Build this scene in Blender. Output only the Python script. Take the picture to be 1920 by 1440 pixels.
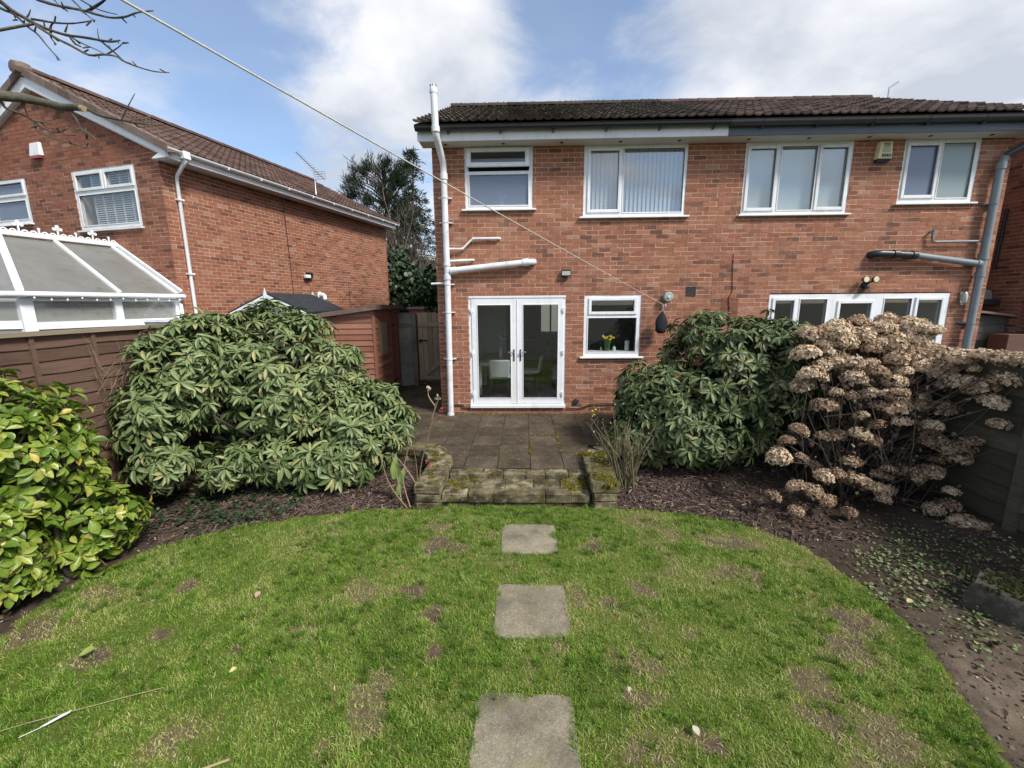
import bpy, bmesh, math, random
import numpy as np
from mathutils import Matrix, Vector, Euler
PI = math.pi
random.seed(7)
rng = np.random.RandomState(11)
for o in list(bpy.data.objects): bpy.data.objects.remove(o)
scene = bpy.context.scene
col = scene.collection

# ------------------------------------------------------------------ camera, sky, sun, exposure
CAMZ = 2.3
cam_d = bpy.data.cameras.new('camera'); cam = bpy.data.objects.new('camera', cam_d); col.objects.link(cam)
cam_d.sensor_fit = 'HORIZONTAL'; cam_d.sensor_width = 36.0; cam_d.lens = 36.0*789.0/1920.0
cam_d.clip_start = 0.05; cam_d.clip_end = 3000
_R = [(0.999641, 0.025516, -0.008162), (-0.003253, -0.186794, -0.982394), (-0.026591, 0.982068, -0.186644)]
cam.matrix_world = Matrix(((_R[0][0], -_R[1][0], -_R[2][0], 0), (_R[0][1], -_R[1][1], -_R[2][1], 0),
                           (_R[0][2], -_R[1][2], -_R[2][2], CAMZ), (0, 0, 0, 1)))
scene.camera = cam
SUN_EL, SUN_AZ = math.radians(46), math.radians(52)    # azimuth: from behind the camera (-y) towards +x
sun_dir = Vector((math.cos(SUN_EL)*math.sin(SUN_AZ), -math.cos(SUN_EL)*math.cos(SUN_AZ), math.sin(SUN_EL)))
sd = bpy.data.lights.new('sun', 'SUN'); sd.energy = 2.5; sd.angle = math.radians(11); sd.color = (1.0, 0.955, 0.88)
so = bpy.data.objects.new('sun', sd); col.objects.link(so)
so.rotation_euler = sun_dir.to_track_quat('Z', 'Y').to_euler(); so.location = (5, -5, 12)
w = bpy.data.worlds.new('World'); scene.world = w; w.use_nodes = True
scene.view_settings.view_transform = 'Standard'; scene.view_settings.look = 'None'
scene.view_settings.exposure = 1.0; scene.view_settings.gamma = 1.0
scene.view_settings.use_curve_mapping = False
scene.render.engine = 'CYCLES'
cy = scene.cycles
cy.use_denoising = True
try:
    cy.denoiser = 'OPENIMAGEDENOISE'; cy.denoising_input_passes = 'RGB_ALBEDO_NORMAL'; cy.denoising_prefilter = 'ACCURATE'
except Exception: pass
cy.max_bounces = 8; cy.diffuse_bounces = 4; cy.glossy_bounces = 3; cy.transmission_bounces = 6; cy.transparent_max_bounces = 12
cy.caustics_reflective = False; cy.caustics_refractive = False; cy.sample_clamp_indirect = 6

SKYBLOBS = [((-0.545, 0.736, 0.401), -0.16, 16), ((-0.406, 0.837, 0.365), -0.1, 11), ((-0.667, 0.638, 0.384), -0.14, 14), ((-0.263, 0.84, 0.474), 0.2, 15), ((-0.152, 0.894, 0.421), 0.16, 11), ((0.146, 0.869, 0.473), -0.15, 11), ((0.03, 0.859, 0.511), -0.05, 8), ((0.513, 0.755, 0.409), 0.22, 26), ((0.677, 0.677, 0.29), 0.18, 14), ((-0.664, 0.672, 0.328), 0.14, 9), ((-0.583, 0.76, 0.287), 0.08, 9), ((-0.358, 0.89, 0.282), 0.12, 9)]
def world_sky():
    nt = w.node_tree; nt.nodes.clear(); N = nt.nodes.new; L = nt.links.new
    out = N('ShaderNodeOutputWorld')
    tc = N('ShaderNodeTexCoord')
    sky = N('ShaderNodeTexSky'); sky.sky_type = 'NISHITA'; sky.sun_disc = False
    sky.sun_elevation = SUN_EL; sky.sun_rotation = math.radians(180) - SUN_AZ
    sky.air_density = 1.0; sky.dust_density = 0.6; sky.ozone_density = 2.5
    bsky = N('ShaderNodeBackground'); bsky.inputs['Strength'].default_value = 0.10
    L(sky.outputs[0], bsky.inputs['Color'])
    sep = N('ShaderNodeSeparateXYZ'); L(tc.outputs['Generated'], sep.inputs[0])
    def mth(op, a, b=None, c=None):
        m = N('ShaderNodeMath'); m.operation = op
        for i, q in enumerate((a, b, c)):
            if q is None: continue
            if isinstance(q, (int, float)): m.inputs[i].default_value = q
            else: L(q, m.inputs[i])
        return m.outputs[0]
    den = mth('ADD', mth('ABSOLUTE', sep.outputs[2]), 0.22)
    cx = mth('DIVIDE', sep.outputs[0], den); cyy = mth('DIVIDE', sep.outputs[1], den)
    comb = N('ShaderNodeCombineXYZ'); L(cx, comb.inputs[0]); L(cyy, comb.inputs[1])
    def noise(scale, det, rough, off, dist=0.0):
        mp = N('ShaderNodeMapping'); mp.inputs['Location'].default_value = off; L(comb.outputs[0], mp.inputs[0])
        n = N('ShaderNodeTexNoise'); n.inputs['Scale'].default_value = scale; n.inputs['Detail'].default_value = det
        n.inputs['Roughness'].default_value = rough; n.inputs['Distortion'].default_value = dist
        L(mp.outputs[0], n.inputs['Vector']); return n.outputs['Fac']
    n1 = noise(1.9, 9, 0.60, (2.1, 3.4, 0), 0.45)
    acc = n1
    for d, wgt, wid in SKYBLOBS:
        dv = Vector(d).normalized()
        vm = N('ShaderNodeVectorMath'); vm.operation = 'DOT_PRODUCT'; L(tc.outputs['Generated'], vm.inputs[0]); vm.inputs[1].default_value = dv
        mr = N('ShaderNodeMapRange'); mr.interpolation_type = 'SMOOTHSTEP'
        mr.inputs['From Min'].default_value = math.cos(math.radians(wid)); mr.inputs['From Max'].default_value = 1.0
        mr.inputs['To Min'].default_value = 0.0; mr.inputs['To Max'].default_value = wgt
        L(vm.outputs['Value'], mr.inputs['Value'])
        acc = mth('ADD', acc, mr.outputs[0])
    mk = N('ShaderNodeMapRange'); mk.interpolation_type = 'SMOOTHSTEP'
    mk.inputs['From Min'].default_value = 0.33; mk.inputs['From Max'].default_value = 0.72; L(acc, mk.inputs['Value'])
    # cloud body: white with greyer bellies
    n2 = noise(1.9, 6, 0.55, (5.3, 1.7, 0), 0.2)
    cr = N('ShaderNodeValToRGB'); L(n2, cr.inputs[0])
    e = cr.color_ramp.elements
    e[0].position = 0.36; e[0].color = (0.56, 0.60, 0.68, 1)
    e[1].position = 0.66; e[1].color = (0.97, 0.97, 0.98, 1)
    bcl = N('ShaderNodeBackground'); bcl.inputs['Strength'].default_value = 0.56; L(cr.outputs[0], bcl.inputs['Color'])
    thin = mth('ADD', mth('MULTIPLY', mk.outputs[0], 0.84), 0.12)
    mix = N('ShaderNodeMixShader'); L(thin, mix.inputs[0]); L(bsky.outputs[0], mix.inputs[1]); L(bcl.outputs[0], mix.inputs[2])
    L(mix.outputs[0], out.inputs[0])
world_sky()

# ------------------------------------------------------------------ helpers
ROOT = {}
def link(o, parent=None):
    col.objects.link(o)
    if parent is not None:
        o.parent = parent
        if parent.name in ROOT: o.matrix_parent_inverse = Matrix.Translation(-ROOT[parent.name])
    return o
def thing(name, label, cat, loc=(0, 0, 0), group=None):
    o = bpy.data.objects.new(name, None); o.empty_display_size = 0.2; col.objects.link(o)
    o.location = loc; ROOT[o.name] = Vector(loc)
    o['label'] = label; o['category'] = cat
    if group: o['group'] = group
    return o
def tag(o, label=None, cat=None, group=None, kind=None):
    if label: o['label'] = label
    if cat: o['category'] = cat
    if group: o['group'] = group
    if kind: o['kind'] = kind
    return o
def put_tone(me, tones, domain='FACE'):
    a = me.attributes.new('tone', 'FLOAT', domain); a.data.foreach_set('value', np.asarray(tones, dtype=np.float32))
def np_mesh(name, V, F, material, tones=None, smooth=False, domain='FACE'):
    """V (n,3); F (m,k) all faces with k corners"""
    V = np.asarray(V, dtype=np.float32); F = np.asarray(F, dtype=np.int32)
    me = bpy.data.meshes.new(name)
    me.vertices.add(len(V)); me.vertices.foreach_set('co', V.ravel())
    k = F.shape[1]; me.loops.add(F.size); me.loops.foreach_set('vertex_index', F.ravel())
    me.polygons.add(len(F)); me.polygons.foreach_set('loop_start', np.arange(0, F.size, k, dtype=np.int32))
    me.polygons.foreach_set('loop_total', np.full(len(F), k, dtype=np.int32))
    me.polygons.foreach_set('use_smooth', np.full(len(F), bool(smooth)))
    me.update(calc_edges=True)
    if tones is not None: put_tone(me, tones, domain)
    me.materials.append(material)
    return me
class MB:
    """collects shapes; build() links them as ONE mesh object"""
    def __init__(s, T=None): s.v = []; s.f = []; s.t = []; s.T = T
    def add(s, vs, fs, tone=0.5):
        b = len(s.v); s.v.extend([tuple(q) for q in vs]); s.f.extend([tuple(b+i for i in f) for f in fs]); s.t.extend([tone]*len(fs)); return s
    def hexa(s, p, tone=0.5):
        return s.add(p, [(0, 3, 2, 1), (4, 5, 6, 7), (0, 1, 5, 4), (1, 2, 6, 5), (2, 3, 7, 6), (3, 0, 4, 7)], tone)
    def box(s, x0, x1, y0, y1, z0, z1, tone=0.5):
        return s.hexa([(x0, y0, z0), (x1, y0, z0), (x1, y1, z0), (x0, y1, z0), (x0, y0, z1), (x1, y0, z1), (x1, y1, z1), (x0, y1, z1)], tone)
    def beam(s, a, b, wv, hv, tone=0.5):
        """box along a->b with half-vectors wv, hv"""
        a, b, wv, hv = Vector(a), Vector(b), Vector(wv), Vector(hv)
        return s.hexa([a-wv-hv, b-wv-hv, b+wv-hv, a+wv-hv, a-wv+hv, b-wv+hv, b+wv+hv, a+wv+hv], tone)
    def tube(s, pts, r, n=8, tone=0.5, cap=True, flat=1.0):
        P = [Vector(p) for p in pts]; m = len(P)
        R = r if isinstance(r, (list, tuple)) else [r]*m
        b = len(s.v); up = None
        for i in range(m):
            d = (P[min(i+1, m-1)]-P[max(i-1, 0)]).normalized()
            if up is None or abs(up.dot(d)) > 0.95:
                up = Vector((0, 0, 1)) if abs(d.z) < 0.9 else Vector((0, 1, 0))
            x = d.cross(up).normalized(); y = x.cross(d).normalized(); up = y
            for k in range(n):
                a = 2*PI*k/n; s.v.append(tuple(P[i]+x*(R[i]*math.cos(a))+y*(R[i]*flat*math.sin(a))))
        for i in range(m-1):
            for k in range(n):
                s.f.append((b+i*n+k, b+i*n+(k+1) % n, b+(i+1)*n+(k+1) % n, b+(i+1)*n+k)); s.t.append(tone)
        if cap:
            s.f.append(tuple(b+k for k in reversed(range(n)))); s.t.append(tone)
            s.f.append(tuple(b+(m-1)*n+k for k in range(n))); s.t.append(tone)
        return s
    def lathe(s, prof, c, n=16, axis='z', tone=0.5):
        b = len(s.v)
        for r, h in prof:
            for k in range(n):
                a = 2*PI*k/n; x, y = r*math.cos(a), r*math.sin(a)
                q = (x, y, h) if axis == 'z' else ((x, -h, y) if axis == '-y' else (h, x, y))
                s.v.append((c[0]+q[0], c[1]+q[1], c[2]+q[2]))
        for i in range(len(prof)-1):
            for k in range(n):
                s.f.append((b+i*n+k, b+i*n+(k+1) % n, b+(i+1)*n+(k+1) % n, b+(i+1)*n+k)); s.t.append(tone)
        s.f.append(tuple(b+k for k in reversed(range(n)))); s.t.append(tone)
        s.f.append(tuple(b+(len(prof)-1)*n+k for k in range(n))); s.t.append(tone)
        return s
    def ring(s, x0, x1, z0, z1, wd, y0, y1, tone=0.5):
        """rectangular frame in the x-z plane"""
        s.box(x0, x0+wd, y0, y1, z0, z1, tone); s.box(x1-wd, x1, y0, y1, z0, z1, tone)
        s.box(x0+wd, x1-wd, y0, y1, z0, z0+wd, tone); s.box(x0+wd, x1-wd, y0, y1, z1-wd, z1, tone)
        return s
    def extrude(s, poly, y0, y1, tone=0.5):
        """polygon given in (x, z), extruded along y"""
        n = len(poly); b = len(s.v)
        for y in (y0, y1):
            for x, z in poly: s.v.append((x, y, z))
        s.f.append(tuple(b+i for i in range(n))); s.t.append(tone)
        s.f.append(tuple(b+n+i for i in reversed(range(n)))); s.t.append(tone)
        for i in range(n):
            j = (i+1) % n; s.f.append((b+i, b+n+i, b+n+j, b+j)); s.t.append(tone)
        return s
    def mesh(s, name, material, smooth=None, bevel=0.0, org=None):
        V = s.v
        if s.T is not None: V = [tuple(s.T @ Vector(q)) for q in V]
        if org is not None: V = [(q[0]-org[0], q[1]-org[1], q[2]-org[2]) for q in V]
        me = bpy.data.meshes.new(name); me.from_pydata(V, [], s.f); me.update()
        put_tone(me, s.t)
        if bevel:
            bm = bmesh.new(); bm.from_mesh(me)
            bmesh.ops.bevel(bm, geom=list(bm.edges), offset=bevel, segments=1, affect='EDGES', clamp_overlap=True)
            bm.to_mesh(me); bm.free(); me.update()
        if smooth is not None:
            me.polygons.foreach_set('use_smooth', [True]*len(me.polygons)); me.set_sharp_from_angle(angle=math.radians(smooth))
        me.materials.append(material)
        return me
    def build(s, name, material, parent=None, smooth=None, bevel=0.0):
        if parent is None:
            V = [tuple(s.T @ Vector(q)) for q in s.v] if s.T is not None else s.v
            A = np.array(V); lo, hi = A.min(0), A.max(0); org = (float((lo[0]+hi[0])/2), float((lo[1]+hi[1])/2), float(lo[2]))
            me = s.mesh(name, material, smooth, bevel, org); o = bpy.data.objects.new(name, me); col.objects.link(o); o.location = org; ROOT[o.name] = Vector(org)
            return o
        me = s.mesh(name, material, smooth, bevel)
        return link(bpy.data.objects.new(name, me), parent)
def place(name, me, M, parent):
    o = bpy.data.objects.new(name, me); link(o, parent); o.matrix_basis = M; return o

def vnoise(x, y, seed=0):
    """smooth value noise, vectorised"""
    x = np.asarray(x, float); y = np.asarray(y, float)
    xi = np.floor(x).astype(np.int64); yi = np.floor(y).astype(np.int64); fx = x-xi; fy = y-yi
    def hsh(a, b):
        q = (a*374761393+b*668265263+seed*974711) & 0xffffffff
        q = ((q ^ (q >> 13))*1274126177) & 0xffffffff
        return ((q ^ (q >> 16)) & 0xffff)/65535.0
    u = fx*fx*(3-2*fx); v = fy*fy*(3-2*fy)
    return (hsh(xi, yi)*(1-u)+hsh(xi+1, yi)*u)*(1-v)+(hsh(xi, yi+1)*(1-u)+hsh(xi+1, yi+1)*u)*v
def fbm(x, y, seed=0, oct=4):
    s = 0; a = 0.5; t = 0
    for k in range(oct): s = s+a*vnoise(x*2**k, y*2**k, seed+k*17); t += a; a *= 0.5
    return s/t
def inside(px, py, poly):
    r = np.zeros(len(px), bool); n = len(poly)
    for i in range(n):
        x0, y0 = poly[i]; x1, y1 = poly[(i+1) % n]
        c = ((y0 > py) != (y1 > py)); r ^= c & (px < (x1-x0)*(py-y0)/((y1-y0) or 1e-9)+x0)
    return r
def spline(pts, sub=6, closed=True):
    P = np.array(pts, float); n = len(P); out = []
    for i in range(n if closed else n-1):
        g = (lambda k: P[k % n]) if closed else (lambda k: P[min(max(k, 0), n-1)])
        p0, p1, p2, p3 = g(i-1), g(i), g(i+1), g(i+2)
        for k in range(sub):
            t = k/sub
            out.append(0.5*((2*p1)+(-p0+p2)*t+(2*p0-5*p1+4*p2-p3)*t*t+(-p0+3*p1-3*p2+p3)*t**3))
    if not closed: out.append(P[-1])
    return [tuple(q) for q in out]

# ------------------------------------------------------------------ materials
def mat(name, ramp, rough=0.6, var=0.12, vscale=9.0, bump=0.0, bscale=90.0, spec=0.4, dirt=None, stretch=(1, 1, 1), metal=0.0,
        trans=0.0, coat=0.0, interp='LINEAR', streak=None):
    m = bpy.data.materials.new(name); m.use_nodes = True; nt = m.node_tree; N = nt.nodes.new; L = nt.links.new
    b = nt.nodes['Principled BSDF']
    if isinstance(ramp, tuple): ramp = [(0.0, ramp), (1.0, ramp)]
    at = N('ShaderNodeAttribute'); at.attribute_name = 'tone'
    cr = N('ShaderNodeValToRGB'); cr.color_ramp.interpolation = interp
    els = cr.color_ramp.elements
    while len(els) < len(ramp): els.new(0.5)
    for e, (p, c) in zip(els, ramp): e.position = p; e.color = (*c, 1)
    L(at.outputs['Fac'], cr.inputs[0])
    geo = N('ShaderNodeNewGeometry'); mp = N('ShaderNodeMapping'); mp.inputs['Scale'].default_value = stretch
    L(geo.outputs['Position'], mp.inputs[0])
    n = N('ShaderNodeTexNoise'); n.inputs['Scale'].default_value = vscale; n.inputs['Detail'].default_value = 6; n.inputs['Roughness'].default_value = 0.62
    L(mp.outputs[0], n.inputs['Vector'])
    mr = N('ShaderNodeMapRange'); mr.inputs['From Min'].default_value = 0.25; mr.inputs['From Max'].default_value = 0.75
    mr.inputs['To Min'].default_value = 1-var; mr.inputs['To Max'].default_value = 1+var; L(n.outputs['Fac'], mr.inputs['Value'])
    mul = N('ShaderNodeVectorMath'); mul.operation = 'SCALE'; L(cr.outputs[0], mul.inputs[0]); L(mr.outputs[0], mul.inputs['Scale'])
    c = mul.outputs[0]
    for dd in ([dirt] if dirt and not isinstance(dirt[0][0], tuple) else (dirt or [])):
        dc, lo, hi, sc, amt = dd
        n2 = N('ShaderNodeTexNoise'); n2.inputs['Scale'].default_value = sc; n2.inputs['Detail'].default_value = 8; n2.inputs['Roughness'].default_value = 0.65
        L(mp.outputs[0], n2.inputs['Vector'])
        r2 = N('ShaderNodeMapRange'); r2.inputs['From Min'].default_value = lo; r2.inputs['From Max'].default_value = hi
        r2.inputs['To Max'].default_value = amt; L(n2.outputs['Fac'], r2.inputs['Value'])
        mx = N('ShaderNodeMix'); mx.data_type = 'RGBA'; L(r2.outputs[0], mx.inputs['Factor']); L(c, mx.inputs['A']); mx.inputs['B'].default_value = (*dc, 1)
        c = mx.outputs['Result']
    if streak:
        dc, lo, hi, amt = streak; ms_ = N('ShaderNodeMapping'); ms_.inputs['Scale'].default_value = (5.0, 5.0, 0.45); L(geo.outputs['Position'], ms_.inputs[0])
        n4 = N('ShaderNodeTexNoise'); n4.inputs['Scale'].default_value = 1.6; n4.inputs['Detail'].default_value = 7; n4.inputs['Roughness'].default_value = 0.6; L(ms_.outputs[0], n4.inputs['Vector'])
        r4 = N('ShaderNodeMapRange'); r4.inputs['From Min'].default_value = lo; r4.inputs['From Max'].default_value = hi; r4.inputs['To Max'].default_value = amt; L(n4.outputs['Fac'], r4.inputs['Value'])
        m4 = N('ShaderNodeMix'); m4.data_type = 'RGBA'; L(r4.outputs[0], m4.inputs['Factor']); L(c, m4.inputs['A']); m4.inputs['B'].default_value = (*dc, 1); c = m4.outputs['Result']
    L(c, b.inputs['Base Color'])
    b.inputs['Roughness'].default_value = rough; b.inputs['Specular IOR Level'].default_value = spec; b.inputs['Metallic'].default_value = metal
    if coat: b.inputs['Coat Weight'].default_value = coat; b.inputs['Coat Roughness'].default_value = 0.15
    if bump:
        n3 = N('ShaderNodeTexNoise'); n3.inputs['Scale'].default_value = bscale; n3.inputs['Detail'].default_value = 7; n3.inputs['Roughness'].default_value = 0.65
        L(mp.outputs[0], n3.inputs['Vector'])
        bp = N('ShaderNodeBump'); bp.inputs['Strength'].default_value = bump; bp.inputs['Distance'].default_value = 0.01
        L(n3.outputs['Fac'], bp.inputs['Height']); L(bp.outputs[0], b.inputs['Normal'])
    if trans:
        tr = N('ShaderNodeBsdfTranslucent'); L(c, tr.inputs['Color'])
        ms = N('ShaderNodeMixShader'); ms.inputs[0].default_value = trans
        L(b.outputs[0], ms.inputs[1]); L(tr.outputs[0], ms.inputs[2])
        L(ms.outputs[0], nt.nodes['Material Output'].inputs['Surface'])
    return m
def glass(name, tint=(0.85, 0.9, 0.9), refl=1.0, rough=0.02, f0=0.045, haze=0.0, hazecol=(0.5, 0.55, 0.6)):
    m = bpy.data.materials.new(name); m.use_nodes = True; nt = m.node_tree; nt.nodes.clear(); N = nt.nodes.new; L = nt.links.new
    out = N('ShaderNodeOutputMaterial'); tr = N('ShaderNodeBsdfTransparent'); tr.inputs[0].default_value = (*tint, 1)
    gl = N('ShaderNodeBsdfGlossy'); gl.inputs['Roughness'].default_value = rough; gl.inputs['Color'].default_value = (refl, refl, refl, 1)
    lw = N('ShaderNodeLayerWeight'); lw.inputs['Blend'].default_value = 0.5
    pw = N('ShaderNodeMath'); pw.operation = 'POWER'; L(lw.outputs['Facing'], pw.inputs[0]); pw.inputs[1].default_value = 5.0
    fr = N('ShaderNodeMath'); fr.operation = 'MULTIPLY_ADD'; L(pw.outputs[0], fr.inputs[0]); fr.inputs[1].default_value = 0.85; fr.inputs[2].default_value = f0
    base = tr
    if haze:
        df = N('ShaderNodeBsdfDiffuse'); df.inputs[0].default_value = (*hazecol, 1)
        mh = N('ShaderNodeMixShader'); mh.inputs[0].default_value = haze; L(tr.outputs[0], mh.inputs[1]); L(df.outputs[0], mh.inputs[2]); base = mh
    mx = N('ShaderNodeMixShader'); L(fr.outputs[0], mx.inputs[0]); L(base.outputs[0], mx.inputs[1]); L(gl.outputs[0], mx.inputs[2])
    L(mx.outputs[0], out.inputs[0]); return m

BRICK_RAMP = [(0.0, (0.150, 0.068, 0.047)), (0.18, (0.222, 0.090, 0.058)), (0.45, (0.318, 0.122, 0.071)), (0.75, (0.372, 0.160, 0.097)), (0.92, (0.385, 0.192, 0.125)), (1.0, (0.40, 0.230, 0.160))]
m_brick = mat('brick', [(p, (r*0.84, g*0.84, b_*0.84)) for p, (r, g, b_) in BRICK_RAMP], 0.88, 0.16, 14, 0.35, 160, 0.2, dirt=(((0.20, 0.12, 0.085), 0.52, 0.74, 2.2, 0.5), ((0.31, 0.165, 0.105), 0.50, 0.72, 9, 0.6)), streak=((0.12, 0.07, 0.05), 0.54, 0.76, 0.5))
BRICK_PALE = [(p, (r*0.97, g*1.0, b_*1.02)) for p, (r, g, b_) in BRICK_RAMP]
m_brick_pale = mat('brick_weathered', BRICK_PALE, 0.9, 0.16, 14, 0.35, 160, 0.2, dirt=(((0.36, 0.185, 0.115), 0.48, 0.72, 8, 0.6), ((0.19, 0.115, 0.072), 0.54, 0.70, 11, 0.6), ((0.40, 0.23, 0.15), 0.54, 0.76, 1.6, 0.4), ((0.15, 0.09, 0.06), 0.56, 0.74, 0.9, 0.35)), streak=((0.13, 0.08, 0.055), 0.54, 0.76, 0.5))
m_brick_dark = mat('brick_brown', [(p, (r*0.82, g*0.82, b_*0.85)) for p, (r, g, b_) in BRICK_RAMP], 0.88, 0.16, 14, 0.35, 160, 0.2, dirt=(((0.14, 0.085, 0.065), 0.5, 0.78, 2.2, 0.5), ((0.30, 0.175, 0.125), 0.52, 0.74, 9, 0.5)))
m_brick_far = mat('brick_far_shaded', [(p, (r*0.58, g*0.78, b_*1.0)) for p, (r, g, b_) in BRICK_RAMP], 0.9, 0.16, 14, 0.3, 160, 0.2, dirt=((0.12, 0.08, 0.065), 0.5, 0.78, 2.2, 0.5))  # brick ramp dulled and cooled: the end house's shade put into its colour
m_mortar = mat('mortar', (0.60, 0.42, 0.31), 0.95, 0.2, 18, 0.2, 200, 0.1, dirt=((0.30, 0.20, 0.15), 0.55, 0.8, 3, 0.5))
m_upvc = mat('white_upvc', (0.78, 0.79, 0.805), 0.34, 0.04, 5, 0, 50, 0.5, dirt=((0.50, 0.48, 0.43), 0.52, 0.80, 7, 0.35), streak=((0.52, 0.50, 0.45), 0.54, 0.75, 0.4))
m_upvc_old = mat('weathered_white_upvc', (0.74, 0.75, 0.75), 0.45, 0.06, 6, 0, 50, 0.45, dirt=((0.36, 0.35, 0.30), 0.52, 0.85, 5, 0.5))
m_pipe = mat('painted_pipe', (0.72, 0.73, 0.75), 0.4, 0.06, 7, 0.1, 60, 0.5, dirt=(((0.30, 0.27, 0.23), 0.56, 0.72, 9, 0.7), ((0.42, 0.42, 0.41), 0.45, 0.7, 2.5, 0.5)))
m_soffit = mat('soffit_board', (0.62, 0.61, 0.59), 0.5, 0.06, 5, 0, 50, 0.4, dirt=((0.35, 0.33, 0.30), 0.5, 0.85, 4, 0.4))
m_gutblack = mat('black_gutter', (0.018, 0.021, 0.028), 0.4, 0.2, 6, 0, 50, 0.5, dirt=((0.10, 0.10, 0.10), 0.55, 0.85, 7, 0.3))
m_gutgrey = mat('anthracite_gutter', (0.035, 0.039, 0.046), 0.4, 0.2, 6, 0, 50, 0.5, dirt=((0.12, 0.12, 0.12), 0.55, 0.85, 7, 0.4))
m_fasciagrey = mat('grey_painted_fascia', (0.105, 0.125, 0.155), 0.5, 0.12, 6, 0, 50, 0.4, dirt=((0.05, 0.05, 0.055), 0.52, 0.8, 4, 0.5), stretch=(0.3, 1, 1))
m_greypipe = mat('grey_pipe', (0.19, 0.215, 0.235), 0.38, 0.1, 5, 0, 50, 0.5, dirt=((0.10, 0.105, 0.11), 0.52, 0.8, 4, 0.4))
m_tile = mat('concrete_roof_tile_dark', [(0, (0.030, 0.023, 0.020)), (1, (0.075, 0.055, 0.046))], 0.92, 0.25, 20, 0.5, 120, 0.15, dirt=(((0.055, 0.062, 0.020), 0.50, 0.70, 6, 0.8), ((0.11, 0.085, 0.075), 0.52, 0.75, 14, 0.6)))
m_tile_brown = mat('concrete_roof_tile_brown', [(0, (0.065, 0.045, 0.038)), (1, (0.125, 0.085, 0.070))], 0.9, 0.22, 20, 0.45, 120, 0.15, dirt=((0.16, 0.13, 0.115), 0.52, 0.78, 13, 0.6))
m_tile_red = mat('concrete_roof_tile_red', [(0, (0.070, 0.044, 0.036)), (1, (0.130, 0.080, 0.064))], 0.9, 0.22, 20, 0.45, 120, 0.15, dirt=((0.20, 0.15, 0.13), 0.54, 0.78, 13, 0.5))
m_verge = mat('verge_cap', [(0, (0.13, 0.092, 0.075)), (1, (0.20, 0.15, 0.125))], 0.9, 0.2, 12, 0.3, 120, 0.15, dirt=((0.28, 0.25, 0.22), 0.55, 0.8, 8, 0.5))
m_moss_roof = mat('roof_moss', [(0, (0.018, 0.022, 0.008)), (0.7, (0.042, 0.048, 0.014)), (1, (0.075, 0.078, 0.022))], 0.95, 0.35, 40, 0.8, 150, 0.1)
m_moss = mat('moss', [(0, (0.035, 0.038, 0.008)), (0.6, (0.095, 0.088, 0.014)), (1, (0.20, 0.165, 0.022))], 0.95, 0.35, 40, 0.8, 150, 0.1)
m_glass = glass('window_glass', (0.95, 0.97, 0.97), 1.0, 0.015, 0.06)
m_glass_sky = glass('window_glass_upstairs', (0.92, 0.95, 0.97), 1.0, 0.015, 0.13)
m_obscure = glass('obscured_glass', (0.8, 0.85, 0.92), 0.9, 0.14, 0.06, 0.44, (0.26, 0.31, 0.41))  # blue-grey haze colour paints in the reflected sky
m_frosted = glass('frosted_glass', (0.8, 0.88, 0.88), 0.9, 0.18, 0.05, 0.55, (0.42, 0.50, 0.50))
m_poly = mat('polycarbonate_roof', (0.235, 0.232, 0.215), 0.35, 0.12, 2.5, 0, 50, 0.5, dirt=(((0.31, 0.305, 0.28), 0.45, 0.72, 1.6, 0.6), ((0.15, 0.147, 0.115), 0.52, 0.74, 3.5, 0.6), ((0.16, 0.17, 0.11), 0.58, 0.72, 7.0, 0.5)), trans=0.25)
m_dark = mat('dark_void', (0.02, 0.02, 0.02), 0.9, 0, 5)
m_black = mat('black_plastic', (0.015, 0.015, 0.017), 0.4, 0.1, 8)
m_steel = mat('brushed_metal', (0.45, 0.46, 0.47), 0.35, 0.1, 20, metal=0.8)
m_interior = mat('interior_wall', (0.44, 0.43, 0.41), 0.8, 0.04, 3)
m_ceiling = mat('interior_ceiling', (0.55, 0.54, 0.52), 0.85, 0.03, 3)
m_floorwood = mat('interior_floor', (0.11, 0.085, 0.07), 0.4, 0.25, 6, stretch=(1, 8, 1))
m_red_shed = mat('red_stained_timber', [(0, (0.23, 0.092, 0.058)), (1, (0.39, 0.185, 0.120))], 0.75, 0.22, 6, 0.35, 40, 0.25, dirt=((0.30, 0.20, 0.16), 0.50, 0.80, 3, 0.55), stretch=(1, 1, 9))
m_shed_trim = mat('weathered_shed_trim', [(0, (0.12, 0.075, 0.055)), (1, (0.22, 0.165, 0.135))], 0.85, 0.22, 8, 0.3, 50, 0.2, dirt=((0.26, 0.23, 0.20), 0.5, 0.8, 4, 0.6))
m_fence_l = mat('brown_fence_timber', [(0, (0.080, 0.046, 0.034)), (1, (0.175, 0.104, 0.076))], 0.8, 0.25, 7, 0.45, 45, 0.2, dirt=((0.17, 0.13, 0.095), 0.55, 0.82, 4, 0.5), stretch=(1, 0.5, 7))
m_fence_cap = mat('pale_fence_capping', [(0, (0.20, 0.155, 0.11)), (1, (0.30, 0.24, 0.175))], 0.85, 0.2, 8, 0.35, 50, 0.2, stretch=(3, 0.5, 3))
m_fence_r = mat('grey_fence_timber', [(0, (0.072, 0.062, 0.047)), (1, (0.145, 0.125, 0.096))], 0.85, 0.25, 7, 0.5, 45, 0.2, dirt=((0.055, 0.062, 0.040), 0.5, 0.8, 3, 0.5), stretch=(1, 0.5, 7))
m_gate = mat('gate_timber', [(0, (0.28, 0.20, 0.13)), (1, (0.46, 0.35, 0.235))], 0.85, 0.2, 7, 0.4, 45, 0.2, dirt=((0.13, 0.13, 0.085), 0.5, 0.8, 4, 0.45), stretch=(7, 7, 0.7))
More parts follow.
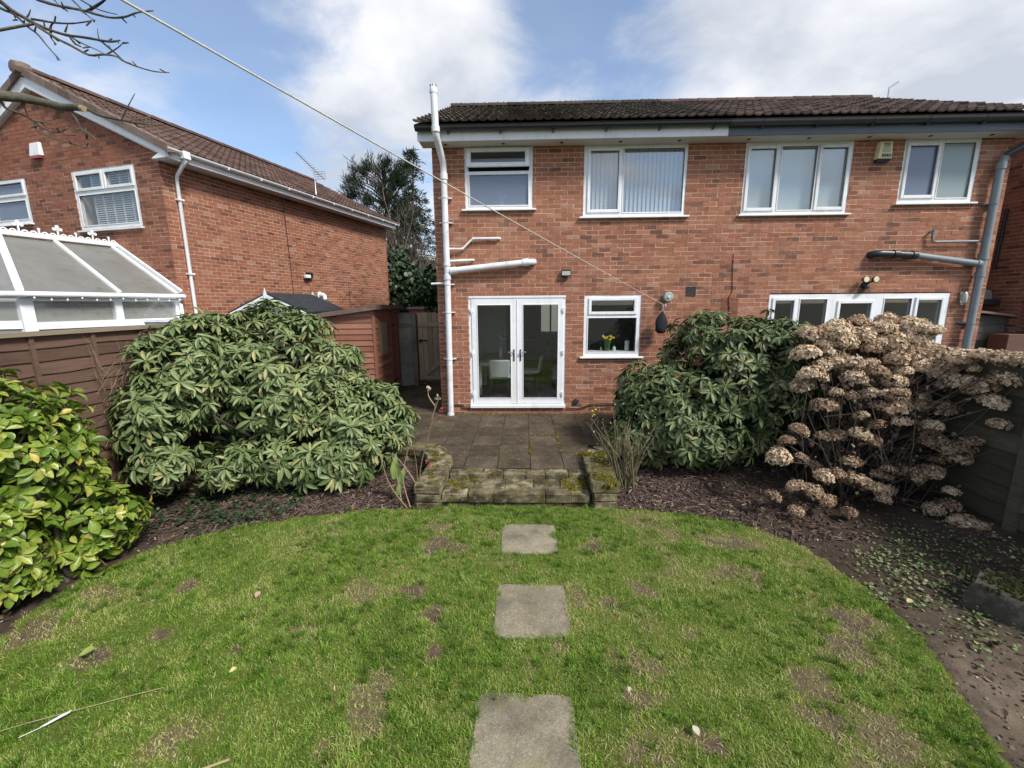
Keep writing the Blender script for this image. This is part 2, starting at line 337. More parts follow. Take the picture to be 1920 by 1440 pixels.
m_panel_grey = mat('weathered_panel_timber', [(0, (0.21, 0.205, 0.165)), (1, (0.33, 0.32, 0.265))], 0.9, 0.2, 8, 0.4, 45, 0.2, dirt=((0.085, 0.105, 0.05), 0.48, 0.8, 3, 0.5))
m_concrete = mat('concrete', [(0, (0.20, 0.172, 0.118)), (1, (0.275, 0.24, 0.172))], 0.95, 0.25, 10, 0.6, 130, 0.15, dirt=(((0.17, 0.165, 0.10), 0.48, 0.75, 5, 0.55), ((0.50, 0.45, 0.35), 0.54, 0.66, 85, 0.6), ((0.10, 0.09, 0.065), 0.53, 0.66, 70, 0.6), ((0.115, 0.102, 0.075), 0.48, 0.66, 3.2, 0.75), ((0.22, 0.20, 0.075), 0.54, 0.70, 4.5, 0.5)))
m_stone = mat('sandstone', [(0, (0.15, 0.122, 0.078)), (0.5, (0.225, 0.185, 0.118)), (1, (0.31, 0.26, 0.165))], 0.95, 0.25, 12, 0.7, 60, 0.15, dirt=(((0.070, 0.064, 0.018), 0.44, 0.60, 7.5, 0.85), ((0.036, 0.032, 0.018), 0.47, 0.60, 5.5, 0.9), ((0.46, 0.44, 0.37), 0.60, 0.72, 26, 0.6)))
m_slab = mat('patio_slab', [(0, (0.060, 0.045, 0.031)), (1, (0.104, 0.080, 0.055))], 0.92, 0.45, 9, 0.9, 50, 0.2, dirt=(((0.038, 0.029, 0.020), 0.42, 0.64, 3.4, 0.8), ((0.20, 0.165, 0.115), 0.57, 0.66, 34, 0.75), ((0.070, 0.068, 0.022), 0.54, 0.68, 5, 0.7), ((0.13, 0.105, 0.075), 0.52, 0.72, 1.3, 0.5)))
m_joint = mat('slab_joint', (0.050, 0.044, 0.033), 0.95, 0.3, 20, 0.3, 90, 0.1, dirt=((0.16, 0.15, 0.03), 0.58, 0.66, 2.3, 0.9))
m_soil = mat('soil', [(0, (0.040, 0.029, 0.021)), (0.5, (0.088, 0.066, 0.047)), (1, (0.195, 0.152, 0.110))], 0.97, 0.35, 9, 0.9, 45, 0.1, dirt=(((0.035, 0.028, 0.022), 0.50, 0.70, 7, 0.6), ((0.22, 0.18, 0.15), 0.62, 0.75, 30, 0.5)))
m_lawnsoil = mat('lawn_turf', [(0, (0.085, 0.115, 0.020)), (0.40, (0.125, 0.125, 0.036)), (0.65, (0.130, 0.100, 0.060)), (1, (0.098, 0.072, 0.050))], 0.97, 0.35, 22, 0.9, 90, 0.1)
m_ground = mat('ground_earth', (0.09, 0.09, 0.06), 0.97, 0.3, 1.5)
m_tarmac = mat('paving_far', (0.12, 0.115, 0.105), 0.95, 0.2, 3)
m_grass = mat('grass_blades', [(0, (0.070, 0.130, 0.014)), (0.26, (0.140, 0.275, 0.028)), (0.54, (0.275, 0.405, 0.060)), (0.80, (0.46, 0.48, 0.16)), (1.0, (0.64, 0.53, 0.31))], 0.45, 0.15, 5, spec=0.4, trans=0.35)
m_bark = mat('bark_chips', [(0, (0.030, 0.020, 0.016)), (0.45, (0.090, 0.060, 0.048)), (0.85, (0.19, 0.135, 0.108)), (1, (0.34, 0.27, 0.21))], 0.9, 0.3, 30, 0.4, 90, 0.2)
m_twig = mat('twig_bark', [(0, (0.055, 0.043, 0.036)), (0.5, (0.13, 0.105, 0.085)), (1, (0.26, 0.21, 0.15))], 0.9, 0.3, 30, 0.5, 70, 0.2)
m_limb = mat('apple_bark', [(0, (0.055, 0.045, 0.040)), (1, (0.125, 0.115, 0.085))], 0.92, 0.3, 24, 0.7, 60, 0.15, dirt=((0.19, 0.19, 0.13), 0.52, 0.75, 16, 0.6))
m_rhodo = mat('rhododendron_leaf', [(0, (0.052, 0.082, 0.024)), (0.4, (0.125, 0.172, 0.060)), (0.8, (0.225, 0.268, 0.112)), (1, (0.34, 0.31, 0.12))], 0.40, 0.15, 25, spec=0.35, trans=0.12)
m_rhodo_d = mat('rhododendron_leaf_dark', [(0, (0.028, 0.047, 0.014)), (0.45, (0.090, 0.124, 0.044)), (0.85, (0.168, 0.200, 0.080)), (1, (0.20, 0.16, 0.075))], 0.44, 0.15, 25, spec=0.32, trans=0.10)
m_laurel = mat('spotted_laurel_leaf', [(0, (0.060, 0.110, 0.012)), (0.4, (0.130, 0.205, 0.024)), (0.75, (0.215, 0.29, 0.040)), (0.9, (0.31, 0.345, 0.065)), (1, (0.50, 0.40, 0.08))], 0.36, 0.38, 45, spec=0.42, trans=0.18)
m_bud = mat('leaf_bud', (0.34, 0.36, 0.17), 0.5, 0.1, 20)
m_hyd = mat('dried_hydrangea', [(0, (0.17, 0.10, 0.072)), (0.35, (0.37, 0.25, 0.165)), (0.7, (0.58, 0.44, 0.30)), (1, (0.80, 0.67, 0.49))], 0.85, 0.2, 40, spec=0.15, trans=0.15)
m_pine = mat('pine_needles', [(0, (0.012, 0.020, 0.012)), (1, (0.048, 0.062, 0.032))], 0.8, 0.2, 5, spec=0.2)
m_ivy = mat('ivy_leaf', [(0, (0.010, 0.026, 0.010)), (1, (0.042, 0.075, 0.028))], 0.5, 0.2, 8, spec=0.4)
m_weed = mat('seedling_leaf', [(0, (0.06, 0.09, 0.03)), (0.6, (0.15, 0.20, 0.07)), (1, (0.30, 0.34, 0.16))], 0.55, 0.15, 20, trans=0.15)
BR=[
('L', 0.024, [(-2.574, 2.124, 3.308), (-2.529, 2.2, 3.313), (-2.49, 2.263, 3.329), (-2.41, 2.29, 3.317), (-2.307, 2.275, 3.289), (-2.201, 2.242, 3.273), (-2.132, 2.216, 3.256)]),
('l', 0.008, [(-2.141, 2.22, 3.257), (-2.107, 2.206, 3.244), (-2.024, 2.172, 3.204), (-1.874, 2.12, 3.16), (-1.788, 2.11, 3.142), (-1.748, 2.119, 3.14)]),
('l', 0.004, [(-1.877, 2.121, 3.165), (-1.831, 2.114, 3.215), (-1.784, 2.11, 3.268)]),
('l', 0.004, [(-1.76, 2.115, 3.146), (-1.745, 2.117, 3.175)]),
('l', 0.007, [(-2.247, 2.257, 3.262), (-2.198, 2.236, 3.198), (-2.178, 2.226, 3.164), (-2.147, 2.213, 3.136), (-2.147, 2.211, 3.11), (-2.104, 2.192, 3.073)]),
('l', 0.007, [(-2.567, 2.126, 3.328), (-2.535, 2.2, 3.288), (-2.534, 2.217, 3.266), (-2.507, 2.263, 3.254), (-2.478, 2.282, 3.234), (-2.446, 2.289, 3.207), (-2.397, 2.287, 3.18), (-2.331, 2.275, 3.177), (-2.308, 2.27, 3.19)]),
('l', 0.005, [(-2.478, 2.282, 3.234), (-2.43, 2.29, 3.228), (-2.354, 2.282, 3.213)]),
('l', 0.005, [(-2.474, 2.284, 3.231), (-2.474, 2.286, 3.191), (-2.414, 2.289, 3.16), (-2.341, 2.275, 3.133), (-2.236, 2.242, 3.102), (-2.15, 2.209, 3.074)]),
('l', 0.007, [(-2.491, 2.264, 3.32), (-2.493, 2.266, 3.296), (-2.492, 2.274, 3.253)]),
('A', 0.011, [(-2.695, 2.324, 3.88), (-2.655, 2.4, 3.835), (-2.643, 2.434, 3.816), (-2.612, 2.47, 3.798), (-2.576, 2.486, 3.779), (-2.512, 2.489, 3.753), (-2.404, 2.467, 3.715), (-2.275, 2.423, 3.678), (-2.143, 2.372, 3.634), (-2.06, 2.342, 3.609), (-1.998, 2.324, 3.604)]),
('a', 0.008, [(-2.69, 2.337, 3.831), (-2.662, 2.4, 3.806), (-2.64, 2.443, 3.801), (-2.614, 2.474, 3.762), (-2.581, 2.487, 3.733), (-2.542, 2.49, 3.676), (-2.477, 2.479, 3.605)]),
('a', 0.007, [(-2.589, 2.482, 3.78), (-2.485, 2.484, 3.714), (-2.381, 2.457, 3.66), (-2.246, 2.406, 3.587), (-2.138, 2.365, 3.566), (-2.041, 2.332, 3.539), (-1.981, 2.316, 3.503), (-1.897, 2.312, 3.472), (-1.846, 2.33, 3.465), (-1.801, 2.363, 3.475)]),
('a', 0.005, [(-2.388, 2.462, 3.709), (-2.307, 2.433, 3.661), (-2.195, 2.389, 3.605), (-2.112, 2.356, 3.561)]),
('a', 0.005, [(-2.143, 2.372, 3.634), (-2.039, 2.332, 3.552), (-1.993, 2.319, 3.512), (-1.95, 2.311, 3.495)]),
('a', 0.004, [(-2.104, 2.353, 3.559), (-2.019, 2.328, 3.574), (-1.974, 2.318, 3.594)]),
('a', 0.006, [(-2.593, 2.479, 3.801), (-2.566, 2.487, 3.8), (-2.47, 2.484, 3.783), (-2.351, 2.454, 3.76), (-2.234, 2.413, 3.742), (-2.188, 2.395, 3.736)]),
('H', 0.01, [(-2.767, 2.451, 4.003), (-2.715, 2.549, 3.98), (-2.64, 2.588, 3.956), (-2.565, 2.587, 3.932), (-2.457, 2.562, 3.899), (-2.334, 2.52, 3.857), (-2.237, 2.482, 3.815), (-2.127, 2.442, 3.774), (-2.028, 2.416, 3.761), (-1.962, 2.41, 3.774), (-1.886, 2.425, 3.79)]),
('h', 0.008, [(-2.307, 2.509, 3.848), (-2.229, 2.482, 3.855), (-2.158, 2.457, 3.864), (-2.107, 2.442, 3.883)]),
('h', 0.004, [(-2.567, 2.588, 3.986), (-2.553, 2.586, 3.952), (-2.501, 2.573, 3.899)]),
('h', 0.005, [(-2.46, 2.567, 3.97), (-2.423, 2.554, 3.93), (-2.36, 2.529, 3.874), (-2.303, 2.506, 3.82), (-2.252, 2.485, 3.789)]),
('h', 0.005, [(-2.417, 2.554, 3.96), (-2.352, 2.529, 3.913), (-2.249, 2.489, 3.85), (-2.164, 2.456, 3.81), (-2.081, 2.429, 3.78)]),
('a', 0.005, [(-2.612, 2.47, 3.798), (-2.597, 2.476, 3.82), (-2.585, 2.478, 3.844)]),
('a', 0.006, [(-2.512, 2.489, 3.753), (-2.496, 2.488, 3.778), (-2.469, 2.484, 3.786)]),
('a', 0.006, [(-2.508, 2.489, 3.753), (-2.513, 2.488, 3.716), (-2.484, 2.483, 3.682)]),
('a', 0.005, [(-2.414, 2.47, 3.73), (-2.396, 2.467, 3.751), (-2.385, 2.464, 3.765)]),
('a', 0.003, [(-2.15, 2.375, 3.644), (-2.154, 2.378, 3.668), (-2.152, 2.379, 3.691)]),
('a', 0.004, [(-2.388, 2.462, 3.709), (-2.368, 2.454, 3.679), (-2.349, 2.447, 3.659)]),
('a', 0.004, [(-2.64, 2.443, 3.801), (-2.642, 2.446, 3.783), (-2.637, 2.452, 3.781)]),
('l', 0.005, [(-2.178, 2.226, 3.164), (-2.144, 2.213, 3.148), (-2.116, 2.201, 3.131)]),
('l', 0.004, [(-2.332, 2.275, 3.174), (-2.295, 2.264, 3.154), (-2.227, 2.242, 3.148)]),
]
HEADS= [(3.42, 5.13, 1.91, 0.33), (3.28, 4.96, 1.7, 0.32), (3.75, 5.17, 1.97, 0.3), (3.72, 5.04, 1.8, 0.24), (4.05, 5.23, 2.05, 0.25), (4.02, 5.12, 1.9, 0.35), (4.06, 5.02, 1.76, 0.19), (4.27, 5.17, 1.97, 0.3), (4.37, 5.25, 2.08, 0.22), (4.34, 5.08, 1.84, 0.3), (4.62, 5.2, 2.01, 0.38), (4.7, 4.98, 1.95, 0.21), (4.63, 5.08, 1.84, 0.4), (4.35, 5.01, 1.76, 0.27), (4.3, 4.91, 1.63, 0.34), (4.7, 4.9, 1.7, 0.34), (3.75, 4.88, 1.59, 0.29), (3.59, 4.9, 1.61, 0.16), (3.99, 4.8, 1.5, 0.26), (3.74, 4.77, 1.44, 0.27), (4.18, 4.76, 1.4, 0.24), (3.87, 4.7, 1.28, 0.19), (4.17, 4.68, 1.23, 0.24), (4.63, 4.86, 1.56, 0.36), (4.7, 4.6, 1.7, 0.27), (4.7, 4.4, 1.74, 0.21), (4.7, 4.19, 1.72, 0.27), (4.7, 4.08, 1.75, 0.17), (4.56, 4.86, 1.56, 0.26), (4.71, 4.79, 1.47, 0.28), (4.7, 4.57, 1.42, 0.34), (4.7, 4.34, 1.42, 0.3), (4.7, 4.16, 1.53, 0.24), (4.7, 4.22, 1.29, 0.24), (3.96, 4.63, 1.13, 0.21), (4.14, 4.63, 1.13, 0.25), (4.38, 4.64, 1.15, 0.18), (4.61, 4.63, 1.11, 0.3), (4.15, 4.57, 0.99, 0.19), (4.43, 4.55, 0.94, 0.25), (3.7, 4.53, 0.86, 0.21), (3.34, 4.64, 1.15, 0.27), (3.04, 4.54, 0.91, 0.2), (2.9, 4.51, 0.79, 0.18), (2.8, 4.47, 0.63, 0.25), (3.04, 4.46, 0.62, 0.15), (3.58, 4.45, 0.57, 0.19), (4.61, 4.49, 0.73, 0.22), (4.7, 4.42, 0.75, 0.22), (4.72, 4.46, 0.62, 0.25), (4.42, 4.42, 0.47, 0.23), (4.2, 4.41, 0.44, 0.25), (3.28, 4.41, 0.43, 0.2), (3.42, 4.42, 0.45, 0.17), (3.63, 4.39, 0.37, 0.27), (3.76, 4.36, 0.33, 0.17), (3.98, 4.43, 0.49, 0.15), (2.95, 4.36, 0.33, 0.19), (3.12, 4.33, 0.29, 0.2), (3.24, 4.27, 0.21, 0.18), (2.69, 4.29, 0.24, 0.17), (2.89, 4.2, 0.12, 0.16), (3.43, 4.19, 0.11, 0.16), (3.87, 4.34, 0.3, 0.2), (3.84, 4.28, 0.22, 0.15), (4.51, 4.24, 0.17, 0.18), (4.31, 4.22, 0.14, 0.19), (4.57, 4.33, 0.29, 0.15), (4.49, 4.1, 0.05, 0.26), (4.62, 4.05, 0.02, 0.21), (4.7, 4.13, 1.09, 0.18), (4.7, 4.34, 0.84, 0.19), (4.7, 4.46, 1.6, 0.12), (4.46, 4.69, 1.24, 0.13), (4.7, 5.15, 2.0, 0.24), (3.99, 4.89, 1.6, 0.16), (4.5, 4.96, 1.69, 0.24), (4.7, 4.73, 1.59, 0.23), (4.71, 5.0, 1.74, 0.24), (3.49, 5.0, 1.75, 0.16), (3.89, 5.11, 1.88, 0.19), (4.31, 4.82, 1.52, 0.18), (4.71, 4.74, 1.36, 0.18), (4.7, 4.46, 1.46, 0.17), (3.62, 5.15, 1.95, 0.22), (4.17, 5.06, 1.82, 0.19)]
PATCH= [(-0.85, 4.03, 0.27, 0.5), (-0.84, 3.71, 0.28, 1.0), (-0.57, 3.64, 0.14, 1.0), (0.71, 3.7, 0.2, 1.0), (2.08, 3.81, 0.34, 0.8), (1.83, 3.31, 0.28, 0.9), (0.96, 3.13, 0.18, 0.7), (-0.92, 3.03, 0.15, 1.0), (-0.65, 2.77, 0.15, 1.0), (-0.59, 2.45, 0.1, 1.0), (0.76, 2.4, 0.26, 0.5), (0.68, 2.96, 0.11, 0.9), (2.35, 2.79, 0.3, 0.9), (2.22, 2.56, 0.26, 0.7), (1.78, 2.21, 0.21, 0.7), (1.7, 2.02, 0.18, 0.8), (1.93, 1.91, 0.32, 0.6), (1.18, 2.59, 0.13, 0.5), (0.68, 2.12, 0.16, 0.7), (0.57, 1.79, 0.26, 0.5), (-2.76, 3.11, 0.13, 1.0), (-2.59, 2.54, 0.1, 1.0), (-1.97, 2.4, 0.1, 1.0), (-1.88, 1.82, 0.2, 0.5), (-2.91, 2.34, 0.14, 0.8), (-3.56, 2.54, 0.28, 0.7), (2.5, 2.69, 0.16, 0.6), (2.58, 3.97, 0.2, 0.5), (-1.54, 3.92, 0.18, 0.3), (1.18, 3.27, 0.13, 0.5), (0.97, 1.85, 0.14, 0.9), (-1.1, 2.12, 0.11, 0.4), (-1.63, 2.62, 0.1, 0.5), (-0.11, 3.4, 0.16, 0.4), (0.24, 2.48, 0.13, 0.6)]

# ------------------------------------------------------------------ ground, lawn, beds, patio
WY = 7.87            # face of the house wall
LAWN = spline([(-3.62, 0.9), (-3.68, 1.7), (-3.72, 2.49), (-3.80, 2.93), (-3.65, 3.47), (-3.2, 3.9), (-2.54, 4.21), (-1.71, 4.40), (-1.24, 4.46), (-0.4, 4.50),
               (0.5, 4.50), (1.08, 4.47), (1.87, 4.33), (2.34, 4.12), (2.64, 3.73), (2.75, 3.22), (2.77, 2.74), (2.64, 2.3), (2.45, 1.9), (2.2, 1.3), (1.9, 0.4), (0.6, -1.2), (-2.4, -1.2), (-3.4, -0.2)], 6)
def in_patio(x, y):
    return ((y > 5.88) & (x > -3.2) & (x < 2.0)) | ((y > 4.5) & (x > -1.0) & (x < 0.8)) | ((y > 7.8) & (x > -3.2) & (x < -1.5))
def soil_h(x, y):
    h = 0.03*(fbm(x*1.6, y*1.6, 3)-0.5)+0.012*(fbm(x*9, y*9, 5)-0.5)
    rise = np.clip((y-4.6)/1.4, 0, 1); h = h+0.13*rise*rise
    side = np.clip((np.abs(x+0.4)-3.2)/1.3, 0, 1); h = h+0.05*side
    lawn = inside(np.ravel(x), np.ravel(y), LAWN).reshape(np.shape(x))
    h = np.where(lawn, -0.045, h)
    return np.where(in_patio(x, y), -0.05, h)
xs = np.arange(-4.7, 4.95, 0.06); ys = np.arange(-1.6, 8.0, 0.06)
X, Y = np.meshgrid(xs, ys); Z = soil_h(X, Y)
V = np.stack([X.ravel(), Y.ravel(), Z.ravel()], 1); nx = len(xs); ny = len(ys)
idx = np.arange(nx*ny).reshape(ny, nx)
F = np.stack([idx[:-1, :-1].ravel(), idx[:-1, 1:].ravel(), idx[1:, 1:].ravel(), idx[1:, :-1].ravel()], 1)
cx_, cy_ = V[F].mean(1)[:, 0], V[F].mean(1)[:, 1]
tone = np.clip(0.04+0.28*fbm(cx_*1.3, cy_*1.3, 8)+np.clip((cx_-2.1)/0.6, 0, 1)*np.clip((3.35-cy_)/1.1, 0, 1)*0.62, 0, 1)  # near right strip lightened; shade towards the fence is painted into the tone
o = link(bpy.data.objects.new('planting_bed', np_mesh('planting_bed', V, F, m_soil, tone, True))); tag(o, kind='structure')
# wide ground to the horizon
o = MB().add([(-600, -600, -0.12), (600, -600, -0.12), (600, 900, -0.12), (-600, 900, -0.12)], [(0, 1, 2, 3)]).build('ground', m_ground); tag(o, kind='structure')
o = MB().add([(-9, 7.8, 0.14), (-3.2, 7.8, 0.14), (-3.2, 17, 0.14), (-9, 17, 0.14)], [(0, 1, 2, 3)]).build('neighbour_paving', m_tarmac); tag(o, kind='structure')
# lawn sheet
SLABS = [(-0.225, 0.335, 3.58, 4.115), (-0.228, 0.345, 2.565, 3.145), (-0.288, 0.292, 1.56, 2.142)]
PATCHA = np.array(PATCH)
def bare(x, y):
    """0 lush .. 1 bare soil"""
    q = np.zeros_like(x); wx_ = 0.22*(fbm(x*4, y*4, 24)-0.5); wy_ = 0.22*(fbm(x*4, y*4, 26)-0.5); x = x+wx_; y = y+wy_; wob = fbm(x*5, y*5, 21)*1.1+0.42; fine = (fbm(x*16, y*16, 23)-0.5)*1.0
    for px_, py_, r_, s_ in PATCHA:
        d = np.hypot((x-px_), (y-py_)*1.3)/(r_*0.72*wob)
        q = np.maximum(q, s_*np.clip(1.42-d+fine*1.7, 0, 1))
    q = np.maximum(q, np.clip((fbm(x*2.3, y*2.3, 31)-0.64)*3.0+fine*0.35, 0, 0.45))
    return np.clip(q, 0, 1)
xs = np.arange(-3.9, 2.9, 0.05); ys = np.arange(-1.25, 4.6, 0.05); X, Y = np.meshgrid(xs, ys)
ok = inside(X.ravel(), Y.ravel(), LAWN).reshape(X.shape)
ZL = 0.012*(fbm(X*2.2, Y*2.2, 40)-0.5)*2-0.012*bare(X, Y)
V = np.stack([X.ravel(), Y.ravel(), ZL.ravel()], 1); nx = len(xs); ny = len(ys); idx = np.arange(nx*ny).reshape(ny, nx)
keep = (ok[:-1, :-1] | ok[:-1, 1:] | ok[1:, 1:] | ok[1:, :-1]).ravel()
F = np.stack([idx[:-1, :-1].ravel(), idx[:-1, 1:].ravel(), idx[1:, 1:].ravel(), idx[1:, :-1].ravel()], 1)[keep]
c = V[F].mean(1)
o = link(bpy.data.objects.new('lawn', np_mesh('lawn', V, F, m_lawnsoil, np.clip(bare(c[:, 0], c[:, 1])*1.05+0.12, 0, 1), True))); tag(o, kind='structure')

# grass: blades on the lawn
def grass_blades():
    def allowed(x, y):
        edge = 0.10*(fbm(x*6, y*6, 50)-0.5)+0.07*(fbm(x*22, y*22, 51)-0.5); k = inside(x+edge, y+edge, LAWN)
        for (a0, a1, c0, c1) in SLABS:
            wob = 0.11*(fbm(x*13, y*13, 60)-0.25); k &= ~((x > a0+wob) & (x < a1-wob) & (y > c0+wob) & (y < c1-wob))
        return k
    n = 300000
    x = rng.uniform(-3.85, 2.85, n); y = 1.35+(4.56-1.35)*rng.uniform(0, 1, n)**1.15
    b_ = bare(x, y); k = allowed(x, y) & (rng.uniform(0, 1, n) > b_*0.93); x, y, b_ = x[k], y[k], b_[k]; n = len(x)
    lush = fbm(x*1.7, y*1.7, 70); cl = fbm(x*10, y*10, 72); big = fbm(x*0.9, y*0.9, 80); mid = fbm(x*3.5, y*3.5, 83)
    L_ = (0.012+0.028*np.clip(cl*1.8-0.45, 0, 1)*(0.4+lush))*rng.uniform(0.5, 1.6, n)*(1-0.4*b_)
    az = rng.uniform(0, 2*PI, n)+5.0*fbm(x*4, y*4, 75); lean = rng.uniform(0.2, 1.7, n)
    t = 0.08+0.60*np.clip((big-0.30)*1.7, 0, 1)*0.6+0.30*np.clip((mid-0.3)*1.6, 0, 1)*0.6+0.16*cl+rng.normal(0, 0.17, n)+0.25*b_+0.75*(fbm(x*6, y*6, 85)-0.5)+0.5*(fbm(x*2.1, y*2.1, 87)-0.5)
    t = np.where(rng.uniform(0, 1, n) < 0.05+0.5*np.clip(b_*1.5, 0, 1), rng.uniform(0.78, 1.0, n), t)
    parts = [(x, y, L_, az, lean, t, b_)]
    # coarse tufts of longer arching blades
    m_ = 5200; tx = rng.uniform(-3.8, 2.8, m_); ty = 1.4+(4.5-1.4)*rng.uniform(0, 1, m_); tb_ = bare(tx, ty); k = allowed(tx, ty) & (tb_ < 0.45) & (rng.uniform(0, 1, m_) < np.clip((fbm(tx*1.6, ty*1.6, 90)-0.33)*3.2, 0.04, 1)); tx, ty = tx[k], ty[k]; m_ = len(tx)
    cnt = rng.randint(14, 30, m_); rep = np.repeat(np.arange(m_), cnt); q = len(rep); sz = rng.uniform(0.035, 0.075, m_)
    tt = np.clip(rng.normal(0.26, 0.16, m_), 0.0, 0.7)
    bx, by = tx[rep]+rng.normal(0, 0.010, q), ty[rep]+rng.normal(0, 0.010, q); k2 = allowed(bx, by); rep = rep[k2]; bx, by = bx[k2], by[k2]; q = len(rep)
    parts.append((bx, by, sz[rep]*rng.uniform(0.6, 1.2, q), rng.uniform(0, 2*PI, q), rng.uniform(0.35, 1.25, q), tt[rep]+rng.normal(0, 0.10, q), np.zeros(q)))
    # dry straw lying flat round the worn patches
    m_ = 60000; sx = rng.uniform(-3.8, 2.8, m_); sy = rng.uniform(1.4, 4.5, m_); sb = bare(sx, sy); k = allowed(sx, sy) & (rng.uniform(0, 1, m_) < np.clip(sb*1.1, 0, 0.7)*np.clip(1.35-sb*1.2, 0, 1)); sx, sy, sb = sx[k], sy[k], sb[k]; q = len(sx)
    parts.append((sx, sy, rng.uniform(0.02, 0.055, q), rng.uniform(0, 2*PI, q), rng.uniform(1.1, 1.75, q), np.where(rng.uniform(0, 1, q) < 0.7, rng.uniform(0.82, 1.0, q), rng.uniform(0.4, 0.7, q)), sb))
    x, y, L_, az, lean, t, b_ = [np.concatenate([p[i] for p in parts]) for i in range(7)]; n = len(x)
    W_ = rng.uniform(0.0011, 0.0024, n)*(0.85+0.2*(4.6-y)/3)
    ca, sa = np.cos(az), np.sin(az)
    z0 = 0.012*(fbm(x*2.2, y*2.2, 40)-0.5)*2-0.012*b_-0.001
    h1, r1 = L_*0.6*np.cos(lean*0.6), L_*0.6*np.sin(lean*0.6)
    h2, r2 = h1+L_*0.45*np.cos(lean*1.2), r1+L_*0.45*np.sin(lean*1.2)
    h2 = np.maximum(h2, 0.004)
    tw = rng.uniform(-1.2, 1.2, n); wx, wy = -np.sin(az+tw)*W_, np.cos(az+tw)*W_
    V = np.empty((n, 5, 3), np.float32)
    V[:, 0] = np.stack([x-wx, y-wy, z0], 1); V[:, 1] = np.stack([x+wx, y+wy, z0], 1)
    mx, my = x+ca*r1, y+sa*r1
    V[:, 2] = np.stack([mx+wx*0.85, my+wy*0.85, z0+h1], 1); V[:, 3] = np.stack([mx-wx*0.85, my-wy*0.85, z0+h1], 1)
    V[:, 4] = np.stack([x+ca*r2, y+sa*r2, z0+h2], 1)
    bse = (np.arange(n)*5)[:, None]
    F = np.concatenate([bse+np.array([[0, 1, 2]]), bse+np.array([[0, 2, 3]]), bse+np.array([[3, 2, 4]])], 1).reshape(-1, 3)
    me = np_mesh('grass', V.reshape(-1, 3), F, m_grass, np.repeat(np.clip(t, 0, 1), 3), False)
    o = link(bpy.data.objects.new('grass', me)); tag(o, 'short uneven green lawn grass with straw and bare patches', 'grass', kind='stuff')
grass_blades()

# patio paving
patio = MB().box(-3.2, 2.05, 5.9, WY, 0.0, 0.203).box(-1.0, 0.85, 4.96, 5.9, 0.0, 0.203).box(-3.2, -1.58, WY, 13.5, 0.0, 0.203).build('patio', m_joint); tag(patio, kind='structure')
slab_me = []
for q in range(5):
    mb = MB(); j = lambda: random.uniform(-0.004, 0.004)
    s_ = 0.216; h_ = [0.019+random.uniform(-0.003, 0.003) for _ in range(4)]
    mb.hexa([(-s_+j(), -s_-0.006+j(), 0), (s_+j(), -s_-0.006+j(), 0), (s_+j(), s_+0.006+j(), 0), (-s_+j(), s_+0.006+j(), 0),
             (-s_+j(), -s_-0.006+j(), h_[0]), (s_+j(), -s_-0.006+j(), h_[1]), (s_+j(), s_+0.006+j(), h_[2]), (-s_+j(), s_+0.006+j(), h_[3])], q/4)
    slab_me.append(mb.mesh('paving_slab', m_slab, None, 0.004))
for r in range(19):
    yc = 5.125+0.457*(r+0.5)
    for c_ in range(-8, 5):
        xc = -0.345+0.4355*c_+0.218
        x0, x1 = xc-0.218, xc+0.218
        if r < 2 and (x0 < -1.30 or x1 > 1.02): continue
        if r < 6 and (x0 < -3.2 or x1 > 2.06): continue
        if r >= 6 and (x0 < -3.2 or x1 > -1.58): continue
        place('paving_slab', random.choice(slab_me), Matrix.Translation((xc, yc, 0.203)) @ Matrix.Rotation(random.choice((0, PI)), 4, 'Z') @ Euler((random.uniform(-.004, .004), random.uniform(-.004, .004), random.uniform(-.006, .006))).to_matrix().to_4x4(), patio)
n = 420; lx = rng.uniform(-3.0, 1.9, n); ly = rng.uniform(4.6, 7.85, n); k = ((ly > 5.9) | ((lx > -0.9) & (lx < 0.75))); lx, ly = lx[k], ly[k]; n = len(lx); az = rng.uniform(0, 6.28, n); sl_ = rng.uniform(0.006, 0.022, n); zz_ = np.where(ly < 4.94, 0.166, 0.2275)
V = np.stack([np.stack([lx+sl_*np.cos(az+q)*w_, ly+sl_*np.sin(az+q)*w_, zz_+0.003*(q > 2)], 1) for q, w_ in ((0, 1), (1.57, 0.4), (3.14, 1), (4.71, 0.4))], 1).reshape(-1, 3)
o = link(bpy.data.objects.new('leaf_litter', np_mesh('leaf_litter', V, np.arange(n*4).reshape(-1, 4), mat('litter', [(0, (0.06, 0.045, 0.03)), (0.6, (0.16, 0.12, 0.075)), (1, (0.36, 0.31, 0.22))], 0.9), rng.uniform(0, 1, n)))); tag(o, 'tiny dry leaf scraps scattered over the patio slabs', 'leaf litter', kind='stuff')
